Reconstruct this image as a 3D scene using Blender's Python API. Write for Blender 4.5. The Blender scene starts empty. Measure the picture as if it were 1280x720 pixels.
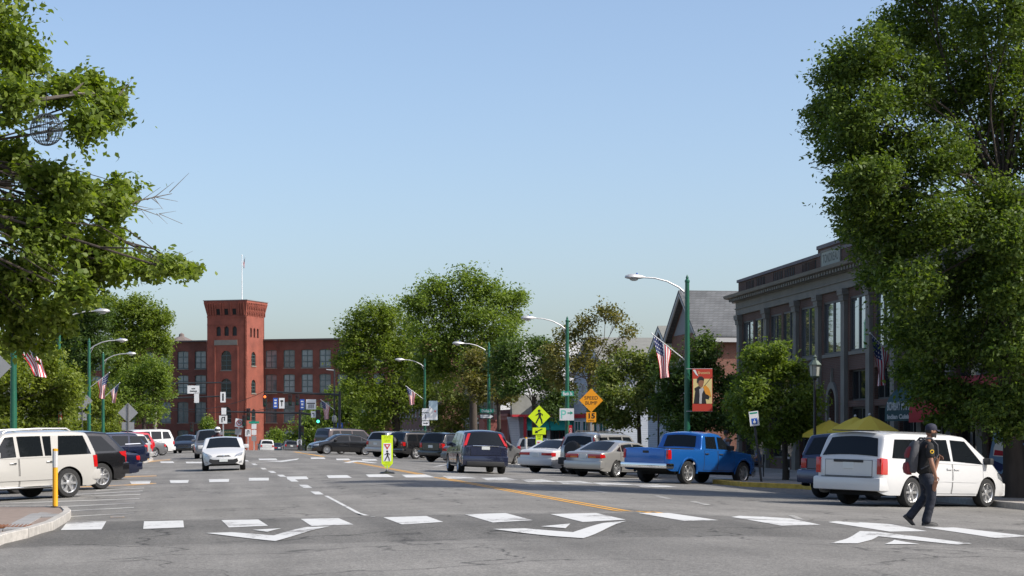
import bpy, bmesh, math, random
import numpy as np
from mathutils import Vector, Matrix
random.seed(7)
PI = math.pi
scene = bpy.context.scene
COL = scene.collection
# ------------------------------------------------------------------ camera
F = 2500.0; HY = 540.0; CAMH = 1.47          # focal length and horizon in photo pixels, eye height over the crown
TH = math.atan((640 - 235) / F)              # camera yaw to the right of the street axis (+Y)
cam_d = bpy.data.cameras.new('camera'); cam = bpy.data.objects.new('camera', cam_d); COL.objects.link(cam)
cam_d.sensor_width = 36; cam_d.lens = 36 * F / 1280; cam_d.shift_y = (HY - 360) / 1280
cam_d.clip_start = 0.5; cam_d.clip_end = 6000
cam.location = (0, 0, CAMH); cam.rotation_euler = (PI / 2, 0, -TH)
scene.camera = cam
# ------------------------------------------------------------------ sky, sun, exposure
SUN_EL = math.radians(43); SX, SY = 0.87, -0.493
w = bpy.data.worlds.new('World'); scene.world = w; w.use_nodes = True
nt = w.node_tree; bg = nt.nodes['Background']
sk = nt.nodes.new('ShaderNodeTexSky'); sk.sky_type = 'NISHITA'; sk.sun_disc = False
sk.sun_elevation = SUN_EL; sk.sun_rotation = math.atan2(SX, SY); sk.air_density = 0.82; sk.dust_density = 2.25; sk.ozone_density = 1.45
nt.links.new(sk.outputs[0], bg.inputs[0]); bg.inputs[1].default_value = 0.142
sd = bpy.data.lights.new('sun', 'SUN'); sd.energy = 3.9; sd.angle = math.radians(0.55); sd.color = (1, 0.95, 0.87)
so = bpy.data.objects.new('sun', sd); COL.objects.link(so); so.location = (60, -40, 80)
so.rotation_euler = Vector((-SX * math.cos(SUN_EL), -SY * math.cos(SUN_EL), -math.sin(SUN_EL))).to_track_quat('-Z', 'Y').to_euler()
vs = scene.view_settings; vs.view_transform = 'Standard'; vs.look = 'None'; vs.gamma = 1; vs.use_curve_mapping = False
vs.exposure = 0.5
# ------------------------------------------------------------------ pixel helpers
ST, CT = math.sin(TH), math.cos(TH)
def at(px, py, d):
    u = (px - 640) / F
    return Vector((d * (ST + u * CT), d * (CT - u * ST), CAMH + (HY - py) / F * d))
def smooth(t):
    t = min(1, max(0, t)); return t * t * (3 - 2 * t)
def crown(x):
    c = min(13.5, abs(x - 6.5)); return -0.03 * (math.sqrt(c * c + 1.5) - 1.22)
TC = []                                       # centre line of the raised crossing, from the middles of its stripes
for px_, py_ in [(105, 657.5), (204, 656), (305, 654.5), (408, 653), (517, 650.5), (624, 647.5), (736, 647), (848, 646), (970, 651.5), (1097, 659), (1220, 666)]:
    x_ = 5.0
    for _ in range(8):
        p_ = at(px_, py_, (CAMH - crown(x_) - .07) * F / (py_ - HY)); x_ = p_.x
    TC.append((p_.x, p_.y))
TC = [(-60, TC[0][1] + 6)] + [(-8, TC[0][1] + .8)] + TC + [(22, TC[-1][1] - 3), (60, TC[-1][1] - 10)]
def table_y(x):
    for (a, ya), (b, yb) in zip(TC, TC[1:]):
        if x <= b: return ya + (yb - ya) * (x - a) / (b - a)
    return TC[-1][1]
def gz(x, y):
    z = crown(x)
    z -= 1.45 * smooth((y - 150) / 150)
    t = y - table_y(x)
    return z + 0.07 * smooth((4.8 + t) / 2.9 if t < 0 else (4.4 - t) / 2.4)
def G(px, py, lift=0.0):
    "where the sight line through a photo pixel meets the ground"
    d = 8.0; step = 2.0
    while d < 900:
        p = at(px, py, d)
        if p.z < gz(p.x, p.y) + lift: break
        d += step
    lo, hi = d - step, d
    for _ in range(30):
        m = (lo + hi) / 2; p = at(px, py, m)
        if p.z < gz(p.x, p.y) + lift: hi = m
        else: lo = m
    return at(px, py, hi)
def depth(p): return p[0] * ST + p[1] * CT
def on_line(px, A, dr):
    "t along the plan line A + t*dr seen at photo column px"
    u = (px - 640) / F
    rx, ry = ST + u * CT, CT - u * ST
    det = dr[0] * (-ry) - dr[1] * (-rx)
    t = ((-A[0]) * (-ry) - (-A[1]) * (-rx)) / det
    p = (A[0] + t * dr[0], A[1] + t * dr[1])
    return t, depth(p)
def zat(py, d): return CAMH + (HY - py) / F * d
# ------------------------------------------------------------------ materials
MATS = {}
def newmat(name):
    m = bpy.data.materials.new(name); m.use_nodes = True
    return m, m.node_tree, m.node_tree.nodes['Principled BSDF']
def mat(name, col=(.5, .5, .5), rough=.6, metal=0., noise=0., scale=4., bump=0., bscale=60., coat=0., emit=None, spec=.5, objrand=0., stretch=None):
    if name in MATS: return MATS[name]
    m, t, b = newmat(name)
    b.inputs['Base Color'].default_value = (*col, 1); b.inputs['Roughness'].default_value = rough
    b.inputs['Metallic'].default_value = metal; b.inputs['Coat Weight'].default_value = coat; b.inputs['Coat Roughness'].default_value = .05
    b.inputs['Specular IOR Level'].default_value = spec
    tc = t.nodes.new('ShaderNodeTexCoord'); src = tc.outputs['Object']
    if stretch:
        mp = t.nodes.new('ShaderNodeMapping'); mp.inputs['Scale'].default_value = stretch
        t.links.new(src, mp.inputs[0]); src = mp.outputs[0]
    if noise or objrand:
        n = t.nodes.new('ShaderNodeTexNoise'); n.inputs['Scale'].default_value = scale; n.inputs['Detail'].default_value = 6
        t.links.new(src, n.inputs['Vector'])
        mr = t.nodes.new('ShaderNodeMapRange'); mr.inputs['From Min'].default_value = .25; mr.inputs['From Max'].default_value = .75
        mr.inputs['To Min'].default_value = 1 - noise; mr.inputs['To Max'].default_value = 1 + noise
        t.links.new(n.outputs[0], mr.inputs[0]); fac = mr.outputs[0]
        if objrand:
            oi = t.nodes.new('ShaderNodeObjectInfo'); m2 = t.nodes.new('ShaderNodeMapRange')
            m2.inputs['To Min'].default_value = 1 - objrand; m2.inputs['To Max'].default_value = 1 + objrand
            t.links.new(oi.outputs['Random'], m2.inputs[0]); mm = t.nodes.new('ShaderNodeMath'); mm.operation = 'MULTIPLY'
            t.links.new(fac, mm.inputs[0]); t.links.new(m2.outputs[0], mm.inputs[1]); fac = mm.outputs[0]
        mx = t.nodes.new('ShaderNodeVectorMath'); mx.operation = 'SCALE'; mx.inputs[0].default_value = col
        t.links.new(fac, mx.inputs['Scale']); t.links.new(mx.outputs[0], b.inputs['Base Color'])
    if bump:
        n2 = t.nodes.new('ShaderNodeTexNoise'); n2.inputs['Scale'].default_value = bscale; n2.inputs['Detail'].default_value = 4
        t.links.new(src, n2.inputs['Vector'])
        bp = t.nodes.new('ShaderNodeBump'); bp.inputs['Strength'].default_value = bump; bp.inputs['Distance'].default_value = .02
        t.links.new(n2.outputs[0], bp.inputs['Height']); t.links.new(bp.outputs[0], b.inputs['Normal'])
    if emit:
        b.inputs['Emission Color'].default_value = (*emit[0], 1); b.inputs['Emission Strength'].default_value = emit[1]
    MATS[name] = m; return m
def brickmat(name, c1, c2, mortar, bw=.21, bh=.07, ms=.012, var=.25):
    if name in MATS: return MATS[name]
    m, t, b = newmat(name); b.inputs['Roughness'].default_value = .88
    tc = t.nodes.new('ShaderNodeTexCoord'); sp = t.nodes.new('ShaderNodeSeparateXYZ'); t.links.new(tc.outputs['Object'], sp.inputs[0])
    ad = t.nodes.new('ShaderNodeMath'); ad.operation = 'ADD'; t.links.new(sp.outputs[0], ad.inputs[0]); t.links.new(sp.outputs[1], ad.inputs[1])
    cb = t.nodes.new('ShaderNodeCombineXYZ'); t.links.new(ad.outputs[0], cb.inputs[0]); t.links.new(sp.outputs[2], cb.inputs[1])
    br = t.nodes.new('ShaderNodeTexBrick'); br.inputs['Scale'].default_value = 1; br.inputs['Brick Width'].default_value = bw
    br.inputs['Row Height'].default_value = bh; br.inputs['Mortar Size'].default_value = ms; br.inputs['Color1'].default_value = (*c1, 1)
    br.inputs['Color2'].default_value = (*c2, 1); br.inputs['Mortar'].default_value = (*mortar, 1); t.links.new(cb.outputs[0], br.inputs['Vector'])
    n = t.nodes.new('ShaderNodeTexNoise'); n.inputs['Scale'].default_value = .6; n.inputs['Detail'].default_value = 7; t.links.new(tc.outputs['Object'], n.inputs['Vector'])
    mr = t.nodes.new('ShaderNodeMapRange'); mr.inputs['From Min'].default_value = .3; mr.inputs['From Max'].default_value = .7
    mr.inputs['To Min'].default_value = 1 - var; mr.inputs['To Max'].default_value = 1 + var; t.links.new(n.outputs[0], mr.inputs[0])
    mx = t.nodes.new('ShaderNodeVectorMath'); mx.operation = 'SCALE'; t.links.new(br.outputs[0], mx.inputs[0]); t.links.new(mr.outputs[0], mx.inputs['Scale'])
    t.links.new(mx.outputs[0], b.inputs['Base Color'])
    bp = t.nodes.new('ShaderNodeBump'); bp.inputs['Strength'].default_value = .5; bp.inputs['Distance'].default_value = .01; bp.invert = True
    t.links.new(br.outputs['Fac'], bp.inputs['Height']); t.links.new(bp.outputs[0], b.inputs['Normal'])
    MATS[name] = m; return m
def glassmat(name, col=(.012, .015, .017), rough=.04, spec=.6):
    return mat(name, col, rough, spec=spec)
def leafmat(name, dark, light, trans=.35):
    if name in MATS: return MATS[name]
    m, t, b = newmat(name); b.inputs['Roughness'].default_value = .55; b.inputs['Specular IOR Level'].default_value = .35
    g = t.nodes.new('ShaderNodeNewGeometry'); r = t.nodes.new('ShaderNodeValToRGB')
    r.color_ramp.elements[0].color = (*dark, 1); r.color_ramp.elements[1].color = (*light, 1)
    t.links.new(g.outputs['Random Per Island'], r.inputs[0]); t.links.new(r.outputs[0], b.inputs['Base Color'])
    tr = t.nodes.new('ShaderNodeBsdfTranslucent')
    mxc = t.nodes.new('ShaderNodeVectorMath'); mxc.operation = 'MULTIPLY'; mxc.inputs[1].default_value = (1.5, 1.55, .55)
    t.links.new(r.outputs[0], mxc.inputs[0]); t.links.new(mxc.outputs[0], tr.inputs[0])
    mx = t.nodes.new('ShaderNodeMixShader'); mx.inputs[0].default_value = trans
    t.links.new(b.outputs[0], mx.inputs[1]); t.links.new(tr.outputs[0], mx.inputs[2])
    t.links.new(mx.outputs[0], t.nodes['Material Output'].inputs[0]); MATS[name] = m; return m
# ------------------------------------------------------------------ mesh builder
class MB:
    def __init__(s): s.v = []; s.f = []; s.m = []; s.cur = 0
    def add(s, vs, fs):
        n = len(s.v); s.v += [tuple(p) for p in vs]
        for f in fs: s.f.append(tuple(n + i for i in f)); s.m.append(s.cur)
        return s
    def box(s, x0, x1, y0, y1, z0, z1, M=None):
        vs = [Vector((x, y, z)) for z in (z0, z1) for y in (y0, y1) for x in (x0, x1)]
        if M: vs = [M @ p for p in vs]
        return s.add(vs, [(0, 2, 3, 1), (4, 5, 7, 6), (0, 1, 5, 4), (2, 6, 7, 3), (0, 4, 6, 2), (1, 3, 7, 5)])
    def rbox(s, x0, x1, y0, y1, z0, z1, r=.03, M=None):
        "box with bevelled edges"
        bm = bmesh.new(); bmesh.ops.create_cube(bm, size=1)
        for p in bm.verts: p.co = Vector(((x0 + x1) / 2 + p.co.x * (x1 - x0), (y0 + y1) / 2 + p.co.y * (y1 - y0), (z0 + z1) / 2 + p.co.z * (z1 - z0)))
        bmesh.ops.bevel(bm, geom=bm.edges[:], offset=r, segments=2, affect='EDGES', profile=.6)
        bm.verts.index_update()
        s.add([(M @ p.co) if M else p.co for p in bm.verts], [[q.index for q in f.verts] for f in bm.faces]); bm.free(); return s
    def tube(s, pts, rad, n=8, caps=True):
        pts = [Vector(p) for p in pts]
        if not hasattr(rad, '__len__'): rad = [rad] * len(pts)
        vs = []; ref = None
        for i, p in enumerate(pts):
            d = (pts[min(i + 1, len(pts) - 1)] - pts[max(i - 1, 0)])
            if d.length < 1e-9: d = Vector((0, 0, 1))
            d.normalize()
            if ref is None: ref = Vector((1, 0, 0)) if abs(d.x) < .8 else Vector((0, 1, 0))
            a = ref - d * ref.dot(d); a.normalize(); ref = a; b = d.cross(a)
            for k in range(n):
                an = 2 * PI * k / n; vs.append(p + (a * math.cos(an) + b * math.sin(an)) * rad[i])
        fs = [(i * n + k, i * n + (k + 1) % n, (i + 1) * n + (k + 1) % n, (i + 1) * n + k) for i in range(len(pts) - 1) for k in range(n)]
        if caps: fs += [tuple(range(n))[::-1], tuple((len(pts) - 1) * n + k for k in range(n))]
        return s.add(vs, fs)
    def lathe(s, prof, n=16, M=None):
        "profile of (radius, z) turned about z"
        vs = []
        for r, z in prof:
            for k in range(n):
                p = Vector((r * math.cos(2 * PI * k / n), r * math.sin(2 * PI * k / n), z)); vs.append(M @ p if M else p)
        fs = [(i * n + k, i * n + (k + 1) % n, (i + 1) * n + (k + 1) % n, (i + 1) * n + k) for i in range(len(prof) - 1) for k in range(n)]
        if prof[0][0] > 1e-4: fs.append(tuple(range(n))[::-1])
        if prof[-1][0] > 1e-4: fs.append(tuple((len(prof) - 1) * n + k for k in range(n)))
        return s.add(vs, fs)
    def prism(s, poly, axis, a, b, M=None):
        "2D polygon extruded along an axis ('x','y','z') from a to b"
        def mk(p, c): return {'x': (c, p[0], p[1]), 'y': (p[0], c, p[1]), 'z': (p[0], p[1], c)}[axis]
        n = len(poly); vs = [Vector(mk(p, c)) for c in (a, b) for p in poly]
        if M: vs = [M @ p for p in vs]
        return s.add(vs, [tuple(range(n))[::-1], tuple(n + i for i in range(n))] + [(i, (i + 1) % n, n + (i + 1) % n, n + i) for i in range(n)])
    def grid(s, fn, nu, nv):
        vs = [fn(i / nu, j / nv) for j in range(nv + 1) for i in range(nu + 1)]
        return s.add(vs, [(j * (nu + 1) + i, j * (nu + 1) + i + 1, (j + 1) * (nu + 1) + i + 1, (j + 1) * (nu + 1) + i) for j in range(nv) for i in range(nu)])
    def ball(s, c, r, n=12, sc=(1, 1, 1)):
        c = Vector(c); m = n // 2 + 1; prof = [(math.sin(PI * i / m) * r, -math.cos(PI * i / m) * r) for i in range(m + 1)]
        return s.lathe(prof, n, Matrix.Translation(c) @ Matrix.Diagonal((*sc, 1)))
    def mesh(s, name, mats, smooth_=False, fix=True):
        me = bpy.data.meshes.new(name); me.from_pydata(s.v, [], s.f)
        for m in (mats if isinstance(mats, (list, tuple)) else [mats]): me.materials.append(m)
        if any(s.m): me.polygons.foreach_set('material_index', s.m)
        if fix:
            bm = bmesh.new(); bm.from_mesh(me); bmesh.ops.recalc_face_normals(bm, faces=bm.faces[:]); bm.to_mesh(me); bm.free()
        if smooth_:
            me.polygons.foreach_set('use_smooth', [True] * len(me.polygons))
            if smooth_ != 'all':
                try: me.set_sharp_from_angle(angle=math.radians(35))
                except Exception: pass
        me.update(); return me
    def build(s, name, mats, parent=None, smooth_=False, fix=True):
        return link(name, s.mesh(name, mats, smooth_, fix), parent)
def link(name, me, parent=None):
    o = bpy.data.objects.new(name, me); COL.objects.link(o)
    if parent: o.parent = parent
    return o
def tag(o, label, cat, group=None):
    o['label'] = label; o['category'] = cat
    if group: o['group'] = group
    return o
def thing(name, label, cat, loc=(0, 0, 0), rz=0, group=None):
    o = bpy.data.objects.new(name, None); COL.objects.link(o); o.location = loc; o.rotation_euler = (0, 0, rz); o.empty_display_size = .3
    return tag(o, label, cat, group)
def struct(o): o['kind'] = 'structure'; return o
def copy_tree(o, parent=None):
    c = o.copy(); COL.objects.link(c); c.parent = parent
    for ch in o.children: copy_tree(ch, c)
    return c
def textmesh(txt, size, align='CENTER', bold=0.0, ext=.0):
    cu = bpy.data.curves.new('t', 'FONT'); cu.body = txt; cu.size = size; cu.align_x = align; cu.align_y = 'CENTER'; cu.offset = bold; cu.extrude = ext
    ob = bpy.data.objects.new('t', cu); COL.objects.link(ob)
    bpy.context.view_layer.update()
    me = bpy.data.meshes.new_from_object(ob.evaluated_get(bpy.context.evaluated_depsgraph_get()))
    bpy.data.objects.remove(ob); bpy.data.curves.remove(cu); return me
def lettering(name, txt, size, material, parent, loc, width=None, rz=0, bold=0.0):
    "flat print facing local -Y, centred at loc"
    me = textmesh(txt, size, bold=bold); me.materials.clear(); me.materials.append(material)
    o = link(name, me, parent); o.location = loc; o.rotation_euler = (PI / 2, 0, rz)
    if width:
        xs = [v.co.x for v in me.vertices]; wd = max(xs) - min(xs); o.scale = (width / wd, 1, 1)
    return o
# common materials
M_asphalt = None
M_white = mat('white_paint', (.78, .78, .76), .55, noise=.1, scale=3)
M_green = mat('green_pole_paint', (.008, .095, .052), .45, noise=.12, scale=2, coat=.2)
M_galv = mat('grey_galvanised_metal', (.5, .5, .5), .45, metal=.5, noise=.08)
M_black = mat('black_paint', (.015, .015, .016), .45)
M_signback = mat('bare_aluminium_sign_back', (.33, .33, .33), .5, metal=.35, noise=.06)
M_signwhite = mat('sign_white', (.75, .75, .75), .4)
M_signblack = mat('sign_black', (.012, .012, .012), .5)
M_yellowgreen = mat('fluorescent_yellow_green', (.62, .8, .01), .4)
M_orange = mat('sign_orange', (.85, .33, .01), .4)
M_yellow = mat('sign_yellow', (.85, .55, .02), .4)
M_signgreen = mat('sign_green', (.01, .3, .2), .4)
M_red = mat('sign_red', (.55, .02, .025), .45)
M_blue = mat('sign_blue', (.02, .1, .45), .45)
M_glass = glassmat('dark_window_glass')
M_concrete = mat('concrete', (.36, .34, .31), .9, noise=.2, scale=2.5, bump=.15)
M_granite = mat('granite', (.38, .36, .33), .85, noise=.25, scale=9, bump=.25, bscale=40, objrand=.12)
M_bark = mat('bark', (.055, .043, .034), .95, noise=.35, scale=5, bump=.6, bscale=18, stretch=(1, 1, .25))
M_under = mat('underbody_black', (.008, .008, .008), .9)
# ================================================================== THE GROUND
def asphalt_material():
    m, t, b = newmat('old_asphalt'); b.inputs['Roughness'].default_value = .85; b.inputs['Specular IOR Level'].default_value = .3
    L = t.links.new; N = t.nodes.new
    tc = N('ShaderNodeTexCoord'); ob = tc.outputs['Object']
    def noise(sc, det, mp=None, rough=.6):
        n = N('ShaderNodeTexNoise'); n.inputs['Scale'].default_value = sc; n.inputs['Detail'].default_value = det; n.inputs['Roughness'].default_value = rough
        if mp:
            q = N('ShaderNodeMapping'); q.inputs['Scale'].default_value = mp; L(ob, q.inputs[0]); L(q.outputs[0], n.inputs['Vector'])
        else: L(ob, n.inputs['Vector'])
        return n.outputs[0]
    def rng(s, a, bb, c, d):
        r = N('ShaderNodeMapRange'); r.inputs['From Min'].default_value = a; r.inputs['From Max'].default_value = bb; r.inputs['To Min'].default_value = c; r.inputs['To Max'].default_value = d
        L(s, r.inputs[0]); return r.outputs[0]
    def mul(a, bb):
        q = N('ShaderNodeMath'); q.operation = 'MULTIPLY'; L(a, q.inputs[0]); L(bb, q.inputs[1]); return q.outputs[0]
    f = rng(noise(.25, 6), .3, .7, .78, 1.2)
    f = mul(f, rng(noise(.9, 5, (1, .05, 1)), .3, .7, .78, 1.16))          # long wheel-worn streaks along the street
    f = mul(f, rng(noise(11, 5), .25, .75, .85, 1.15))
    vo = N('ShaderNodeTexVoronoi'); vo.inputs['Scale'].default_value = 42; L(ob, vo.inputs['Vector'])
    sp = N('ShaderNodeSeparateColor'); L(vo.outputs['Color'], sp.inputs[0])
    f = mul(f, rng(sp.outputs[0], 0, 1, .72, 1.3))                          # aggregate
    # cracks: thin lines between large warped cells, only in places
    wv = N('ShaderNodeVectorMath'); wv.operation = 'ADD'; nz = N('ShaderNodeTexNoise'); nz.inputs['Scale'].default_value = .7; nz.inputs['Detail'].default_value = 6
    L(ob, nz.inputs['Vector']); sc = N('ShaderNodeVectorMath'); sc.operation = 'SCALE'; sc.inputs['Scale'].default_value = 2.5
    L(nz.outputs['Color'], sc.inputs[0]); L(ob, wv.inputs[0]); L(sc.outputs[0], wv.inputs[1])
    vc = N('ShaderNodeTexVoronoi'); vc.feature = 'DISTANCE_TO_EDGE'; vc.inputs['Scale'].default_value = .22; L(wv.outputs[0], vc.inputs['Vector'])
    cr = rng(vc.outputs['Distance'], .0, .012, .3, 1.0)
    mk = rng(noise(.12, 3), .38, .5, 0, 1); mm = N('ShaderNodeMix'); mm.data_type = 'FLOAT'; L(mk, mm.inputs[0]); mm.inputs[2].default_value = 1.0; L(cr, mm.inputs[3])
    f = mul(f, mm.outputs[0])
    at_ = N('ShaderNodeAttribute'); at_.attribute_name = 'paving'            # newer, darker mix on the raised crossings
    sep = N('ShaderNodeSeparateColor'); L(at_.outputs['Color'], sep.inputs[0])
    f = mul(f, rng(sep.outputs[0], 0, 1, 1.0, .70))
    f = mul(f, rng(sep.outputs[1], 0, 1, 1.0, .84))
    v = N('ShaderNodeVectorMath'); v.operation = 'SCALE'; v.inputs[0].default_value = (.18, .172, .158); L(f, v.inputs['Scale']); L(v.outputs[0], b.inputs['Base Color'])
    bp = N('ShaderNodeBump'); bp.inputs['Strength'].default_value = .35; bp.inputs['Distance'].default_value = .01; L(vo.outputs['Distance'], bp.inputs['Height']); L(bp.outputs[0], b.inputs['Normal'])
    return m
M_asphalt = asphalt_material()
def build_road():
    xs = [-400, -200, -100, -60, -40, -30, -25] + [x * .5 for x in range(-44, 60)] + [31, 34, 38, 45, 60, 100, 200, 400]
    ys = [-60, -30, -10, 0, 6, 12, 15] + [17 + .3 * i for i in range(96)] + [46 + 2 * i for i in range(30)] + [106 + 5 * i for i in range(40)] + [320, 360, 420, 520, 700, 1000, 1600, 2800, 4500]
    nx = len(xs); v = [(x, y, gz(x, y)) for y in ys for x in xs]
    f = [(j * nx + i, j * nx + i + 1, (j + 1) * nx + i + 1, (j + 1) * nx + i) for j in range(len(ys) - 1) for i in range(nx - 1)]
    me = bpy.data.meshes.new('road'); me.from_pydata(v, [], f); me.materials.append(M_asphalt)
    ca = me.color_attributes.new('paving', 'FLOAT_COLOR', 'POINT'); cols = []
    for x, y, z in v:
        dt = y - table_y(x); tbl = 1.0 if -4.9 < dt < 1.75 else 0.0
        d3 = y - (115 - .1 * x); t3 = 1.0 if -4 < d3 < 4 else 0.0
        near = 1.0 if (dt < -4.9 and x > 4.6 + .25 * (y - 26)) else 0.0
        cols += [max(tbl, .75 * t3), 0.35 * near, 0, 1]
    ca.data.foreach_set('color', cols); me.polygons.foreach_set('use_smooth', [True] * len(f))
    return struct(link('road', me))
road = build_road()
def drape(name, pix, material, lift=.006, world=False, cuts=4, parent=road):
    pts = [G(*p) for p in pix] if not world else [Vector((p[0], p[1], 0)) for p in pix]
    bm = bmesh.new(); vs_ = [bm.verts.new((p.x, p.y, 0)) for p in pts]; bm.faces.new(vs_)
    bmesh.ops.triangulate(bm, faces=bm.faces[:])
    for _ in range(cuts // 2): bmesh.ops.subdivide_edges(bm, edges=bm.edges[:], cuts=1, use_grid_fill=True)
    for p in bm.verts: p.co.z = gz(p.co.x, p.co.y) + lift
    bmesh.ops.recalc_face_normals(bm, faces=bm.faces[:])
    if bm.faces and sum(fc.normal.z for fc in bm.faces) < 0: bmesh.ops.reverse_faces(bm, faces=bm.faces[:])
    me = bpy.data.meshes.new(name); bm.to_mesh(me); bm.free(); me.materials.append(material)
    return link(name, me, parent)
def worn(name, col, wear):
    m, t, b = newmat(name); b.inputs['Roughness'].default_value = .7
    L = t.links.new; N = t.nodes.new; tc = N('ShaderNodeTexCoord')
    n = N('ShaderNodeTexNoise'); n.inputs['Scale'].default_value = 9; n.inputs['Detail'].default_value = 9; n.inputs['Roughness'].default_value = .75; L(tc.outputs['Object'], n.inputs['Vector'])
    n2 = N('ShaderNodeTexNoise'); n2.inputs['Scale'].default_value = .8; n2.inputs['Detail'].default_value = 3; L(tc.outputs['Object'], n2.inputs['Vector'])
    ad = N('ShaderNodeMath'); ad.operation = 'ADD'; L(n.outputs[0], ad.inputs[0]); L(n2.outputs[0], ad.inputs[1])
    r = N('ShaderNodeMapRange'); r.inputs['From Min'].default_value = wear - .06; r.inputs['From Max'].default_value = wear + .06; L(ad.outputs[0], r.inputs[0])
    mx = N('ShaderNodeMix'); mx.data_type = 'RGBA'; L(r.outputs[0], mx.inputs[0]); mx.inputs[6].default_value = (.2, .19, .18, 1); mx.inputs[7].default_value = (*col, 1)
    L(mx.outputs[2], b.inputs['Base Color']); return m
M_mark = worn('white_road_paint', (.52, .52, .505), .87)
M_markold = worn('worn_white_road_paint', (.36, .35, .32), .97)
M_markmid = worn('half_worn_shaded_white_road_paint', (.5, .5, .48), .98)  # stripes under the elm: wear plus the tree's shade put into the paint colour
M_markyel = worn('yellow_road_paint', (.6, .3, .035), .74)
M_markyelold = worn('worn_yellow_road_paint', (.5, .27, .06), 1.0)
# near crossing
for q in [[(84, 653), (133, 652), (127, 662), (76, 663)], [(180, 652), (229, 651), (230, 659.5), (179, 661.5)],
          [(276.7, 650.5), (323, 649.7), (335, 657.5), (286, 659.7)], [(376, 649), (423, 648), (442, 656), (389.5, 658)],
          [(479, 647), (533, 645.3), (554, 652.8), (502.5, 656)], [(581, 643.4), (632, 641.7), (666, 650.7), (616, 653.5)],
          [(688, 643), (745.6, 641.7), (782, 650), (729, 653)], [(797, 641.5), (836, 641.5), (898.6, 650.7), (855, 651.5)],
          [(914, 646.5), (954, 646), (1026, 656.5), (977, 657.5)], [(1035, 653), (1075, 653), (1159, 664.5), (1112, 665)],
          [(1155, 659.5), (1192, 659.5), (1290, 671), (1244, 673)]]:
    drape('crosswalk_stripe', q, M_mark)
# ramp arrows
drape('ramp_arrow', [(257, 667), (290, 666), (342, 670), (384, 659.5), (412, 658.8), (344, 677)], M_mark, .010, cuts=6)
drape('ramp_arrow', [(616, 662), (656, 661.2), (716, 666), (754, 654.5), (783, 652), (729, 673.5)], M_mark, .010, cuts=6)
drape('ramp_arrow', [(1038, 680), (1075, 664.5), (1096, 665.5), (1215, 680), (1196, 681.5), (1098, 671), (1072, 680)], M_mark, .010, cuts=6)
for q in [[(316, 663), (352, 661), (334, 665.6)], [(676, 658.6), (713, 655.3), (707, 661)], [(1106, 681), (1118, 675.5), (1150, 681)]]:
    drape('ramp_arrow_tip', q, M_mark, .010)
# second crossing
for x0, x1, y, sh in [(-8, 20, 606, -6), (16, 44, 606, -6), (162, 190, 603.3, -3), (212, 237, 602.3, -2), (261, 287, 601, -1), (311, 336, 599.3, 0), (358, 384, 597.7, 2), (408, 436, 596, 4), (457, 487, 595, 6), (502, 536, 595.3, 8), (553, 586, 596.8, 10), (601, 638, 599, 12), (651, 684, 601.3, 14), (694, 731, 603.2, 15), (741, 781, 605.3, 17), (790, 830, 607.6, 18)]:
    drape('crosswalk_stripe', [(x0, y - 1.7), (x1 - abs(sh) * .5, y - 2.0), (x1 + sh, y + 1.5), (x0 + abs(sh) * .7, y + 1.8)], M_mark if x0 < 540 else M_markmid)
# third crossing and its arrows
for x0, x1, y in [(200, 216, 577.8), (232, 254, 578.2), (323, 345, 574.2), (388, 405, 572.8), (420, 436, 574.3), (452, 470, 575)]:
    drape('crosswalk_stripe', [(x0, y - .8), (x1, y - .9), (x1 + 2, y + .9), (x0 + 1, y + 1)], M_mark)
drape('ramp_arrow', [(329, 576.3), (350, 576), (362, 574.6), (374, 573.2), (371, 575), (352, 577.6)], M_mark)
drape('ramp_arrow', [(429, 578.5), (442, 576), (450, 576), (472, 578.8), (466, 579), (447, 577.2), (436, 579)], M_mark)
drape('ramp_arrow', [(540, 583.6), (556, 580.8), (563, 580.8), (573, 582.2), (567, 582.6), (558, 582)], M_mark)
# lane line, dashes, centre line
drape('lane_line', [(405.5, 620), (410, 620), (469.5, 646.4), (463.5, 646.4)], M_mark, .005, cuts=6)
for x, y, h in [(396, 616.4, 1.9), (381.5, 608, 1.9), (366, 600.5, 1.6), (352, 595, 1.4), (340, 590, 1.2), (329.5, 586, 1.0), (318, 580.5, .9), (308, 576, .7)]:
    drape('lane_dash', [(x - 6 * h / 1.4, y - h), (x + 1.4 * h, y - h), (x + 6.4 * h / 1.4, y + h), (x - 1 * h, y + h)], M_mark, .005)
c0 = [G(760, 642.5), G(620, 617), G(500, 595.2), G(400, 577)]
for off in (-.11, .11):
    xl = [8.05, 8.0, 7.95, 7.9, 7.8, 7.7, 7.6]; yl = [34.2, 42, 50, 58, 66, 66.2, 70]
    prev = None
    for k, (ya, yb) in enumerate([(34.0, 44), (44, 54), (54, 65.3), (70.0, 86), (86, 104)]):
        xm = 8.1
        drape('centre_line', [(xm + off - .055, ya), (xm + off + .055, ya), (xm + off + .055, yb), (xm + off - .055, yb)], M_markyel, .005, world=True, cuts=8)
drape('centre_line', [(8.0, 122), (8.3, 122), (8.0, 150), (7.7, 150)], M_markyel, .006, world=True, cuts=8)
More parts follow.
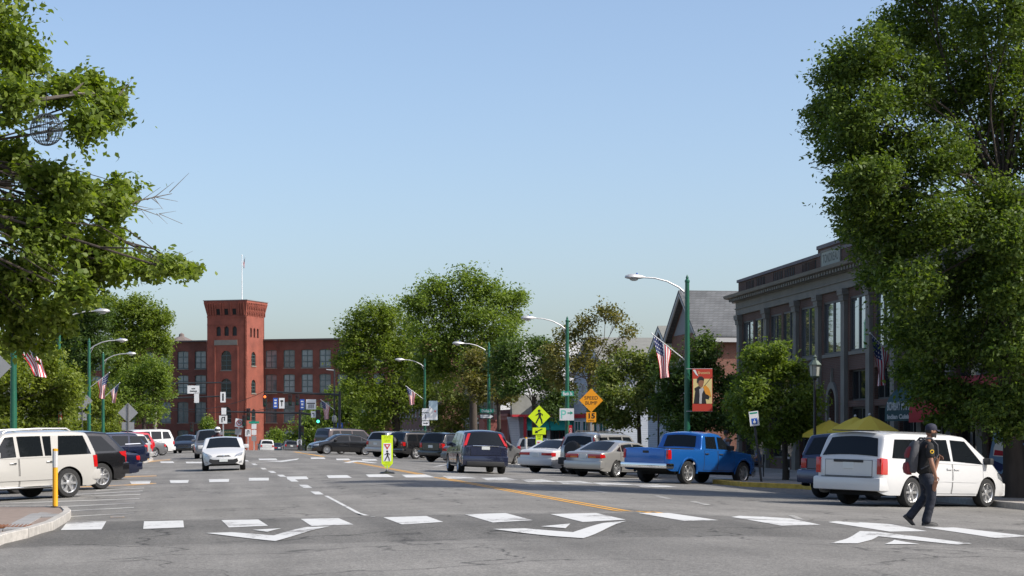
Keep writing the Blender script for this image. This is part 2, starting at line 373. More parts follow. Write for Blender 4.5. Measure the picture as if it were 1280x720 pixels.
# hatched no-parking area by the near kerb, and stall lines
for (xa, ya), (xb, yb) in [((60, 647.5), (167, 641.5)), ((30, 642), (167, 634.5)), ((5, 637), (168, 629)), ((-10, 630), (174, 623.5)), ((-10, 624), (175, 618.2)), ((90, 618.5), (178, 613.8)), ((120, 613.3), (180, 610.2))]:
    drape('hatching_line', [(xa, ya - .55), (xb, yb - .5), (xb + 1, yb + .5), (xa, ya + .55)], M_markold, .005, cuts=6)
for (xa, ya), (xb, yb) in [((138, 646.5), (155, 646)), ((150, 596.5), (195, 594.6)), ((185, 577), (212, 574.5)), ((100, 609.3), (195, 604.5)),]:
    drape('stall_line', [(xa, ya - .9), (xb, yb - .8), (xb + 1, yb + .8), (xa, ya + .9)], M_markyelold, .005)
for (xa, ya), (xb, yb) in [((729, 613.4), (763, 615.5)), ((862, 628), (890, 631)), ((815, 620.5), (840, 623)), ((984, 645), (1019, 649.6))]:
    drape('lane_dash', [(xa, ya - .9), (xa + 8, ya - 1), (xb, yb + .5), (xb - 8, yb + .6)], M_markold, .005)
# ------------------------------------------------------------------ pavements with granite kerbs
KH = .14
def pavement(name, outline, material, kerb_pts, kerb_mat=M_granite, seg=2.0, parent_label=None, yellow=()):
    bm = bmesh.new(); vsb = [bm.verts.new((x, y, 0)) for x, y in outline]; bm.faces.new(vsb)
    bmesh.ops.triangulate(bm, faces=bm.faces[:])
    for _ in range(3):
        bmesh.ops.subdivide_edges(bm, edges=[e for e in bm.edges if e.calc_length() > 6], cuts=1)
        bmesh.ops.triangulate(bm, faces=bm.faces[:])
    for p in bm.verts: p.co.z = gz(p.co.x, p.co.y) + KH - .012
    bmesh.ops.recalc_face_normals(bm, faces=bm.faces[:])
    if sum(f.normal.z for f in bm.faces) < 0: bmesh.ops.reverse_faces(bm, faces=bm.faces[:])
    me = bpy.data.meshes.new(name); bm.to_mesh(me); bm.free(); me.materials.append(material)
    pv = struct(link(name, me))
    for (ax, ay), (bx, by) in zip(kerb_pts, kerb_pts[1:]):
        ln = math.hypot(bx - ax, by - ay); n = max(1, round(ln / seg))
        for k in range(n):
            t0, t1 = k / n, (k + 1) / n
            p = Vector((ax + (bx - ax) * t0, ay + (by - ay) * t0, 0)); q = Vector((ax + (bx - ax) * t1, ay + (by - ay) * t1, 0))
            d = (q - p).normalized(); nn = Vector((-d.y, d.x, 0)) * .075; g = d * .004
            mb = MB(); vs8 = []
            for e, c in ((p + g, 0), (q - g, 1)):
                z = gz(e.x, e.y)
                for s_, zz in ((-1, z - .1), (1, z - .1), (1, z + KH), (.85, z + KH + .012), (-.85, z + KH + .012), (-1, z + KH)):
                    vs8.append(e + nn * s_ + Vector((0, 0, zz)))
            mb.add(vs8, [(0, 1, 2, 3, 4, 5), (11, 10, 9, 8, 7, 6)] + [(i, 6 + i, 6 + (i + 1) % 6, (i + 1) % 6) for i in range(6)])
            mid = (p + q) / 2
            km = M_kerbyel if any(a < mid.y < b for a, b in yellow) else kerb_mat
            mb.build('kerbstone', km, pv)
    return pv
M_kerbyel = mat('yellow_painted_kerb', (.55, .36, .06), .8, noise=.3, scale=6)
M_pave = brickmat('concrete_paving_slabs', (.33, .30, .26), (.29, .26, .23), (.2, .18, .16), 1.5, 1.5, .012, .2)
def flatmap(m):   # slabs laid on the ground: use plan x, y
    t = m.node_tree
    cb = [n for n in t.nodes if n.type == 'COMBXYZ'][0]; sp = [n for n in t.nodes if n.type == 'SEPXYZ'][0]
    for l in list(cb.inputs[0].links) + list(cb.inputs[1].links): t.links.remove(l)
    t.links.new(sp.outputs[0], cb.inputs[0]); t.links.new(sp.outputs[1], cb.inputs[1])
flatmap(M_pave)
# right pavement
KXR = 19.4
rk = [(KXR - 1.4, 24), (KXR, 40), (KXR, 61.5), (KXR - 1.6, 63), (KXR - 1.6, 66.5), (KXR, 68.3), (KXR, 91), (KXR - 1.0, 92), (14.9, 95.2), (14.3, 97), (14.9, 98.8), (KXR - .5, 101), (KXR, 104), (KXR, 250)]
pavement('pavement_right', rk + [(48, 250), (48, 24)], M_pave, rk, yellow=((60, 69), (140, 160)))
# left bulb-out at the near crossing (brick pavers, grate), then the long left pavement
tip = G(84, 646); 
lb = [G(-60, 700), G(0, 679.5), G(30, 672.5), G(61, 663), G(78, 653), G(84, 646.5), G(80, 642.2), G(60, 641), G(-60, 641.5)]
lb = [(p.x, p.y) for p in lb]
M_mortar = mat('sand_joint', (.22, .17, .14), .95, noise=.2, scale=8)
bulb = pavement('pavement_corner', [(-14, lb[0][1] - .5)] + lb + [(-14, lb[-1][1])], M_mortar, lb, seg=1.2)
KXL = -6.6
ls = [G(-60, 578), G(130, 580.3), G(160, 580.2), G(180, 578.8), G(190, 576), G(188, 574.2), G(170, 573), G(100, 572)]
lsx = [(p.x, p.y) for p in ls]
bulb2 = pavement('pavement_far_bulb', [(KXL - .2, lsx[0][1])] + lsx[1:-1] + [(KXL - .2, lsx[-1][1])], M_concrete, lsx[1:-1], seg=1.5)
lk = [(KXL, lb[-1][1] + .1), (KXL, 66), (KXL, 250)]
pavement('pavement_left', lk + [(-11, 250), (-11, lb[-1][1] + .1)], M_pave, lk)
M_grass = mat('park_grass', (.055, .085, .022), .95, noise=.35, scale=.5, bump=.4, bscale=9)
mb = MB(); mb.grid(lambda u, v: (-11.1 - u * 190, 20 + v * 250, gz(-11.1, 20 + v * 250) + KH - .02), 20, 60)
struct(mb.build('park_lawn', M_grass))
# brick pavers set one by one on the near corner: the ones the photograph shows
M_paver = mat('red_clay_paver', (.30, .13, .095), .9, noise=.18, scale=20, bump=.2, objrand=.28)
M_paverg = mat('grey_paver', (.24, .235, .23), .9, noise=.15, scale=20, objrand=.12)
pm = MB().rbox(-.098, .098, -.048, .048, -.05, .0, .006).mesh('paver', M_paver)
pm2 = MB().rbox(-.148, .148, -.148, .148, -.05, .0, .006).mesh('paver', M_paverg)
def inside(x, y, poly):
    r = False
    for (ax, ay), (bx, by) in zip(poly, poly[1:] + poly[:1]):
        if (ay > y) != (by > y) and x < (bx - ax) * (y - ay) / (by - ay) + ax: r = not r
    return r
def edge_dist(x, y, pts):
    b = 9
    for (ax, ay), (bx, by) in zip(pts, pts[1:]):
        l2 = (bx - ax) ** 2 + (by - ay) ** 2; t = max(0, min(1, ((x - ax) * (bx - ax) + (y - ay) * (by - ay)) / l2))
        b = min(b, math.hypot(x - ax - t * (bx - ax), y - ay - t * (by - ay)))
    return b
poly = [(-14, lb[0][1])] + lb + [(-14, lb[-1][1])]
yy = lb[0][1]; row = 0; nbr = 0
grate_c = G(-2, 657.8, KH)
for row in range(90):
    y = 29 + row * .102
    for k in range(60):
        x = -2.0 - k * .203 - (row % 2) * .1
        e = edge_dist(x, y, lb)
        if x < -4.75 or not inside(x, y, poly) or e < .52: continue
        if abs(x - grate_c.x) < .56 and abs(y - grate_c.y) < .42: continue
        if nbr > 295: continue
        nbr += 1
        o = link('paver', pm, bulb); o.location = (x, y, gz(x, y) + KH + random.uniform(-.003, .003)); o.rotation_euler = (random.uniform(-.01, .01), random.uniform(-.01, .01), random.uniform(-.012, .012))
for row in range(40):
    y = 28 + row * .305
    for k in range(16):
        x = -2.1 - k * .305; e = edge_dist(x, y, lb)
        if inside(x, y, poly) and .16 < e < .50:
            o = link('grey_paver', pm2, bulb); o.location = (x, y, gz(x, y) + KH + .006 + random.uniform(-.003, .003))
# cast iron tactile plate
M_iron = mat('rusty_cast_iron', (.16, .065, .03), .85, noise=.35, scale=12, bump=.3)
t = thing('tactile_plate', 'rusty brown cast iron ramp plate with raised domes on the brick corner', 'tactile plate', (grate_c.x, grate_c.y, gz(grate_c.x, grate_c.y) + KH + .004))
MB().rbox(-.52, .52, -.34, .34, -.02, .006, .004).build('plate', M_iron, t)
mb = MB()
for i in range(17):
    for j in range(11): mb.lathe([(.016, .004), (.014, .011), (.008, .014), (0, .0145)], 6, Matrix.Translation((-.48 + i * .06, -.30 + j * .06, 0)))
o = mb.build('domes', M_iron, t); o['kind'] = 'stuff'
# ================================================================== BUILDINGS
def wall_mesh(s0, s1, z0, z1, ops, depth=.22, mb=None, y=0.0):
    "front wall (outward = local -y) with real openings and reveals; ops = (a, b, c, d)"
    mb = mb or MB()
    xs = sorted({s0, s1} | {o[0] for o in ops} | {o[1] for o in ops}); zs = sorted({z0, z1} | {o[2] for o in ops} | {o[3] for o in ops})
    xs = [x for x in xs if s0 <= x <= s1]; zs = [z for z in zs if z0 <= z <= z1]
    for xa, xb in zip(xs, xs[1:]):
        for za, zb in zip(zs, zs[1:]):
            xm, zm = (xa + xb) / 2, (za + zb) / 2
            if any(o[0] < xm < o[1] and o[2] < zm < o[3] for o in ops): continue
            mb.add([(xa, y, za), (xb, y, za), (xb, y, zb), (xa, y, zb)], [(0, 1, 2, 3)])
    for a, b, c, d in ops:
        for p, q in (((a, c), (b, c)), ((b, c), (b, d)), ((b, d), (a, d)), ((a, d), (a, c))):
            mb.add([(p[0], y, p[1]), (q[0], y, q[1]), (q[0], y + depth, q[1]), (p[0], y + depth, p[1])], [(3, 2, 1, 0)])
    for e in (s0, s1): mb.add([(e, y, z0), (e, y + depth + .05, z0), (e, y + depth + .05, z1), (e, y, z1)], [(0, 1, 2, 3)])
    return mb
def window(parent, a, b, c, d, nx, nz, fm, gm, y=.12, fw=.06, bar=.035, name='window', sill=None, split=False):
    mb = MB()
    mb.box(a, a + fw, y - .05, y + .05, c, d); mb.box(b - fw, b, y - .05, y + .05, c, d)
    mb.box(a + fw, b - fw, y - .05, y + .05, c, c + fw); mb.box(a + fw, b - fw, y - .05, y + .05, d - fw, d)
    for i in range(1, nx): x = a + (b - a) * i / nx; mb.box(x - bar, x + bar, y - .035, y + .035, c + fw, d - fw)
    for j in range(1, nz):
        z = c + (d - c) * j / nz
        for i in range(nx):
            x0 = a + (b - a) * i / nx + (bar if i else fw); x1 = a + (b - a) * (i + 1) / nx - (bar if i < nx - 1 else fw)
            mb.box(x0, x1, y - .03, y + .03, z - bar, z + bar)
    w_ = mb.build(name, fm, parent)
    if split:
        for i in range(nx):
            x0 = a + (b - a) * i / nx + .02; x1 = a + (b - a) * (i + 1) / nx - .02
            MB().box(x0, x1, y + .005, y + .02, c + .03, d - .03).build('pane', gm, w_)
    else: MB().box(a + .03, b - .03, y + .005, y + .02, c + .03, d - .03).build('pane', gm, w_)
    if sill: MB().box(a - .08, b + .08, -.07, .1, c - .14, c - .002).build('sill', sill, w_)
    return w_
def arch_fill(mb, a, b, zs, zt, y0, y1, n=8):
    "masonry corners that turn a square opening top into a round arch"
    m = (a + b) / 2; r = (b - a) / 2; hh = zt - zs
    for sg in (-1, 1):
        pts = [(m + sg * r, zt)] + [(m + sg * r * math.cos(t * PI / 2 / n), zs + hh * math.sin(t * PI / 2 / n)) for t in range(n + 1)]
        mb.prism(pts, 'y', y0, y1)
def gable_house(t, sx, dy, ze, zr, wallm, roofm, trimm, z0=-.6, over=.35):
    "box of sx (local x) by dy (local y), ridge running along local y; gable on local y=0"
    MB().prism([(0, z0), (sx, z0), (sx, ze), (sx / 2, zr - .06), (0, ze)], 'y', 0, dy).build('wall', wallm, t)
    th = .12; k = (zr - ze) / (sx / 2)
    for sg in (0, 1):
        xa, xm = (-over, sx / 2) if sg == 0 else (sx + over, sx / 2)
        za = ze - k * over
        MB().prism([(xa, za), (xm, zr), (xm, zr + th), (xa, za + th)], 'y', -over, dy + over).build('roof_slope', roofm, t)
        MB().prism([(xa, za - .22), (xm, zr - .22), (xm, zr - .004), (xa, za - .004)], 'y', -over + .02, -over + .12).build('verge_board', trimm, t)
        MB().box(min(xa, xa + (.16 if sg == 0 else -.16)), max(xa, xa + (.16 if sg == 0 else -.16)), -over + .13, dy + over, za - .25, za - .01).build('gutter', trimm, t)
M_brickdk = brickmat('dark_red_brick', (.105, .045, .030), (.085, .037, .026), (.10, .075, .06))
M_stone = mat('grey_limestone', (.185, .172, .148), .85, noise=.15, scale=1.5, bump=.2)
M_frame = mat('dark_window_frame', (.05, .047, .045), .5)
M_greyframe = mat('grey_green_window_frame', (.07, .105, .105), .5)
M_pglass = mat('reflecting_shop_glass', (.42, .45, .48), .02, metal=.85)
M_slate = brickmat('grey_slate', (.11, .115, .12), (.085, .09, .095), (.06, .06, .06), .3, .16, .012, .2)
M_greyroof = mat('grey_shingle_roof', (.17, .17, .155), .9, noise=.15, scale=2, bump=.3, bscale=12)
# ---- two-storey commercial block on the right
A1 = (27.5, 98.1); dr1 = (math.sin(math.radians(2.45)), math.cos(math.radians(2.45)))
B = thing('commercial_block', 'two storey dark brick block with grey stone pilasters and a sign panel in its parapet', 'building', (A1[0], A1[1], 0), -PI / 2 - math.radians(2.45))
def s1(px):
    t, d = on_line(px, A1, dr1); return -t
def z1(px, py): return zat(py, on_line(px, A1, dr1)[1])
pil = [s1(p) for p in (926, 960, 997, 1025, 1057.5, 1089)]
wd = pil[-1] - pil[-2]
while pil[-1] < s1(1330) + 12: pil.append(pil[-1] + 3.15)
S1 = pil[-1] + .5; zpar = 9.15; zcor = 8.25; zfr = 7.35; zb = -.6
ops = []; wins = []
zw0, zw1 = 4.75, 6.98
for k, (a, b) in enumerate(zip(pil, pil[1:])):
    m = (a + b) / 2; g = (b - a)
    if k < 2: prs = [(a + .55, m - .18), (m + .18, b - .35)]
    else: prs = [(a + .62, b - .55)]
    for p in prs: ops.append((p[0], p[1], zw0, zw1)); wins.append((p[0], p[1], zw0, zw1, k))
    if k == 3: ops.append((m - .55, m + .65, zb + .2, 3.3))
    else:
        ops.append((a + .42, b - .38, 2.75, 4.0)); wins.append((a + .42, b - .38, 2.75, 4.0, 10))
        ops.append((a + .42, b - .38, .25, 2.5)); wins.append((a + .42, b - .38, .25, 2.5, 11))
wm = wall_mesh(0, S1, zb, zfr, ops, .3)
m = (pil[3] + pil[4]) / 2; arch_fill(wm, m - .55, m + .65, 2.6, 3.3, -.002, .28)
wm.build('wall', M_brickdk, B)
MB().box(0, S1, .36, 16, zb, zpar - .35).build('building_core', M_brickdk, B)
MB().box(m - .6, m + .7, .3, .33, zb, 3.35).build('doorway', M_under, B)
ring = MB(); 
for t_ in range(16):
    a0, a1 = PI * t_ / 16, PI * (t_ + 1) / 16; cx = m + .05
    ring.add([(cx + .6 * math.cos(a), -.1, 2.6 + .7 * math.sin(a)) for a in (a0, a1)] + [(cx + .82 * math.cos(a), -.1, 2.6 + .98 * math.sin(a)) for a in (a1, a0)] + [(cx + .6 * math.cos(a), 0.02, 2.6 + .7 * math.sin(a)) for a in (a0, a1)] + [(cx + .82 * math.cos(a), 0.02, 2.6 + .98 * math.sin(a)) for a in (a1, a0)], [(0, 1, 2, 3), (7, 6, 5, 4), (0, 4, 5, 1), (1, 5, 6, 2), (2, 6, 7, 3), (3, 7, 4, 0)])
ring.box(m - .77, m - .55, -.1, .02, zb, 2.6).box(m + .65, m + .87, -.1, .02, zb, 2.6).prism([(m - .03, 3.5), (m + .13, 3.5), (m + .05, 4.15)], 'y', -.1, .02)
ring.build('door_surround', M_stone, B)
for a, b, c, d, k in wins:
    if k < 2: window(B, a, b, c, d, 2, 1, M_frame, M_pglass, .07, .07, .04, split=True, sill=M_stone)
    elif k < 10: window(B, a, b, c, d, 2, 1, M_frame, M_pglass, .07, .08, .09, split=True, sill=M_stone)
    elif k == 10: window(B, a, b, c, d, 3, 1, M_frame, M_glass, .2, .07, .05, 'transom_window', split=True)
    else: window(B, a, b, c, d, 2, 1, M_frame, M_glass, .2, .09, .05, 'shop_window', split=True)
for p in pil:
    MB().box(p - .26, p + .26, -.16, -.002, zb, zfr - .62).box(p - .32, p + .32, -.2, -.002, zb, .6).build('pilaster', M_stone, B)
    c = MB()
    for i in range(5): e = .03 * i + .02 * (i % 2); c.box(p - .27 - e, p + .27 + e, -.17 - e, -.002, zfr - .615 + i * .122, zfr - .615 + i * .122 + .118)
    c.build('capital', M_stone, B)
MB().box(-.1, S1, -.12, .36, zfr + .002, zcor - .25).box(-.12, S1, -.18, .36, zfr + .3, zfr + .36).build('frieze', M_stone, B)
MB().prism([(.36, zcor - .245), (-.2, zcor - .245), (-.24, zcor - .1), (-.62, zcor - .04), (-.68, zcor + .1), (.36, zcor + .16)], 'x', -.55, S1).build('cornice', M_stone, B)
nd = int(S1 / .42)
dm = MB().box(-.1, .1, -.5, -.2, zcor - .22, zcor - .09).mesh('dentil', M_stone)
for i in range(min(nd, 160)):
    o = link('dentil', dm, B); o.location = (.1 + i * .42, 0, 0)
MB().box(0, S1, 0, .34, zcor + .162, zpar - .14).build('parapet', M_brickdk, B)
M_cop = mat('parapet_coping', (.16, .14, .15), .8, noise=.15)
MB().box(-.06, S1, -.08, .4, zpar - .138, zpar).build('coping', M_cop, B)
ra, rb_ = s1(1023.7), s1(1057)
MB().box(ra, rb_ + 2.2, -.05, .34, zcor + .2, zpar + .16).build('parapet_centre', M_brickdk, B)
MB().box(ra - .06, rb_ + 2.26, -.1, .4, zpar + .162, zpar + .32).build('centre_coping', M_cop, B)
pa, pb = s1(1029.5), s1(1053); za, zb_ = 8.5, 9.12
MB().box(pa, pb, -.10, -.052, za, zb_).build('sign_panel', mat('pale_stone_panel', (.33, .34, .29), .8, noise=.1), B)
fr = MB(); fr.box(pa - .06, pb + .06, -.12, -.052, za - .08, za - .002).box(pa - .06, pb + .06, -.12, -.052, zb_ + .002, zb_ + .08).box(pa - .06, pa - .002, -.12, -.052, za, zb_).box(pb + .002, pb + .06, -.12, -.052, za, zb_)
fr.build('panel_frame', M_stone, B)
lettering('lettering', 'TONDREAU', .5, mat('bronze_letters', (.08, .085, .07), .6), B, ((pa + pb) / 2, -.104, (za + zb_) / 2), (pb - pa) * .84, bold=.012)
M_lattice = mat('dark_parapet_panel', (.06, .058, .055), .9, noise=.3, scale=6)
for pxa, pxb in ((933, 942), (946, 956), (967, 978), (981, 993), (1003, 1012), (1013, 1020)):
    g = MB(); a, b = s1(pxa), s1(pxb); g.box(a, b, -.03, -.002, zcor + .28, zpar - .22); pn = g.build('parapet_panel', M_lattice, B)
    q = MB()
    for i in range(5): x = a + (b - a) * (i + .5) / 5; q.box(x - .03, x + .03, -.06, -.032, zcor + .28, zpar - .22)
    q.build('lattice', M_brickdk, pn)
# awnings of the block
def awning(name, label, sa, sb, z0, z1_, out, m_, txt=None, tm=None):
    t = thing(name, label, 'awning', B.location, B.rotation_euler.z)
    def prof(u): return (-.2 - out * math.sin(u * PI / 2), z1_ - (z1_ - z0) * (1 - math.cos(u * PI / 2)))
    mb = MB(); mb.grid(lambda u, v: (sa + (sb - sa) * u, *prof(v)), 14, 10)
    yb = -.2 - out; mb.grid(lambda u, v: (sa + (sb - sa) * u, yb - .003, z0 - .3 * v), 14, 2)
    for e in (sa, sb):
        pts = [prof(i / 10) for i in range(11)]
        mb.add([(e, -.2, z0)] + [(e, y, z) for y, z in pts], [tuple(range(12))])
    mb.build('canopy', m_, t, True)
    if txt:
        for i, (tx, sz, zz, oy) in enumerate(txt): lettering('lettering', tx, sz, tm, t, ((sa + sb) / 2, oy, zz), (sb - sa) * .8, bold=.01)
    return t
awning('green_awning', 'dark teal rounded awning with white lettering under the big tree', s1(1146), s1(1188), z1(1158, 516), z1(1158, 480), 1.0, mat('teal_awning_canvas', (.006, .05, .055), .8), [('BOMBAY MAHAL', .42, (z1(1158, 516) + .22), -1.235), ('Indian Cuisine', .22, (z1(1158, 516) - .15), -1.235)], mat('awning_white_letters', (.5, .5, .48), .7))
awning('red_awning', 'red awning with small white lettering at the right edge behind the big tree', s1(1196), s1(1290), z1(1240, 516), z1(1240, 468), 1.5, mat('red_awning_canvas', (.35, .012, .016), .8), None)
# ---- brick hall with slate gable roof
t = thing('brick_hall', 'brick hall with grey slate gable roof and white eaves beyond the stone pilaster block', 'building', (29, 118.3, 0), -PI / 2)
gable_house(t, 7.2, 18, 7.2, 9.7, M_brick2 if 'M_brick2' in globals() else brickmat('orange_brick', (.20, .07, .046), (.17, .06, .042), (.18, .13, .1)), M_slate, mat('white_trim', (.4, .4, .395), .6), over=.5)
tw = MB().prism([(.6, 7.25), (6.6, 7.25), (3.6, 9.25)], 'y', -.05, -.002).build('pediment', mat('pale_grey_boarding', (.2, .205, .215), .7), t)
ww = mat('white_window_frame', (.62, .62, .6), .5)
for x in (1.2, 3.0, 4.8):
    for zz in (.6, 3.8): window(t, x, x + 1.1, zz, zz + 2.0, 2, 2, ww, M_glass, -.03, .07, .03, sill=ww)
for y in (3, 6, 9):                                                        # windows on the side towards the camera
    pass
# ---- houses beyond it
M_clap = brickmat('blue_grey_clapboard', (.42, .46, .52), (.40, .44, .5), (.3, .33, .38), 40, .13, .012, .06)
M_clapw = brickmat('white_clapboard', (.62, .63, .64), (.6, .61, .62), (.42, .43, .45), 40, .13, .012, .06)
t = thing('gabled_house', 'grey roofed house with pointed gable left of the slate roofed hall', 'house', (30, 129, 0), -PI / 2)
gable_house(t, 8.4, 14, 5.75, 8.15, M_clap, M_greyroof, ww)
for x in (1.4, 3.7, 6.0): window(t, x, x + 1, 3.4, 4.9, 2, 2, ww, M_glass, -.03, .06, .03)
t = thing('shop_house', 'long grey roof and pale blue siding behind the bare limbed tree', 'house', (28.5, 147, 0), -PI / 2)
gable_house(t, 12.5, 15, 5.9, 8.15, M_clap, M_greyroof, ww)
for x in (1, 3.2, 5.4, 7.6, 9.8): window(t, x, x + 1, 3.5, 5.0, 2, 2, ww, M_glass, -.03, .06, .03)
MB().box(.2, 12.3, -.12, -.002, 2.5, 2.8).build('fascia', M_red, t)
for x in (.6, 3.6, 6.6, 9.6): window(t, x, x + 2.3, .1, 2.3, 2, 1, ww, M_glass, -.03, .08, .04, 'shop_window')
for y in (2, 5, 8, 11):
    o = MB().box(12.5 + .002, 12.56, y, y + 1, 3.4, 4.9).build('side_window', M_glass, t)
    MB().box(12.502, 12.54, y - .12, y - .002, 3.3, 5).box(12.502, 12.54, y + 1.002, y + 1.12, 3.3, 5).build('window_frame', ww, o)
# ---- low white shop with red fascia and turquoise awnings, its front turned to the crossing
p = at(641, 560, 150); t = thing('corner_shop', 'low white shop with red fascia, slanted pylon and turquoise awnings', 'shop', (p.x, p.y, -.35), 0)
ops = [(x, x + 1.5, .1, 2.1) for x in (1.1, 2.85, 4.6, 6.4)]
wall_mesh(.0, 8.6, -.6, 3.6, ops, .25).build('wall', M_clapw, t)
MB().box(.3, 8.6, .32, 9, -.6, 3.55).build('building_core', mat('maroon_interior', (.09, .03, .03), .9), t)
for o_ in ops: window(t, *o_, 2, 2, mat('maroon_frame', (.12, .02, .02), .6), M_glass, .14, .08, .04, 'shop_window')
MB().box(-.2, 8.8, -1.0, -.002, 2.95, 3.12).build('fascia', mat('bright_red_fascia', (.5, .03, .04), .6), t)
MB().prism([(-1.0, 3.125), (-.002, 3.125), (-.002, 4.6), (-.2, 4.6)], 'x', -.2, 8.8).build('canopy_roof', M_greyroof, t)
tq = mat('turquoise_canvas', (.03, .42, .34), .75)
for x in (1.0, 2.75, 4.5, 6.25): MB().prism([(-.05, 2.85), (-.05, 2.75), (-.7, 1.95), (-.7, 2.15)], 'x', x, x + 1.68).build('awning', tq, t)
for x in (.82, 8.2): MB().box(x - .1, x + .1, -.75, -.55, -.5, 2.945).build('red_post', mat('bright_red_fascia'), t)
MB().prism([(-.45, 2.94), (.35, 2.94), (.62, -.5), (.1, -.5)], 'y', -.5, -.05).build('pylon', M_clapw, t)
MB().box(-.25, -.004, 0.02, 16, -.6, 3.0).box(-.4, .3, 0.02, 16, 3.002, 3.2).build('painted_wall', mat('brown_red_painted_wall', (.26, .085, .07), .8, noise=.2, scale=1), t)
MB().box(-2.2, -.46, -.3, -.1, -.6, 2.6).box(-2.3, -.46, -.34, -.06, 2.602, 2.75).build('mural_wall', mat('brown_red_painted_wall'), t)
# ---- tan shingled block and brick block behind the trees
M_tan = brickmat('tan_shingles', (.34, .28, .2), (.28, .23, .17), (.18, .15, .12), .35, .2, .02, .2)
t = thing('shingled_block', 'tan shingled and white trimmed upper storey behind the trees above the corner shop', 'building', (27, 197, 0), -PI / 2)
ops = [(x, x + 1.3, z, z + 1.8) for x in (1.5, 4.5, 7.5, 10.5, 13.5, 16.5, 19.5) for z in (3.4, 6.6)] + [(x, x + 3, -.2, 2.4) for x in (1.2, 5.2, 9.2, 13.2, 17.2)]
wall_mesh(0, 22, -1.4, 9.6, ops, .25).build('wall', M_tan, t); MB().box(0, 22, .32, 12, -1.4, 9.5).build('building_core', M_clapw, t)
for o_ in ops: window(t, *o_, 2, 2 if o_[3] - o_[2] < 2 else 1, ww, M_glass, .1, .14, .04, sill=ww)
MB().box(-.2, 22.2, -.4, .5, 9.602, 9.95).build('cornice', ww, t); MB().box(-.05, 22.05, -.15, -.002, 2.6, 3.0).build('belt_course', ww, t)
t = thing('brick_block', 'red brick block glimpsed between the two tall trees', 'building', (26, 250, 0), -PI / 2)
ops = [(x, x + 1.4, z, z + 2.0) for x in (1.5, 5, 8.5, 12, 15.5, 19, 22.5, 26, 29.5, 33, 36.5, 40) for z in (-.2, 3.2, 6.6)]
wall_mesh(0, 44, -2, 9.6, ops, .25).build('wall', brickmat('orange_brick', (), (), ()), t); MB().box(0, 44, .32, 14, -2, 9.4).build('building_core', brickmat('orange_brick', (), (), ()), t)
for o_ in ops: window(t, *o_, 2, 2, ww, M_glass, .1, .1, .04, sill=M_stone)
MB().box(-.2, 44.2, -.35, .4, 9.602, 10.0).build('cornice', M_stone, t)
# ---- the mill with its tower
M_mill = brickmat('mill_brick', (.27, .066, .04), (.23, .057, .036), (.18, .07, .05), .22, .075, .01, .22)
DM = 325; K = at(307, 560, DM); rzm = -math.radians(27.6)
cx_, sx_ = math.cos(rzm), math.sin(rzm); lx = (cx_, sx_); ly = (-sx_, cx_)
def fx(px): return on_line(px, (K.x, K.y), lx)          # along the tower front
def fy(px): return on_line(px, (K.x, K.y), ly)          # along the tower's right face
TWR = thing('mill_tower', 'square red brick tower with flared crown and flagpole at the end of the street', 'tower', (K.x, K.y, 0), rzm)
W0, W1 = fx(259)[0], 0; D1 = fy(330.3)[0]
d0 = DM; zz = lambda py: zat(py, d0)
ztop = zz(374.5); zfl = zz(394); zgr = -2.2
def o4(px0, px1, y0, y1, f): return (f(px0)[0], f(px1)[0], zz(y1), zz(y0))
sq = [o4(a, a + 4.4, 385.6, 393, fx) for a in (271.2, 281.2, 291.2)]
trio = [o4(a, a + 6, 407.5, 419.4, fx) for a in (270, 279.9, 290)]
big = [o4(276, 289.2, 438, 462.5, fx), o4(275.8, 289, 473, 497, fx), o4(275.8, 289, 508, 528, fx)]
door = [o4(274, 290, 540, 563, fx)]
rt = [o4(a, a + 2.2, 409, 421, fy) for a in (312.7, 316.9, 321.1)]
ra_ = [o4(314.2, 319.6, 439, 456.5, fy), o4(314.2, 319.6, 474, 491, fy), o4(314.2, 319.6, 511, 530, fy)]
fw_ = wall_mesh(W0, W1, zgr, zfl, trio + big + door, .45)
for o_ in trio + big + door: arch_fill(fw_, o_[0], o_[1], o_[3] - (o_[1] - o_[0]) / 2, o_[3], .0, .4)
fw_.build('front_wall', M_mill, TWR)
# right face: built in a frame turned a quarter (local x -> tower y)
def turned(name, m_, mb):
    o = mb.build(name, m_, TWR); o.rotation_euler = (0, 0, PI / 2); return o
rw_ = wall_mesh(0, D1, zgr, zfl, rt + ra_, .35)
for o_ in rt + ra_: arch_fill(rw_, o_[0], o_[1], o_[3] - (o_[1] - o_[0]) / 2, o_[3], .0, .3)
o = turned('side_wall', M_mill, rw_)
MB().box(W0, -.55, .5, D1, zgr, zfl - .05).build('tower_core', mat('dark_tower_inside', (.03, .018, .015), .9), TWR)
MB().box(W0 - .01, W0 + .3, 0.01, D1, zgr, zfl).box(W0, 0, D1 - .3, D1, zgr, zfl).build('rear_walls', M_mill, TWR)
for o_ in trio: MB().box(o_[0], o_[1], .3, .34, o_[2], o_[3]).build('louvre', mat('dark_louvre', (.02, .025, .025), .6), TWR)
for o_ in big:
    window(TWR, *o_, 2, 4, M_greyframe, M_glass, .25, .1, .04, sill=M_stone)
for o_ in door: MB().box(o_[0], o_[1], .3, .34, o_[2], o_[3]).build('door', mat('dark_green_door', (.02, .05, .04), .5), TWR)
h1 = bpy.data.objects.new('side_windows', None)
for o_ in rt:
    turned('slit_window', mat('dark_louvre'), MB().box(o_[0], o_[1], .25, .3, o_[2], o_[3]))
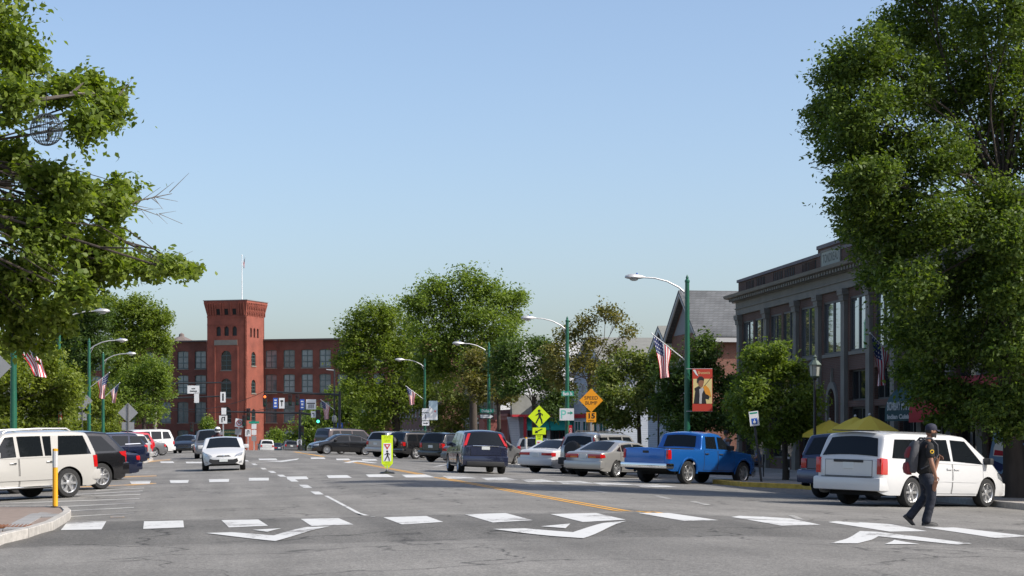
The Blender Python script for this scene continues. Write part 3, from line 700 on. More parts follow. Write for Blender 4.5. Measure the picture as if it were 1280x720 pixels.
for o_ in ra_:
    mb = MB(); a, b, c, d = o_
    mb.box(a, a + .1, .1, .2, c, d).box(b - .1, b, .1, .2, c, d).box((a + b) / 2 - .04, (a + b) / 2 + .04, .1, .2, c, d)
    for j in range(5): z = c + (d - c) * j / 4; mb.box(a + .1, b - .1, .12, .18, max(c, z - .04), min(d, z + .04))
    wv = turned('window', M_greyframe, mb); pn = MB().box(a, b, .21, .23, c, d).build('pane', M_glass, wv)
    turned('sill', M_stone, MB().box(a - .1, b + .1, -.1, .1, c - .18, c))
# crown flares outwards
e = .42
ring0 = [(W0, 0), (0, 0), (0, D1), (W0, D1)]; ring1 = [(W0 - e, -e), (e, -e), (e, D1 + e), (W0 - e, D1 + e)]
mb = MB(); mb.add([(x, y, zfl) for x, y in ring0] + [(x, y, ztop - .5) for x, y in ring1] + [(x, y, ztop - .12) for x, y in ring1], [(i, (i + 1) % 4, 4 + (i + 1) % 4, 4 + i) for i in range(4)] + [(4 + i, 4 + (i + 1) % 4, 8 + (i + 1) % 4, 8 + i) for i in range(4)] + [(8, 9, 10, 11)])
mb.build('crown', M_mill, TWR)
MB().box(W0 - e - .1, e + .1, -e - .1, D1 + e + .1, ztop - .118, ztop).build('coping', mat('lead_coping', (.2, .19, .19), .6), TWR)
nr = 15
for i in range(nr):                                                        # brick ribs under the crown
    x = W0 + (0 - W0) * (i + .5) / nr
    if any(a - .1 < x < b + .1 for a, b, c, d in sq): continue
    MB().prism([(-.14, zfl), (0.02, zfl), (-e + .02, ztop - .5), (-e - .14, ztop - .5)], 'x', x - .11, x + .11).build('corbel_rib', M_mill, TWR)
for i in range(11):
    y = D1 * (i + .5) / 11
    for sg in (-1, 1):
        M_ = Matrix.Translation((0, y, 0)); lean = sg * .38
        mb = MB(); mb.add([(.0, y - .07 - lean, zfl), (.0, y + .07 - lean, zfl), (e, y + .07 + lean, ztop - .5), (e, y - .07 + lean, ztop - .5), (.13, y - .07 - lean, zfl), (.13, y + .07 - lean, zfl), (e + .13, y + .07 + lean, ztop - .5), (e + .13, y - .07 + lean, ztop - .5)], [(0, 1, 2, 3), (4, 7, 6, 5), (0, 4, 5, 1), (1, 5, 6, 2), (2, 6, 7, 3), (3, 7, 4, 0)])
        mb.build('lattice_rib', M_mill, TWR)
for a, b, c, d in sq:
    k = (c - zfl) / (ztop - .5 - zfl) * e; k2 = (d - zfl) / (ztop - .5 - zfl) * e
    MB().add([(a, -k - .03, c), (b, -k - .03, c), (b, -k2 - .03, d), (a, -k2 - .03, d), (a, -k + .1, c), (b, -k + .1, c), (b, -k2 + .1, d), (a, -k2 + .1, d)], [(0, 1, 2, 3), (4, 7, 6, 5), (0, 4, 5, 1), (1, 5, 6, 2), (2, 6, 7, 3), (3, 7, 4, 0)]).build('crown_opening', M_under, TWR)
MB().box(fx(268)[0], fx(296.6)[0], -.08, -.002, zz(431), zz(424.6)).build('name_panel', M_stone, TWR)
MB().box(W0 - .03, .03, -.06, -.002, zz(396.5), zfl - .02).box(W0 - .02, .03, -.05, -.002, zz(406), zz(405)).build('string_course', M_mill, TWR)
for px_ in (268.5, 297): MB().box(fx(px_)[0] - .12, fx(px_)[0] + .12, -.12, -.002, zgr, zz(433)).build('pier', M_mill, TWR)
MB().box(fx(266)[0], fx(300)[0], -.35, -.125, zz(543), zz(537)).build('green_name_board', mat('dark_green_board', (.015, .07, .04), .6), TWR)
lettering('lettering', 'FORT ANDROSS', .5, mat('gold_letters', (.5, .38, .12), .5), TWR, ((fx(266)[0] + fx(300)[0]) / 2, -.36, zz(540)), 3.6)
# flagpole
fp = fx(295)[0]
pole = MB().tube([(fp, 2.2, ztop - .2), (fp, 2.2, zz(318))], [.09, .05], 8).ball((fp, 2.2, zz(317.5)), .12, 8).build('flagpole', M_signwhite, TWR)
# wings
def wing(name, label, pxs, px_end0, px_end1):
    O = (K.x + ly[0] * D1 * .98, K.y + ly[1] * D1 * .98); t = thing(name, label, 'mill wing', (O[0], O[1], 0), rzm)
    f = lambda px: on_line(px, O, lx)[0]
    zr_ = [(zat(458.5, DM), zat(435.5, DM)), (zat(490.5, DM), zat(466.5, DM)), (zat(528, DM), zat(501, DM)), (zat(563, DM), zat(537.5, DM))]
    x0, x1 = f(px_end0), f(px_end1); ops = []
    for p in pxs:
        c = f(p)
        for lo, hi in zr_: ops.append((c - 1.03, c + 1.03, lo, hi))
    ops = [o_ for o_ in ops if x0 + .2 < o_[0] and o_[1] < x1 - .1]
    zt = zat(424, DM)
    mb = wall_mesh(x0, x1, -2.2, zt, ops, .4)
    for a, b, c, d in ops:                                                 # segmental arch heads
        for sg in (-1, 1):
            m_ = (a + b) / 2; pts = [(m_ + sg * 1.03, d)] + [(m_ + sg * 1.03 * (1 - q / 5), d - .13 * (1 - (q / 5)) ** 2) for q in range(6)]
            mb.prism(pts, 'y', 0, .35)
    mb.build('wall', M_milldk, t); MB().box(x0, x1, .46, 16, -2.2, zt - .1).build('building_core', M_milldk, t)
    for o_ in ops: window(t, *o_, 2, 3, M_greyframe, M_mglass, .22, .12, .07, sill=M_stone)
    MB().box(x0, x1, -.35, .5, zt + .002, zt + .28).build('eaves', mat('dark_eaves', (.08, .06, .055), .7), t)
    return t, f
M_milldk = brickmat('mill_wing_brick', (.155, .05, .034), (.13, .043, .03), (.12, .055, .042), .22, .075, .01, .25)
M_mglass = mat('mill_window_glass', (.15, .185, .195), .06, spec=1.0, noise=.3, scale=.8, objrand=.55)
wing('mill_wing', 'long brick mill wing with tall paired windows right of the tower', [338.9 + 22.45 * i for i in range(9)], 330.0, 530)
tl_, f_ = wing('mill_wing', 'long brick mill wing with tall paired windows left of the tower', [250.4 - 21.9 * i for i in range(9)], 60, 258.4)
a = f_(206); MB().lathe([(2.6, zat(424, DM)), (2.6, zat(421, DM)), (.5, zat(414, DM)), (.45, zat(411, DM)), (.0, zat(409, DM))], 8, Matrix.Translation((a, 6, 0))).build('roof_lantern', mat('brown_grey_roof', (.16, .13, .12), .8), tl_)
# ================================================================== VEHICLES
def paint(name, col, metal=.0, rough=.32):
    return mat('car_paint_' + name, col, rough, metal=metal, coat=.8)
M_tyre = mat('tyre_rubber', (.018, .018, .018), .85, noise=.2, scale=12)
M_rim = mat('alloy_rim', (.48, .48, .48), .33, metal=.75)
M_under = mat('underbody_black', (.008, .008, .008), .9)
M_trim = mat('black_plastic_trim', (.022, .022, .023), .6)
M_chrome = mat('chrome', (.75, .75, .75), .12, metal=1)
M_cglass = glassmat('tinted_car_glass', (.008, .010, .012), .03, .35)
M_tail = mat('red_tail_lamp', (.42, .008, .008), .15, coat=.7)
M_amber = mat('amber_lamp', (.6, .16, .01), .2, coat=.6)
M_head = mat('clear_head_lamp', (.42, .44, .46), .08, metal=.5, coat=1)
M_plate = mat('number_plate', (.6, .62, .6), .45)
M_gap = mat('panel_gap', (.01, .01, .01), .9)
def interp(pts, x):
    if x <= pts[0][0]: return pts[0][1]
    for (a, za), (b, zb) in zip(pts, pts[1:]):
        if x <= b: return za + (zb - za) * (x - a) / (b - a) if b > a else zb
    return pts[-1][1]
class Shape:
    def __init__(s, S):
        s.S = S; s.L = S['L']; s.hw = S['W'] / 2; s.h = s.L / 2; s.r = S['r']; s.xf = S['xf']; s.xr = S['xr']
        s.cache = {}
    def top(s, x):
        if x not in s.cache:
            k = s.S.get('sm', .05); s.cache[x] = sum(interp(s.S['top'], x + k * i / 4) for i in range(-4, 5)) / 9
        return s.cache[x]
    def half(s, x):
        f = 1.0; a = s.S.get('nose', .75); b = s.S.get('tail', .5)
        if x > s.h - a: f -= s.S.get('nk', .16) * ((x - (s.h - a)) / a) ** 2.6
        if x < -s.h + b: f -= s.S.get('tk', .09) * ((-s.h + b - x) / b) ** 2.6
        return s.hw * f
    def shoulder(s, x): return min(interp(s.S['belt'], x), s.top(x) - .05)
    def bottom(s, x):
        z = s.S['sill']
        e = max(0, abs(x) - (s.h - .35)) / .35; z += .06 * e * e
        ra = s.r + s.S.get('arch', .055)
        for xw in (s.xf, s.xr):
            d = abs(x - xw)
            if d < ra: z = max(z, s.r + math.sqrt(ra * ra - d * d) * .98)
        return z
    def side(s, x, z):
        "half width of the body side at height z"
        W = s.half(x); zs = s.shoulder(x); z0 = s.S['sill']
        if z <= zs:
            q = (z - z0) / max(.01, zs - z0); return W * (1 - .055 * max(0, (.5 - q) * 2) ** 2 - .028 * max(0, (q - .5) * 2) ** 2)
        return W * .972 - (z - zs) * s.S.get('tumble', .3)
    def roof(s, x, y):
        zt = s.top(x); zs = s.shoulder(x); H = zt - zs; wr = max(.2, s.half(x) * .972 - H * s.S.get('tumble', .3))
        return zt - (.035 + .03 * min(1, H / .5)) * (y / wr) ** 2
    def section(s, x):
        zs = s.shoulder(x); zb = min(s.bottom(x), zs - .04); zt = s.top(x); H = zt - zs; r = min(.13, H * .55)
        pts = [(s.side(x, zb + (zs - zb) * i / 8), zb + (zs - zb) * i / 8) for i in range(9)]
        ze = zt - .05 - r
        if ze < zs: ze = zs + .002
        pts += [(s.side(x, zs + (ze - zs) * i / 4), zs + (ze - zs) * i / 4) for i in range(1, 5)]
        y1, z1 = pts[-1]; y2 = y1 - r * .95; z2 = s.roof(x, y2); yc = y1 - r * .12
        for i in range(1, 5):
            t = i / 4; a = (1 - t) ** 2; b = 2 * t * (1 - t); c = t * t
            pts.append((a * y1 + b * yc + c * y2, a * z1 + b * (z2 + .004) + c * z2))
        for i in range(1, 5):
            y = y2 * (1 - i / 4); pts.append((y, s.roof(x, y)))
        return pts
    def body(s):
        h = s.h
        xs = set(np.linspace(-h, h, 72)) | set(np.linspace(-h, -h + .5, 26)) | set(np.linspace(h - .45, h, 18))
        for xw in (s.xf, s.xr): xs |= set(np.linspace(xw - s.r - .07, xw + s.r + .07, 25))
        for p in s.S.get('dense', ()): xs |= set(np.linspace(p - .12, p + .12, 14))
        xs = sorted(round(float(x), 4) for x in xs)
        mb = MB(); rows = []
        for x in xs:
            sec = s.section(x); e = max(0, (abs(x) - (h - .09)) / .09)
            zc = (sec[0][1] + sec[-1][1]) / 2; k = 1 - .07 * e * e; kw = 1 - .05 * e * e
            full = [(x, y * kw, zc + (z - zc) * k) for y, z in sec] + [(x, -y * kw, zc + (z - zc) * k) for y, z in sec[-2::-1]]
            rows.append(full)
        n = len(rows[0]); vs_ = [p for r in rows for p in r]
        fs = [(i * n + k, i * n + k + 1, (i + 1) * n + k + 1, (i + 1) * n + k) for i in range(len(rows) - 1) for k in range(n - 1)]
        fs += [tuple(range(n)), tuple((len(rows) - 1) * n + k for k in range(n))[::-1]]
        mb.add(vs_, fs); return mb
    def side_patch(s, q, sg, off=.006, nu=10, nv=5, mb=None, thick=0):
        "patch on the body side: q = corners (x,z) bottom-rear, bottom-front, top-front, top-rear; sg = +1 left, -1 right"
        mb = mb or MB(); (ax, az), (bx, bz), (cx, cz), (dx, dz) = q
        def fn(u, v):
            x = (ax * (1 - u) + bx * u) * (1 - v) + (dx * (1 - u) + cx * u) * v; z = (az * (1 - u) + bz * u) * (1 - v) + (dz * (1 - u) + cz * u) * v
            zb = s.bottom(x) + .012
            return (x, sg * (s.side(x, max(z, zb)) + off), max(z, zb))
        return mb.grid(fn, nu, nv)
    def front_x(s, y, z):
        x = s.h
        while x > .6 and (s.side(x, z) < abs(y) or s.roof(x, min(abs(y), s.half(x) * .9)) < z): x -= .008
        return x
    def front_patch(s, q, sg, off=.014, nu=8, nv=5):
        "patch seen from the front: q = corners (y, z) inner-bottom, outer-bottom, outer-top, inner-top"
        (ax, az), (bx, bz), (cx, cz), (dx, dz) = q
        def fn(u, v):
            y = (ax * (1 - u) + bx * u) * (1 - v) + (dx * (1 - u) + cx * u) * v; z = (az * (1 - u) + bz * u) * (1 - v) + (dz * (1 - u) + cz * u) * v
            return (s.front_x(y, z) + off, sg * (y + off * .5), z)
        return MB().grid(fn, nu, nv)
    def top_patch(s, x0, w0, x1, w1, off=.008, nu=10, nv=10, mb=None):
        "patch over hood, windscreen, roof or rear glass between stations x0 and x1"
        mb = mb or MB()
        def fn(u, v):
            x = x0 + (x1 - x0) * v; y = (w0 + (w1 - w0) * v) * (2 * u - 1); e = .01
            z = s.roof(x, y); dx = (s.roof(x + e, y) - s.roof(x - e, y)) / (2 * e); dy = (s.roof(x, y + e) - s.roof(x, y - e)) / (2 * e)
            n = Vector((-dx, -dy, 1)).normalized() * off
            return Vector((x, y, z)) + n
        return mb.grid(fn, nu, nv)
WHEELS = {}
def wheel_meshes(r, style, wd=.23):
    k = (r, style)
    if k in WHEELS: return WHEELS[k]
    A = Matrix.Rotation(-PI / 2, 4, 'X')                                    # outer face towards +y
    rr = r * .66
    t = MB().lathe([(rr - .01, -wd * .5), (r * .93, -wd * .5), (r * .985, -wd * .38), (r, -wd * .2), (r, wd * .2), (r * .985, wd * .38), (r * .93, wd * .5), (rr + .01, wd * .5), (rr - .012, wd * .38), (rr - .03, -wd * .2), (0, -wd * .2)], 28, A).mesh('wheel', M_tyre, True)
    mb = MB(); mb.lathe([(rr - .03, wd * .05), (rr - .012, wd * .42), (rr + .006, wd * .49), (rr + .012, wd * .47), (rr - .03, wd * .0)], 28, A)
    n = {'six': 6, 'five': 5, 'ten': 9, 'cap': 7}[style]
    sw = {'six': .17, 'five': .22, 'ten': .11, 'cap': .2}[style] * rr * 2 * .8
    for i in range(n):
        R = A @ Matrix.Rotation(2 * PI * i / n, 4, 'Z')
        mb.prism([(.0, -sw * .45), (rr * .55, -sw * .38), (rr, -sw * .55), (rr, sw * .55), (rr * .55, sw * .38), (0, sw * .45)], 'z', wd * .18, wd * .36, R)
    mb.lathe([(rr * .3, wd * .2), (rr * .28, wd * .4), (rr * .15, wd * .44), (0, wd * .44)], 14, A)
    rm = mb.mesh('rim', M_rim, True)
    bk = MB().lathe([(rr - .02, wd * .04), (0, wd * .04)], 20, A).mesh('brake_disc', M_under)
    WHEELS[k] = (t, rm, bk); return WHEELS[k]
def plane_basis(loc, ang):
    e = 1.2; hx, hy = math.cos(ang), math.sin(ang); lx, ly = -hy, hx
    def g(a, b): return gz(loc[0] + hx * a + lx * b, loc[1] + hy * a + ly * b)
    dz = (g(e, 0) - g(-e, 0)) / (2 * e); dl = (g(0, .8) - g(0, -.8)) / 1.6
    X = Vector((hx, hy, dz)).normalized(); Y = Vector((lx, ly, dl)); Y = (Y - X * Y.dot(X)).normalized(); Z = X.cross(Y)
    return Matrix((X, Y, Z)).transposed()
def make_car(S, col, name, label, cat, ref_px, ref, heading, group=None, style='six', win=None, rear='suv', bumper=None, extras=None, tint=None):
    sh = Shape(S); h = sh.h; W = sh.hw
    t = thing(name, label, cat, group=group)
    ang = math.radians(heading); g = G(*ref_px) if len(ref_px) == 2 else at(ref_px[0], 560, ref_px[2])
    lx = {'rl': (sh.xr, W - .12), 'rr': (sh.xr, -W + .12), 'fl': (sh.xf, W - .12), 'fr': (sh.xf, -W + .12), 'f': (sh.xf, 0), 'r': (sh.xr, 0)}[ref]
    loc = Vector((g.x - (math.cos(ang) * lx[0] - math.sin(ang) * lx[1]), g.y - (math.sin(ang) * lx[0] + math.cos(ang) * lx[1]), 0))
    B = plane_basis(loc, ang)
    cz = sum(gz(loc.x + math.cos(ang) * a - math.sin(ang) * b, loc.y + math.sin(ang) * a + math.cos(ang) * b) for a in (sh.xf, sh.xr) for b in (W - .1, -W + .1)) / 4
    t.location = (loc.x, loc.y, cz + .002); t.rotation_euler = B.to_euler()
    pm_ = col; gl = tint or M_cglass; bc = bumper or col
    bod = sh.body().build('body', pm_, t, 'all', fix=True)
    bod.data.set_sharp_from_angle(angle=math.radians(50))
    mb = MB(); mb.box(-h + .25, h - .3, -W + .27, W - .27, S['sill'] - .02, min(.62, S['belt'][0][1] - .2))
    mb.box(sh.xr + sh.r + .1, sh.xf - sh.r - .1, -W + .1, W - .1, S['sill'] - .03, S['sill'] + .2)
    for xw in (sh.xf, sh.xr): mb.box(xw - sh.r - .05, xw + sh.r + .05, -W + .26, W - .26, .3, sh.r + sh.r + .1)
    mb.build('underbody', M_under, t)
    tm, rm, bk = wheel_meshes(S['r'], style)
    for xw in (sh.xf, sh.xr):
        for sg in (1, -1):
            o = link('wheel', tm, t); o.location = (xw, sg * (W - .125), S['r']); o.rotation_euler = (0, .3 * (xw > 0), 0 if sg > 0 else PI)
            link('rim', rm, o); link('brake_disc', bk, o)
    # glass
    xb, wb_, xt, wt_ = S['ws']; sh.top_patch(xb, wb_, xt, wt_).build('windshield', gl, t, True)
    if S.get('rw'):
        xb, wb_, xt, wt_ = S['rw']; sh.top_patch(xb, wb_, xt, wt_, nv=14).build('rear_window', gl, t, True)
    for sg in (1, -1):
        for q in S['win']: sh.side_patch(q, sg, .006, 12, 6).build('side_window', gl, t, True)
        for (x0, x1, hx_) in S.get('doors', ()):
            zt_ = lambda x: interp(S['belt'], x) + .005
            z0 = S['sill'] + .05
            sh.side_patch([(x0 - .012, z0 - .01), (x1 + .012, z0 - .01), (x1 + .012, zt_(x1)), (x0 - .012, zt_(x0))], sg, .0025, 14, 8).build('door_seam', M_gap, t, True)
            dr = sh.side_patch([(x0 + .004, z0), (x1 - .004, z0), (x1 - .004, zt_(x1) - .006), (x0 + .004, zt_(x0) - .006)], sg, .005, 14, 8).build('door', pm_, t, True)
            y = sh.side(hx_, zt_(hx_) - .12)
            MB().rbox(hx_ - .1, hx_ + .1, min(sg * (y + .004), sg * (y + .035)), max(sg * (y + .004), sg * (y + .035)), zt_(hx_) - .14, zt_(hx_) - .10, .012).build('door_handle', S.get('hm', pm_), dr, True)
        # mirror
        mx, mz = S.get('mir', (xt, 1.0)); y = sh.side(mx, mz)
        MB().rbox(mx - .06, mx + .09, min(sg * (y - .02), sg * (y + .2)), max(sg * (y - .02), sg * (y + .2)), mz - .06, mz + .1, .035).build('wing_mirror', S.get('mm', pm_), t, True)
        # lamps that wrap the corners
        for q, m_ in S.get('tl', ()): sh.side_patch(q, sg, .008, 10, 6).build('taillight', m_, t, True)
        for q in S.get('hl', ()): sh.side_patch(q, sg, .008, 12, 6).build('headlight', M_head, t, True)
    # bumpers
    rb = S.get('rbump', (.36, .62, .07)); k = sh.half(-h) * .95
    def bump(x0, x1, w_, z0, z1, m_, nm):
        mb = MB(); mb.rbox(min(x0, x1), max(x0, x1), -w_, w_, z0, z1, .045); return mb.build(nm, m_, t, True)
    bump(-h - rb[2], -h + .3, sh.half(-h + .15) + .006, rb[0], rb[1], bc, 'rear_bumper')
    fb = S.get('fbump', (.28, .55, .05)); fb and bump(h - .2, h + fb[2], sh.half(h) * 1.0, fb[0], fb[1], bc, 'front_bumper')
    if S.get('tg'):                                                        # tailgate panel with its dark shut line
        ty, tz0, tz1 = sh.half(-h) * .95 - .19, S['rbump'][1] + .03 if 'rbump' in S else .66, S['belt'][0][1] - .01
        MB().box(-h - .003, -h + .02, -ty - .014, ty + .014, tz0 - .014, tz1 + .01).build('tailgate_seam', M_gap, t)
        MB().rbox(-h - .009, -h + .02, -ty, ty, tz0, tz1, .004).build('tailgate', pm_, t)
    # plates
    pz = S.get('pz', .85); MB().rbox(-h - .022, -h + .01, -.155, .155, pz - .075, pz + .075, .006).build('number_plate', M_plate, t)
    gz0, gz1, gw = S.get('gr', (.6, .74, .5)); MB().rbox(h - .05, h + .012, -gw, gw, gz0, gz1, .01).build('grille', M_trim, t)
    if rear:                                                                # lamps across the rear face
        for sg in (1, -1):
            for (y0, y1, z0, z1, m_) in S.get('rl', ()):
                MB().rbox(-h - .015, -h + .05, min(sg * y0, sg * y1), max(sg * y0, sg * y1), z0, z1, .01).build('taillight', m_, t, True)
    if extras: extras(t, sh)
    return t
# ---- shapes (metres; x forward, origin on the ground under the middle)
def suv_shape(L, W, H, r, xf, xr, rs=.34, hood=1.02, wt=.45, wb=1.12, beltr=1.05, beltf=.98, rows=None, sill=.30, tl=None, **k):
    h = L / 2
    win = rows or [[(-h + .3, beltr + .05), (-h + 1.05, beltr + .04), (-h + 1.0, H - .2), (-h + .48, H - .22)],
                   [(-h + 1.18, beltr + .04), (-h + 2.05, beltr + .02), (-h + 2.02, H - .17), (-h + 1.12, H - .19)],
                   [(-h + 2.15, beltr + .02), (wb - .28, beltf + .05), (wt - .08, H - .17), (-h + 2.12, H - .17)]]
    S = dict(L=L, W=W, r=r, xf=xf, xr=xr, sill=sill,
             top=[(-h, beltr + .02), (-h + rs, H - .05), (-h + rs + .5, H - .005), (wt - .5, H), (wt, H - .035), (wb, hood + .05), (h - .35, hood - .06), (h - .08, hood - .16), (h, hood - .32)],
             belt=[(-h, beltr), (wb, beltf), (h - .4, hood - .12), (h, hood - .4)], tumble=.24,
             ws=(wb - .03, W / 2 - .19, wt + .02, W / 2 - .34), rw=(-h + .04, W / 2 - .2, -h + rs - .04, W / 2 - .33),
             win=win, doors=[(-h + 1.2, -h + 2.1, -h + 1.35), (-h + 2.14, wb - .12, -h + 2.3)], mir=(wb - .32, beltf + .1),
             tl=tl if tl is not None else [([(-h + .005, .78), (-h + .16, .78), (-h + .17, 1.0), (-h + .005, 1.02)], M_tail)],
             tg=True, rl=[(W / 2 - .28, W / 2 - .12, .78, 1.03, M_tail)], hl=[[(h - .42, hood - .26), (h - .06, hood - .32), (h - .08, hood - .17), (h - .4, hood - .13)]])
    S.update(k); return S
def sedan_shape(L, W, H, r, xf, xr, **k):
    h = L / 2
    S = dict(L=L, W=W, r=r, xf=xf, xr=xr, sill=.22, arch=.045,
             top=[(-h, .84), (-h + .06, .93), (-h + .2, .97), (-h + .62, 1.0), (-h + 1.42, H - .05), (-h + 2.0, H), (.35, H - .015), (.62, H - .07), (1.28, .98), (h - .5, .86), (h - .12, .74), (h, .6)],
             belt=[(-h, .86), (-h + .7, .95), (1.2, .88), (h - .4, .74), (h, .5)], tumble=.42,
             ws=(1.24, W / 2 - .2, .64, W / 2 - .37), rw=(-h + .66, W / 2 - .24, -h + 1.38, W / 2 - .38),
             win=[[(-h + .98, .99), (-h + 1.3, .98), (-h + 1.32, H - .17), (-h + 1.26, H - .2)], [(-h + 1.36, .98), (-h + 2.12, .95), (-h + 2.16, H - .13), (-h + 1.4, H - .15)], [(-h + 2.22, .95), (.98, .92), (.5, H - .13), (-h + 2.24, H - .13)]],
             doors=[(-h + 1.25, -h + 2.17, -h + 1.45), (-h + 2.2, 1.05, -h + 2.4)], mir=(.8, .96),
             tl=[([(-h + .005, .68), (-h + .2, .69), (-h + .22, .83), (-h + .005, .84)], M_tail)], rl=[(W / 2 - .6, W / 2 - .1, .68, .82, M_tail)],
             hl=[[(h - .4, .6), (h - .05, .57), (h - .1, .68), (h - .42, .72)]], rbump=(.33, .6, .07), fbump=(.22, .5, .05), pz=.74, gr=(.46, .6, .4), nk=.2)
    S.update(k); return S
def hatch_shape(L, W, H, r, xf, xr, **k):
    h = L / 2
    S = suv_shape(L, W, H, r, xf, xr, rs=.5, hood=.88, wt=.45, wb=1.2, beltr=.95, beltf=.88, sill=.22, rows=[[(-h + .45, .98), (-h + 1.5, .96), (-h + 1.5, H - .16), (-h + .85, H - .2)], [(-h + 1.6, .96), (.95, .92), (.42, H - .14), (-h + 1.6, H - .15)]], doors=[(-h + 1.2, .95, -h + 1.4)],
                  tl=[([(-h + .005, .75), (-h + .18, .76), (-h + .2, .95), (-h + .005, .96)], M_tail)], mir=(.85, .96))
    S.update(k); return S
PEARL = paint('pearl_white', (.40, .388, .362)); WHITE = paint('white', (.56, .56, .555)); BLACK = paint('black', (.008, .008, .009), rough=.2); NAVY = paint('navy', (.008, .012, .034), .3, .22)
SILVER = paint('silver', (.42, .41, .39), .55, .3); BLUE = paint('bright_blue', (.013, .12, .42), .35, .25); RED = paint('red', (.45, .012, .02)); SLATE = paint('slate_blue', (.045, .055, .10), .5, .25)
GREY = paint('grey', (.16, .16, .165), .5); MAROON = paint('maroon', (.022, .004, .005)); DKBLUE = paint('dark_blue', (.02, .032, .05), .35); CRVB = paint('violet_blue', (.03, .036, .07), .5, .22)
def roof_rack(m_, x0, x1, yy, z):
    def f(t, sh):
        for sg in (1, -1):
            mb = MB(); zs = [sh.roof(x0, yy), sh.roof((x0 + x1) / 2, yy), sh.roof(x1, yy)]
            mb.tube([(x0, sg * yy, zs[0]), (x0 + .12, sg * yy, zs[0] + .07), ((x0 + x1) / 2, sg * yy, zs[1] + .075), (x1 - .15, sg * yy, zs[2] + .07), (x1, sg * yy, zs[2])], .022, 6); mb.build('roof_rail', m_, t, True)
    return f
# left row, nose-in at an angle towards the camera
LG = 'vehicles parked at an angle along the left kerb'
S = suv_shape(4.82, 1.87, 1.80, .385, 1.47, -1.43, rs=.26, arch=.06, hood=1.08, beltr=1.10, beltf=1.05, rbump=(.45, .72, .06), hm=M_chrome,
              rows=[[(-2.18, 1.13), (-1.12, 1.12), (-1.22, 1.63), (-2.0, 1.62)], [(-.92, 1.12), (-.72, 1.12), (-.72, 1.63), (-.98, 1.63)], [(-.66, 1.12), (.05, 1.11), (.06, 1.64), (-.66, 1.64)], [(.16, 1.11), (.88, 1.08), (.42, 1.62), (.16, 1.64)]],
              tl=[([(-2.405, .78), (-2.26, .78), (-2.24, 1.09), (-2.405, 1.1)], M_tail)])
S['doors'] = [(-1.02, .08, -.84), (.12, 1.02, .28)]
def ex_explorer(t, sh):
    roof_rack(M_galv, -1.75, .35, .58, 0)(t, sh)
    for sg in (1, -1):
        MB().rbox(-.85, .9, min(sg * .80, sg * .97), max(sg * .80, sg * .97), .30, .345, .015).build('running_board', M_chrome, t, True)
        sh.side_patch([(-.98, .5), (1.0, .5), (1.0, .62), (-.98, .62)], sg, .022, 12, 2).build('side_moulding', PEARL, t, True)
make_car(S, PEARL, 'sport_utility_vehicle', 'pearl white SUV with silver roof rails parked nearest the yellow post on the left', 'suv', (84, 622), 'rl', 219, LG, 'six', extras=ex_explorer)
S = suv_shape(4.85, 1.95, 1.78, .39, 1.5, -1.45, rs=.62, arch=.06, hood=1.06, beltr=1.10, beltf=1.03, rbump=(.42, .78, .06),
              rows=[[(-2.0, 1.14), (-.95, 1.13), (-.95, 1.6), (-1.55, 1.58)], [(-.85, 1.13), (.02, 1.12), (.02, 1.61), (-.85, 1.6)], [(.12, 1.12), (.86, 1.08), (.44, 1.6), (.12, 1.61)]],
              tl=[([(-2.42, .92), (-2.2, 1.0), (-2.1, 1.1), (-2.42, 1.12)], M_tail)])
make_car(S, BLACK, 'sport_utility_vehicle', 'glossy black SUV with angular red tail lamp parked beside the pearl white SUV', 'suv', (125.5, 611.5), 'rl', 219, LG, 'ten')
make_car(sedan_shape(4.7, 1.8, 1.45, .32, 1.4, -1.32), NAVY, 'sedan', 'dark blue low car mostly hidden behind the black SUV on the left', 'sedan', (146, 600), 'rl', 219, LG, 'ten')
def chrome_win(t, sh):
    for sg in (1, -1): sh.side_patch([(-1.9, 1.14), (-1.0, 1.13), (-1.0, 1.165), (-1.85, 1.175)], sg, .012, 8, 1).build('window_trim', M_chrome, t)
make_car(suv_shape(4.7, 1.88, 1.72, .37, 1.45, -1.4, rs=.6, rbump=(.42, .72, .05), tl=[([(-2.345, .95), (-2.1, 1.0), (-2.1, 1.08), (-2.345, 1.1)], M_tail)]), NAVY, 'sport_utility_vehicle', 'navy blue SUV with chrome window line between the black SUV and a silver one', 'suv', (165, 585.5), 'rl', 219, LG, 'ten', extras=chrome_win)
make_car(suv_shape(4.6, 1.82, 1.7, .36, 1.4, -1.35, rs=.5), SILVER, 'sport_utility_vehicle', 'silver SUV squeezed between the navy SUV and the red SUV on the left', 'suv', (173, 579.5), 'rl', 219, LG, 'ten')
make_car(suv_shape(4.7, 1.85, 1.75, .38, 1.45, -1.4, rs=.4, rbump=(.42, .7, .05)), RED, 'sport_utility_vehicle', 'bright red SUV parked in the left row behind a yellow post', 'suv', (179, 573.2), 'rl', 219, LG, 'five', bumper=M_trim)
make_car(sedan_shape(4.6, 1.76, 1.42, .32, 1.38, -1.3), GREY, 'sedan', 'small grey car between the red SUV and the big white SUV', 'sedan', (193, 571.4), 'rl', 219, LG, 'five')
make_car(suv_shape(5.4, 2.0, 1.92, .4, 1.75, -1.6, rs=.3, hood=1.15, beltr=1.15, beltf=1.1, wt=.75, wb=1.45), WHITE, 'sport_utility_vehicle', 'large white SUV at the far end of the left parked row', 'suv', (203, 569.4), 'rl', 219, LG, 'five')
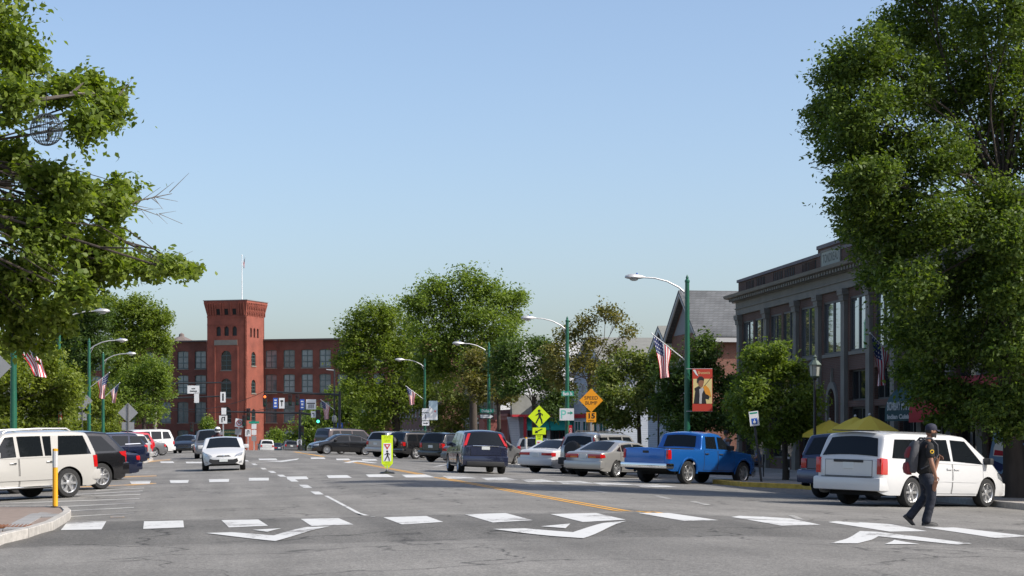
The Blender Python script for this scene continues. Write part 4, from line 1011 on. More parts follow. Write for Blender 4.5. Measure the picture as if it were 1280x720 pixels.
# right row, nose-in at an angle away from the camera
RG = 'vehicles parked at an angle along the right kerb'
S = suv_shape(5.14, 1.96, 1.75, .345, 1.62, -1.43, rs=.26, hood=1.02, wt=.85, wb=1.85, beltr=1.06, beltf=.98, sill=.27, arch=.05, rbump=(.36, .66, .09), fbump=(.26, .58, .04), pz=.93,
              rows=[[(-2.2, 1.12), (-1.15, 1.10), (-1.2, 1.56), (-2.0, 1.55)], [(-1.03, 1.1), (.1, 1.08), (.06, 1.58), (-1.03, 1.57)], [(.2, 1.08), (1.42, 1.02), (.8, 1.56), (.2, 1.58)]],
              tl=[([(-2.565, .74), (-2.38, .74), (-2.36, 1.10), (-2.565, 1.12)], M_tail)])
S['doors'] = [(-1.08, .12, .0), (.16, 1.4, .3)]; S['rl'] = [(.80, .93, .74, 1.1, M_tail)]; S['mm'] = M_trim
S['nose'] = 1.1; S['top'][-3:] = [(2.15, .9), (2.45, .72), (2.57, .55)]; S['belt'][-2:] = [(2.1, .82), (2.57, .5)]; S['hl'] = [[(2.1, .7), (2.48, .6), (2.42, .72), (2.08, .84)]]
def ex_van(t, sh):
    h = sh.h
    MB().rbox(-h - .03, -h + .02, -.42, .42, 1.0, 1.065, .02).build('handle_bar', M_trim, t, True)
    MB().rbox(-h - .085, -h, -.72, .72, .655, .668, .004).build('bumper_step_pad', M_trim, t)
    for sg in (1, -1): sh.side_patch([(-1.05, .6), (1.35, .58), (1.35, .615), (-1.05, .635)], sg, .012, 10, 1).build('side_moulding', WHITE, t, True)
    MB().rbox(-h + .13, -h + .33, -.6, .6, 1.72, 1.745, .01).build('roof_spoiler', M_trim, t, True)
make_car(S, WHITE, 'minivan', 'white minivan parked behind the walking man on the right', 'minivan', (1135, 634), 'rr', 34, RG, 'six', extras=ex_van)
S = suv_shape(4.7, 1.83, 1.74, .36, 1.4, -1.35, rs=.3, rbump=(.4, .74, .07), tl=[([(-2.345, .85), (-2.2, .85), (-2.18, 1.12), (-2.345, 1.13)], M_tail)])
make_car(S, SLATE, 'sport_utility_vehicle', 'dark slate SUV in tree shade just left of the white minivan', 'suv', (1026, 622), 'rl', 40, RG, 'five')
# pick-up
S = suv_shape(5.28, 1.9, 1.78, .385, 1.72, -1.5, hood=1.18, sill=.42, arch=.07, wb=1.05, wt=.42, beltr=1.12, beltf=1.12, rbump=(.5, .68, .14), pz=.6)
S['top'] = [(-2.64, 1.17), (-2.6, 1.185), (-.88, 1.185), (-.80, 1.2), (-.62, 1.72), (-.4, 1.765), (.1, 1.775), (.44, 1.73), (1.12, 1.19), (2.2, 1.08), (2.55, .98), (2.64, .8)]
S['belt'] = [(-2.64, 1.14), (-.9, 1.14), (1.0, 1.12), (2.2, .98), (2.64, .7)]; S['dense'] = (-.8, -.65); S['tumble'] = .22
S['tg'] = False; S['rw'] = (-.785, .66, -.645, .6); S['sm'] = .03; S['tail'] = .12; S['tk'] = .03
S['win'] = [[(-.52, 1.2), (.12, 1.19), (.1, 1.6), (-.46, 1.6)], [(.22, 1.19), (.98, 1.17), (.5, 1.58), (.22, 1.6)]]
S['doors'] = [(-.62, .15, -.48), (.19, 1.12, .34)]; S['hm'] = M_trim; S['mir'] = (.82, 1.22)
S['tl'] = [([(-2.63, .82), (-2.5, .82), (-2.5, 1.12), (-2.63, 1.12)], M_tail)]; S['rl'] = [(.84, .93, .82, 1.12, M_tail)]; S['mm'] = M_trim
def ex_pickup(t, sh):
    h = sh.h
    MB().rbox(-h - .012, -h + .02, -.78, .78, .66, 1.15, .02).build('tailgate', BLUE, t, True)
    MB().rbox(-h - .022, -h, -.12, .12, 1.0, 1.08, .008).build('tailgate_handle', M_trim, t)
    MB().box(-h + .1, -.93, -.72, .72, 1.15, 1.19).build('bed_liner', M_under, t)
    for sg in (1, -1):
        for xw in (sh.xf, sh.xr):
            mb = MB(); R = sh.r + .07
            def fn(u, v):
                a = PI * (1.02 - 1.04 * u); ra = R + .085 * v
                x = xw + ra * math.cos(a); z = sh.r + ra * math.sin(a) * .98
                return (x, sg * (sh.side(x, max(z, sh.bottom(x))) + .012 + .03 * math.sin(PI * v * .8)), z)
            mb.grid(fn, 20, 4).build('wheel_arch_flare', BLUE, t, True)
make_car(S, BLUE, 'pickup_truck', 'bright blue crew cab pickup truck with chrome rear bumper under the banner', 'pickup', (857, 605), 'rr', 40, RG, 'six', bumper=M_chrome, extras=ex_pickup)
S = sedan_shape(4.67, 1.75, 1.42, .32, 1.38, -1.32, pz=.78, rl=[(.22, .8, .71, .86, M_tail)], tl=[([(-2.33, .71), (-2.1, .74), (-2.12, .84), (-2.33, .87)], M_tail)])
def ex_saturn(t, sh):
    for sg in (1, -1): MB().rbox(-sh.h - .022, -sh.h, min(sg * .26, sg * .58), max(sg * .26, sg * .58), .715, .775, .008).build('turn_lamp', M_amber, t)
make_car(S, SILVER, 'sedan', 'silver sedan with wide red and amber tail lamps left of the blue pickup', 'sedan', (768, 597), 'rr', 44, RG, 'ten', extras=ex_saturn)
S = suv_shape(4.5, 1.78, 1.72, .36, 1.35, -1.3, rs=.2, rbump=(.4, .68, .06), tl=[([(-2.245, 1.0), (-2.13, 1.0), (-2.1, 1.5), (-2.17, 1.5)], M_tail)], rl=[])
def ex_spare(t, sh):
    A = Matrix.Translation((-sh.h - .06, .15, .98)) @ Matrix.Rotation(-PI / 2, 4, 'Y')
    MB().lathe([(.34, -.08), (.36, .0), (.35, .1), (.3, .14), (0, .14)], 24, A).build('spare_wheel', M_trim, t, True)
    roof_rack(M_trim, -1.6, .2, .55, 0)(t, sh)
make_car(S, SILVER, 'sport_utility_vehicle', 'silver SUV with a spare wheel on its tailgate behind the silver sedan', 'suv', (757, 594.6), 'rr', 44, RG, 'five', bumper=M_trim, extras=ex_spare)
S = sedan_shape(4.77, 1.78, 1.42, .32, 1.4, -1.32, rl=[(.3, .8, .72, .83, M_tail)])
make_car(S, WHITE, 'sedan', 'white sedan with red tail lamps parked by the pedestrian crossing sign', 'sedan', (707, 592), 'rr', 44, RG, 'ten')
# moving and farther vehicles on the right
S = suv_shape(4.53, 1.82, 1.66, .345, 1.35, -1.28, rs=.5, hood=1.0, beltr=1.02, beltf=.96, sill=.26, rbump=(.3, .66, .045), pz=.98, tk=.12,
              tl=[([(-2.26, .98), (-2.12, .98), (-1.9, 1.45), (-2.02, 1.5)], M_tail)], rl=[])
def ex_crv(t, sh):
    h = sh.h
    MB().rbox(-h - .03, -h + .02, -.5, .5, 1.03, 1.06, .01).build('tailgate_trim', M_chrome, t, True)
    MB().rbox(-h - .095, -h - .02, -.72, .72, .28, .46, .03).build('lower_bumper', M_trim, t, True)
    for sg in (1, -1): sh.side_patch([(-2.2, .3), (2.1, .3), (2.1, .38), (-2.2, .38)], sg, .012, 30, 2).build('sill_trim', M_trim, t, True)
    for sg in (1, -1):      # pillar lamps either side of the tailgate glass
        mb = MB(); mb.grid(lambda u, v: (lambda x, y: (x - .02, sg * y, sh.roof(x, y) + .015))(-h + .03 + .40 * v, .84 - .2 * v - .11 * (1 - u)), 3, 10)
        mb.build('taillight', M_tail, t, True)
make_car(S, CRVB, 'sport_utility_vehicle', 'dark blue SUV driving away in the right lane with tall red tail lamps', 'suv', (601, 591.5), 'r', 91, None, 'five', extras=ex_crv)
S = suv_shape(4.6, 1.82, 1.69, .36, 1.38, -1.3, rs=.25)
make_car(S, BLACK, 'sport_utility_vehicle', 'black SUV with covered spare wheel parked under the big maple', 'suv', (519, 573.8), 'rr', 30, RG, 'five', extras=ex_spare)
make_car(suv_shape(4.5, 1.8, 1.65, .35, 1.35, -1.28), BLACK, 'sport_utility_vehicle', 'black SUV half hidden left of the dark blue driving SUV', 'suv', (566, 578.5), 'rr', 42, RG, 'five')
make_car(sedan_shape(4.6, 1.78, 1.45, .32, 1.36, -1.3), GREY, 'sedan', 'dark grey car whose nose shows right of the dark blue driving SUV', 'sedan', (600, 583), 'rr', 40, RG, 'five')
make_car(sedan_shape(4.75, 1.8, 1.44, .32, 1.4, -1.33), BLACK, 'sedan', 'black sedan facing left parked near the green signal', 'sedan', (456.5, 569.2), 'rl', 190, None, 'ten')
make_car(suv_shape(4.5, 1.8, 1.68, .35, 1.35, -1.28), SILVER, 'sport_utility_vehicle', 'silver car peeking out behind the yellow crossing sign in the road', 'suv', (493, 572), 'rr', 40, RG, 'five')
S2 = dict(suv_shape(5.4, 1.95, 1.85, .39, 1.75, -1.55, rs=.15, hood=1.18, beltr=1.15, beltf=1.12))
make_car(S2, MAROON, 'pickup_truck', 'dark maroon truck with bed cap behind the black sedan', 'truck', (426, 567.6), 'rr', 30, RG, 'five', bumper=M_chrome)
# left lanes
S = hatch_shape(4.22, 1.79, 1.40, .33, 1.32, -1.33, nk=.36, nose=.95, hl=[], gr=(.36, .60, .55), fbump=None)
S['top'][-3:] = [(1.7, .80), (2.0, .70), (2.11, .58)]; S['belt'][-2:] = [(1.6, .76), (2.11, .5)]
def ex_veloster(t, sh):
    h = sh.h
    MB().prism([(-.44, .27), (.44, .27), (.60, .38), (.56, .50), (.4, .46), (-.4, .46), (-.56, .50), (-.60, .38)], 'x', h - .08, h + .014).build('lower_grille', M_trim, t)
    MB().rbox(h + .012, h + .03, -.17, .17, .37, .49, .005).build('number_plate', M_plate, t)
    MB().prism([(-.3, .585), (.3, .585), (.22, .63), (-.22, .63)], 'x', h - .06, h + .008).build('upper_grille', M_trim, t)
    MB().ball((h + .008, 0, .61), .045, 8, (.2, 1.3, .8)).build('badge', M_chrome, t, True)
    for sg in (1, -1):
        sh.front_patch([(.44, .57), (.74, .62), (.80, .76), (.5, .65)], sg).build('headlight', M_head, t, True)
        sh.front_patch([(.62, .30), (.74, .32), (.74, .40), (.64, .38)], sg).build('fog_lamp', M_head, t, True)
S['gr'] = (.4, .45, .3)
make_car(S, WHITE, 'hatchback', 'white hatchback driving towards the camera in the left lane', 'hatchback', (280, 588), 'f', 268.5, None, 'five', extras=ex_veloster)
make_car(sedan_shape(4.55, 1.76, 1.45, .32, 1.36, -1.3), BLACK, 'sedan', 'black sedan coming up the left lane behind the white hatchback', 'sedan', (231, 566.3), 'f', 262, None, 'five')
make_car(suv_shape(5.2, 1.9, 1.78, .38, 1.65, -1.5, rs=.3, hood=1.1), DKBLUE, 'pickup_truck', 'dark blue truck beyond the big white SUV in the left row', 'truck', (213, 564.6), 'rl', 214, LG, 'five')
make_car(suv_shape(4.6, 1.8, 1.75, .36, 1.38, -1.3), GREY, 'sport_utility_vehicle', 'grey SUV mostly hidden behind the white hatchback', 'suv', (262, 573), 'f', 268, None, 'five')
make_car(suv_shape(4.6, 1.85, 1.75, .35, 1.4, -1.35, rs=.2), WHITE, 'minivan', 'far white van waiting below the brick tower', 'minivan', (333, 0, 255), 'r', 92, None, 'five')
make_car(sedan_shape(4.6, 1.78, 1.42, .32, 1.36, -1.3), DKBLUE, 'sedan', 'tiny far dark blue car between the white van and the grey hatchback', 'sedan', (348, 0, 262), 'r', 92, None, 'five')
make_car(hatch_shape(4.45, 1.78, 1.5, .33, 1.35, -1.3, rs=.7), GREY, 'hatchback', 'far grey hatchback waiting beside the black signal pole', 'hatchback', (363.5, 0, 236), 'r', 92, None, 'five')
make_car(hatch_shape(4.3, 1.75, 1.5, .33, 1.32, -1.28), SILVER, 'hatchback', 'silver car parked beyond the white sedan below the turquoise awning', 'hatchback', (690, 583), 'fr', 75, RG, 'five')
# ================================================================== STREET FURNITURE
def lamp(px, py_top, label, side):
    "tall green street lamp; distance from its 7.4 m height over the road, arm over the carriageway"
    s_ = (HY - py_top) / 5.9; d = F / s_; p = at(px, py_top, d); g = gz(p.x, p.y) + KH
    t = thing('street_lamp', label, 'street lamp', (p.x, p.y, g), 0, 'tall green street lamps'); H = p.z - g
    MB().lathe([(.2, -.02), (.2, .25), (.17, .32), (.13, .45), (.125, 1.0), (.085, H - .1), (.1, H - .08), (.1, H - .02), (.05, H + .04), (.06, H + .1), (.0, H + .22)], 12).build('pole', M_green, t, True)
    sg = -1 if side == 'right' else 1
    MB().tube([(0, 0, H - .55), (sg * .35, 0, H - .28), (sg * .8, 0, H - .06), (sg * 1.3, 0, H + .06), (sg * 1.75, 0, H + .08)], [.035, .034, .032, .03, .03], 8).tube([(0, 0, H - .9), (sg * .3, 0, H - .33)], .014, 6).build('arm', M_galv, t, True)
    hd = MB(); prof = [(0, .035, .04), (.1, .08, .075), (.25, .15, .12), (.45, .19, .14), (.64, .17, .12), (.77, .08, .07), (.8, .01, .01)]
    n = 14; vs_ = []
    for x, wy, hz in prof:
        for k in range(n): a_ = 2 * PI * k / n; vs_.append((sg * (1.68 + x), wy * math.cos(a_), H + .08 + hz * (math.sin(a_) * (1 if math.sin(a_) > 0 else .55))))
    hd.add(vs_, [(i * n + k, i * n + (k + 1) % n, (i + 1) * n + (k + 1) % n, (i + 1) * n + k) for i in range(len(prof) - 1) for k in range(n)] + [tuple(range(n)), tuple((len(prof) - 1) * n + k for k in range(n))])
    h_ = hd.build('lamp_head', M_galv, t, True)
    MB().ball((sg * 2.12, 0, H + .0), .13, 10, (1.3, .9, .5)).build('lens', mat('lamp_lens', (.45, .45, .42), .2), h_, True)
    MB().tube([(sg * 2.0, 0, H + .17), (sg * 2.0, 0, H + .25)], .035, 6).build('photocell', M_blue, h_)
    MB().rbox(-.14, .14, -.14, .14, 0, .02, .005).build('base_plate', M_green, t)
    return t, p, g, H
lamps = {}
for k, px, py, side, lb_ in [('r1', 859, 350, 'right', 'green street lamp carrying the violinist banner behind the blue pickup'), ('r2', 709, 400, 'right', 'green street lamp with small green street name plate behind the white sedan'),
                        ('r3', 611, 431, 'right', 'green street lamp behind the dark blue driving SUV with a one way sign'), ('r4', 531, 451, 'right', 'green street lamp with flag and route shields by the black parked SUV'),
                        ('l1', -137, 198, 'left', 'street lamp whose grey head just enters the left edge through the leaves'), ('l2', 17, 330, 'left', 'green street lamp nearest on the left with the largest flag'), ('l3', 73.6, 390.5, 'left', 'green street lamp with a red and white banner left of the grey diamond sign'),
                        ('l4', 111.4, 426.7, 'left', 'green street lamp rising just right of the first grey diamond sign back'), ('l5', 128.9, 443.3, 'left', 'farthest green street lamp of the left row')]:
    lamps[k] = lamp(px, py, lb_, side)
def lamp_pt(k, py):
    t, p, g, H = lamps[k]; d = depth(p); return Vector((p.x, p.y, zat(py, d)))
# ------------------------------------------------------------------ flags on staffs
M_fr = mat('flag_red', (.45, .02, .035), .8); M_fw = mat('flag_white', (.72, .72, .7), .8); M_fb = mat('flag_blue', (.02, .03, .11), .8)
def flag(base, tip, label, hoist=.9, fly=1.5, sway=(.12, 0), staff=True):
    base = Vector(base); tip = Vector(tip)
    t = thing('flag', label, 'flag', base, 0, 'flags on staffs along the street'); tip = tip - base
    mb = MB(); mb.tube([(0, 0, 0), tip * 1.02], .016, 6).ball(tip * 1.03, .035, 8); mb.build('staff', M_signwhite, t, True)
    hd = (-tip).normalized() * hoist; rnd = random.uniform(0, 6)
    side_ = Vector((tip.y, -tip.x, 0)).normalized()
    def P_(u, v):
        g = 1 - .45 * smooth(v * 1.3)
        q = tip * .99 + hd * (.5 + (u - .5) * g) * 1.0 + Vector((0, 0, -fly * v * (1 - .04 * u)))
        q += hd.normalized() * (sway[0] * v) + side_ * (.10 * math.sin(u * 9 + rnd) * v ** .7 + .05 * math.sin(v * 7 + u * 5 + rnd) * v)
        q.z += hd.z * (-u) * .55 * v
        return q
    nu, nv = 26, 30; vs_ = [P_(i / nu, j / nv) for j in range(nv + 1) for i in range(nu + 1)]; me = MB()
    n = nu + 1; me.v = [tuple(p) for p in vs_]
    for j in range(nv):
        for i in range(nu):
            me.f.append((j * n + i, j * n + i + 1, (j + 1) * n + i + 1, (j + 1) * n + i))
            st = i // 2
            if st < 7 and j < nv * .4: me.m.append(1 if (j % 3 == 1 and i % 3 == 1) else 2)
            else: me.m.append(0 if st % 2 == 0 else 1)
    me.build('flag_cloth', [M_fr, M_fw, M_fb], t, True, fix=False)
    return t
def flag_on(k, pyb, tip_px, label, **kw):
    b = lamp_pt(k, pyb); d = depth(b); flag(b, at(tip_px[0], tip_px[1], d - .2), label, **kw)
flag_on('r1', 452, (816, 418), 'striped flag with starry blue canton hanging from the lamp by the banner')
flag_on('r4', 500, (508, 483), 'striped flag on the lamp with the route shields, above the black SUV', fly=1.35)
flag_on('l2', 445, (50, 423), 'largest striped flag among the leaves on the left', fly=1.5, hoist=.85, sway=(-.45, 0))
flag_on('l4', 485, (136, 466), 'striped flag hanging between the two grey diamond sign backs')
flag_on('l5', 498, (149, 479), 'smallest striped flag of the left row, beside the second grey diamond', fly=1.3)
def s1pt(px, py, y=-.3):
    s = s1(px); v = B.matrix_basis @ Vector((s, y, 0)); return Vector((v.x, v.y, z1(px, py)))
pa_ = s1pt(1128, 452, -.2); flag(pa_, pa_ + Vector((-1.2, -.5, 1.0)), 'striped flag hanging on the stone pilaster block beside the big tree', fly=1.7, hoist=1.1)
tf = TWR.matrix_basis @ Vector((fp, 2.2, 0)); flag((tf.x, tf.y, zz(331)), (tf.x + .5, tf.y - .1, zz(319)), 'tiny flag at the top of the tower flagpole', fly=1.6, hoist=1.0)
# ------------------------------------------------------------------ signs
def plate(mb, poly, y0=-.012, y1=0.0): return mb.prism(poly, 'y', y0, y1)
def rect(cx, cz, w_, h_): return [(cx - w_ / 2, cz - h_ / 2), (cx + w_ / 2, cz - h_ / 2), (cx + w_ / 2, cz + h_ / 2), (cx - w_ / 2, cz + h_ / 2)]
def dia(cx, cz, s): k = s / math.sqrt(2); return [(cx, cz - k), (cx + k, cz), (cx, cz + k), (cx - k, cz)]
WALKER = [[(.0, .30), (.045, .285), (.06, .24), (.045, .2), (.0, .185), (-.045, .2), (-.06, .24), (-.045, .285)],
          [(-.03, .17), (.06, .17), (.1, .12), (.16, .1), (.15, .02), (.125, .02), (.125, .075), (.085, .09), (.07, -.02), (.13, -.14), (.15, -.31), (.095, -.31), (.075, -.16), (.015, -.06), (-.045, -.17), (-.11, -.31), (-.165, -.29), (-.1, -.15), (-.03, -.02), (-.025, .09), (-.075, .055), (-.15, .03), (-.16, .065), (-.09, .1)]]
def walker(parent, cx, cz, s, y=-.016, flip=1):
    mb = MB()
    for pl in WALKER: mb.prism([(cx + flip * x * s, cz + z * s) for x, z in pl], 'y', y - .003, y)
    return mb.build('walking_figure', M_signblack, parent)
def sign_at(name, label, px, py_base, d=None, cat='sign', rz=None, group=None):
    g = G(px, py_base) if d is None else None
    if d is not None:
        p = at(px, 560, d); g = Vector((p.x, p.y, gz(p.x, p.y)))
    t = thing(name, label, cat, (g.x, g.y, gz(g.x, g.y) + (KH if abs(g.x - 6.5) > 12 else 0)), -TH * .8 if rz is None else rz, group); dd = depth(g)
    zf = lambda py: zat(py, dd) - t.location.z
    return t, F / dd, zf
# pedestrian crossing assembly
t, s, zf = sign_at('pedestrian_sign', 'fluorescent yellow green diamond sign with walking figure and arrow plaque', 674, 585, 99)
MB().box(-.03, .03, .012, .06, -.1, zf(507)).build('post', M_green, t)
plate(MB(), dia(0, zf(520.5), .78)).build('diamond_plate', M_yellowgreen, t); walker(t, 0, zf(520.5), 1.15)
bd = MB(); k = .78 / math.sqrt(2)
plate(MB(), rect(0, zf(538.8), .66, .34)).build('arrow_plate', M_yellowgreen, t)
MB().prism([(-.22, zf(538.8) - .11), (-.05, zf(538.8) - .09), (-.10, zf(538.8) - .045), (.17, zf(538.8) + .09), (.14, zf(538.8) + .13), (-.13, zf(538.8) - .0), (-.17, zf(538.8) + .045)], 'y', -.018, -.014).build('arrow', M_signblack, t)
zc = zf(556); plate(MB(), rect(0, zc, .34, .95)).build('law_plate', M_yellowgreen, t)
plate(MB(), rect(0, zc - .08, .27, .6), -.016, -.0125).build('law_panel', M_signwhite, t)
MB().prism([(-.1, zc + .14), (.1, zc + .14), (0, zc - .04)], 'y', -.021, -.017).build('yield_mark', M_red, t)
lettering('lettering', 'STATE\nLAW', .11, M_signblack, t, (0, -.0165, zc + .36), .2)
# speed bump
t, s, zf = sign_at('speed_bump_sign', 'orange diamond sign reading SPEED BUMP with a small speed plate below', 739, 580, 95)
MB().box(-.03, .03, .012, .06, -.1, zf(488)).build('post', M_galv, t)
zc = zf(500.5); plate(MB(), dia(0, zc, .8)).build('diamond_plate', M_orange, t)
lettering('lettering', 'SPEED', .23, M_signblack, t, (0, -.016, zc + .11), .64, bold=.0); lettering('lettering', 'BUMP', .23, M_signblack, t, (0, -.016, zc - .13), .56, bold=.0)
zc = zf(521.5); plate(MB(), rect(0, zc, .47, .47)).build('speed_plate', M_orange, t)
lettering('lettering', '15', .33, M_signblack, t, (0, -.016, zc + .05), .3, bold=.012); lettering('lettering', 'MPH', .1, M_signblack, t, (0, -.016, zc - .17), .26)
# in-street sign
g = G(484, 592); t = thing('crossing_yield_sign', 'bright yellow green paddle sign on a black base in the middle of the road', 'sign', (g.x, g.y, gz(g.x, g.y)), -TH * .6); zf = lambda py: zat(py, depth(g)) - t.location.z
MB().lathe([(.27, 0), (.27, .03), (.22, .06), (.08, .075), (.05, .12), (.0, .12)], 16).build('base', M_black, t, True)
MB().tube([(0, 0, .1), (0, 0, .28)], .022, 8).build('spring_post', M_galv, t)
z0, z1_ = zf(586.5), zf(544); wd_ = .2
plate(MB(), [(0, z0), (wd_, z0 + .2), (wd_, z1_), (-wd_, z1_), (-wd_, z0 + .2)], -.015, .015).build('paddle', M_yellowgreen, t)
plate(MB(), rect(0, (zf(554) + zf(576.5)) / 2, .28, zf(554) - zf(576.5)), -.019, -.0155).build('white_panel', M_signwhite, t)
zc = zf(558); MB().prism([(-.12, zc + .08), (.12, zc + .08), (0, zc - .12)], 'y', -.024, -.02).build('yield_mark', M_red, t)
MB().prism([(-.055, zc + .045), (.055, zc + .045), (0, zc - .04)], 'y', -.028, -.025).build('yield_centre', M_signwhite, t)
walker(t, 0, zf(569.5), .62, -.02)
lettering('lettering', 'STATE\nLAW', .12, mat('olive_print', (.2, .28, .01), .5), t, (0, -.0155, zf(549)), .24); lettering('lettering', 'WITHIN\nCROSSWALK', .07, mat('olive_print'), t, (0, -.0155, zf(580)), .26)
# back sides of signs on the left
for px, pyc, d, pl, lb_ in [(103, 501, 108, (103, 520.5, 9.5), 'grey back of a diamond sign standing behind the black SUV'), (160, 516, 110, (160, 532.5, 14), 'grey back of a diamond sign standing above the navy SUV'), (-8, 458.5, 62, None, 'large grey back of a diamond sign cut by the left edge')]:
    t, s, zf = sign_at('diamond_sign', lb_, px, 0, d, group='diamond signs seen from behind')
    MB().box(-.03, .03, -.05, -.013, -.1, zf(pyc) + .5).build('post', mat('weathered_steel_post', (.12, .12, .115), .6, .4), t)
    plate(MB(), dia(0, zf(pyc), .78), -.012, 0).build('plate', M_signback, t)
    if pl: plate(MB(), rect(0, zf(pl[1]), pl[2] / s * 1.1, .42), -.012, 0).build('small_plate', M_signback, t)
# plates hung on lamps (each a sign of its own)
def hung(name, label, k, px, py, w_px, h_px, base, texts=(), cat='sign', border=None):
    t0, p, g, H = lamps[k]; d = depth(p) - .25; q = at(px, py, d)
    t = thing(name, label, cat, q, -TH); s = F / d
    plate(MB(), rect(0, 0, w_px / s, h_px / s), -.01, .01).build('plate', base, t)
    MB().box(-.03, .03, .012, .2, -.03, .03).build('bracket', M_galv, t)
    for tx, m_, dx, dz, sz, wd_ in texts: lettering('lettering', tx, sz / s, m_, t, (dx / s, -.013, -dz / s), wd_ / s if wd_ else None, bold=.006)
    return t, s
hung('street_name_sign', 'small green plate reading Bank St on the lamp behind the white sedan', 'r2', 709.5, 492, 15, 6, M_signgreen, [('Bank St', M_signwhite, 0, .2, 6, 12)])
t, s = hung('parking_sign', 'white sign with pale green P and arrow below the street name plate', 'r2', 708.5, 518, 18, 15, M_signwhite, [('P', mat('mint_print', (.2, .6, .5), .5), -4.5, .5, 15, 6.5)])
MB().prism([(1 / s, 2.5 / s), (4.5 / s, 2.5 / s), (4.5 / s, 4 / s), (8 / s, 1.8 / s), (4.5 / s, -.4 / s), (4.5 / s, 1.2 / s), (1 / s, 1.2 / s)], 'y', -.016, -.012).build('arrow', M_signgreen, t)
t, s = hung('open_flag', 'small red feather flag with white letters under the parking sign', 'r2', 713, 540, 4.2, 17, M_red, [])
mo = lettering('lettering', 'OPEN', .16, M_signwhite, t, (0, -.013, 0), None); mo.rotation_euler = (PI / 2, PI / 2, 0)
hung('street_name_sign', 'green street name plate above the one way sign by the driving SUV', 'r3', 608.5, 513.5, 17, 4.8, M_signgreen, [('Dunlap St', M_signwhite, 0, .1, 4.6, 13)])
t, s = hung('one_way_sign', 'black and white one way arrow sign below the green name plate', 'r3', 608.5, 520.5, 17.5, 6.4, M_signblack)
MB().prism([(-8 / s, -2 / s), (4 / s, -2 / s), (4 / s, -2.8 / s), (8 / s, 0), (4 / s, 2.8 / s), (4 / s, 2 / s), (-8 / s, 2 / s)], 'y', -.016, -.012).build('arrow', M_signwhite, t)
lettering('lettering', 'ONE WAY', .16, M_signblack, t, (-.05, -.017, 0), 9 / s)
t, s = hung('route_sign', 'stack of white route plates with number one on the far green lamp', 'r4', 532, 521, 9, 9, M_signwhite, [('1', M_signblack, 0, 0, 8, None)])
plate(MB(), rect(0, 8 / s, 9 / s, 5 / s), -.01, .01).build('upper_plate', M_signwhite, t); plate(MB(), rect(0, -8.2 / s, 9 / s, 5.5 / s), -.01, .01).build('arrow_plate', M_signwhite, t)
MB().prism([(-3 / s, -8.6 / s), (1 / s, -8.6 / s), (1 / s, -9.4 / s), (3.2 / s, -8.1 / s), (1 / s, -6.8 / s), (1 / s, -7.6 / s), (-3 / s, -7.6 / s)], 'y', -.016, -.012).build('arrow', M_signblack, t)
t, s = hung('street_banner', 'pale blue and white banner hanging on the far green lamp', 'r4', 541.5, 513, 11, 24, mat('pale_blue_banner', (.45, .58, .62), .7), cat='banner')
plate(MB(), [(-5 / s, -11.5 / s), (5 / s, -11.5 / s), (5 / s, -4 / s), (-5 / s, 6 / s)], -.014, -.011).build('white_sail', M_fw, t); MB().lathe([(.09, -.016), (.09, -.012)], 10, Matrix.Rotation(PI / 2, 4, 'X') @ Matrix.Translation((2.4 / s, -1 / s, .028))).build('emblem', mat('pink_print', (.6, .2, .2), .6), t)
t, s = hung('banner', 'red and white narrow banner on the left green lamp beside the pearl SUV roof', 'l3', 75.3, 520, 4.6, 19, M_red, cat='banner')
for dz in (3.5, -3.5): plate(MB(), rect(0, dz / s, 3.4 / s, 5 / s), -.014, -.011).build('white_patch', M_signwhite, t)
# violinist banner
t, s = hung('street_banner', 'red banner picturing a violinist on the green lamp behind the blue pickup', 'r1', 878, 487.5, 25, 53, mat('banner_orange_red', (.5, .045, .022), .7), cat='banner')
def pp(pts): return [(x / s, z / s) for x, z in pts]
mb_y = plate(MB(), pp([(-12, -17), (12, -17), (12, 14), (-11.5, 14)]), -.013, -.0105).build('picture_field', mat('banner_cream', (.72, .58, .25), .7), t)
plate(MB(), pp([(-11, -17), (-9, -2), (-10, 2), (-5, 5), (-1, 2), (5, -3), (9, -9), (8, -12), (4, -11), (5, -17)]), -.016, -.0135).build('dark_jacket', mat('banner_dark', (.02, .018, .02), .8), t)
plate(MB(), pp([(-4, -17), (-1, -17), (-.5, -5), (2, 1), (0, 3), (-4, 1), (-3.5, -6)]), -.018, -.0165).build('shirt', mat('banner_grey', (.5, .47, .45), .8), t)
plate(MB(), pp([(-6, 15), (-2.5, 16.5), (1, 15), (2, 10), (.5, 4.5), (-1.5, 3), (-4, 5), (-6.3, 9)]), -.018, -.0165).build('face', mat('banner_skin', (.3, .13, .07), .8), t)
plate(MB(), pp([(-6.8, 9.5), (-6.5, 14), (-4, 17), (-.5, 17), (2, 14.5), (2, 11.5), (-1.5, 12.5), (-4.5, 11.5), (-5, 8.5)]), -.02, -.0185).build('hair', mat('banner_dark'), t)
plate(MB(), pp([(1, 4), (4, 6), (8, 2), (10, -3), (11, -9), (8.5, -7), (4, -5), (2, 0)]), -.02, -.0185).build('violin', mat('banner_orange', (.75, .3, .03), .8), t)
plate(MB(), pp([(2, 5), (2.6, 4.6), (11.8, 16), (11.3, 16.3)]), -.02, -.0185).build('bow', mat('banner_dark'), t)
plate(MB(), pp([(-12, 25), (-9, 25.5), (-5, 17), (-8, 19)]), -.015, -.0125).build('white_sweep', M_fw, t)
lettering('lettering', 'Brunswick', .16, mat('banner_cream'), t, (2 / s, -.0125, 21.5 / s), 15 / s); lettering('lettering', 'summer music', .1, mat('banner_cream'), t, (2 / s, -.0125, 17.8 / s), 14 / s) if False else None
MB().box(-12 / s, -12 / s + .02, 0, .02, 0, .02).build('eyelet', M_galv, t)
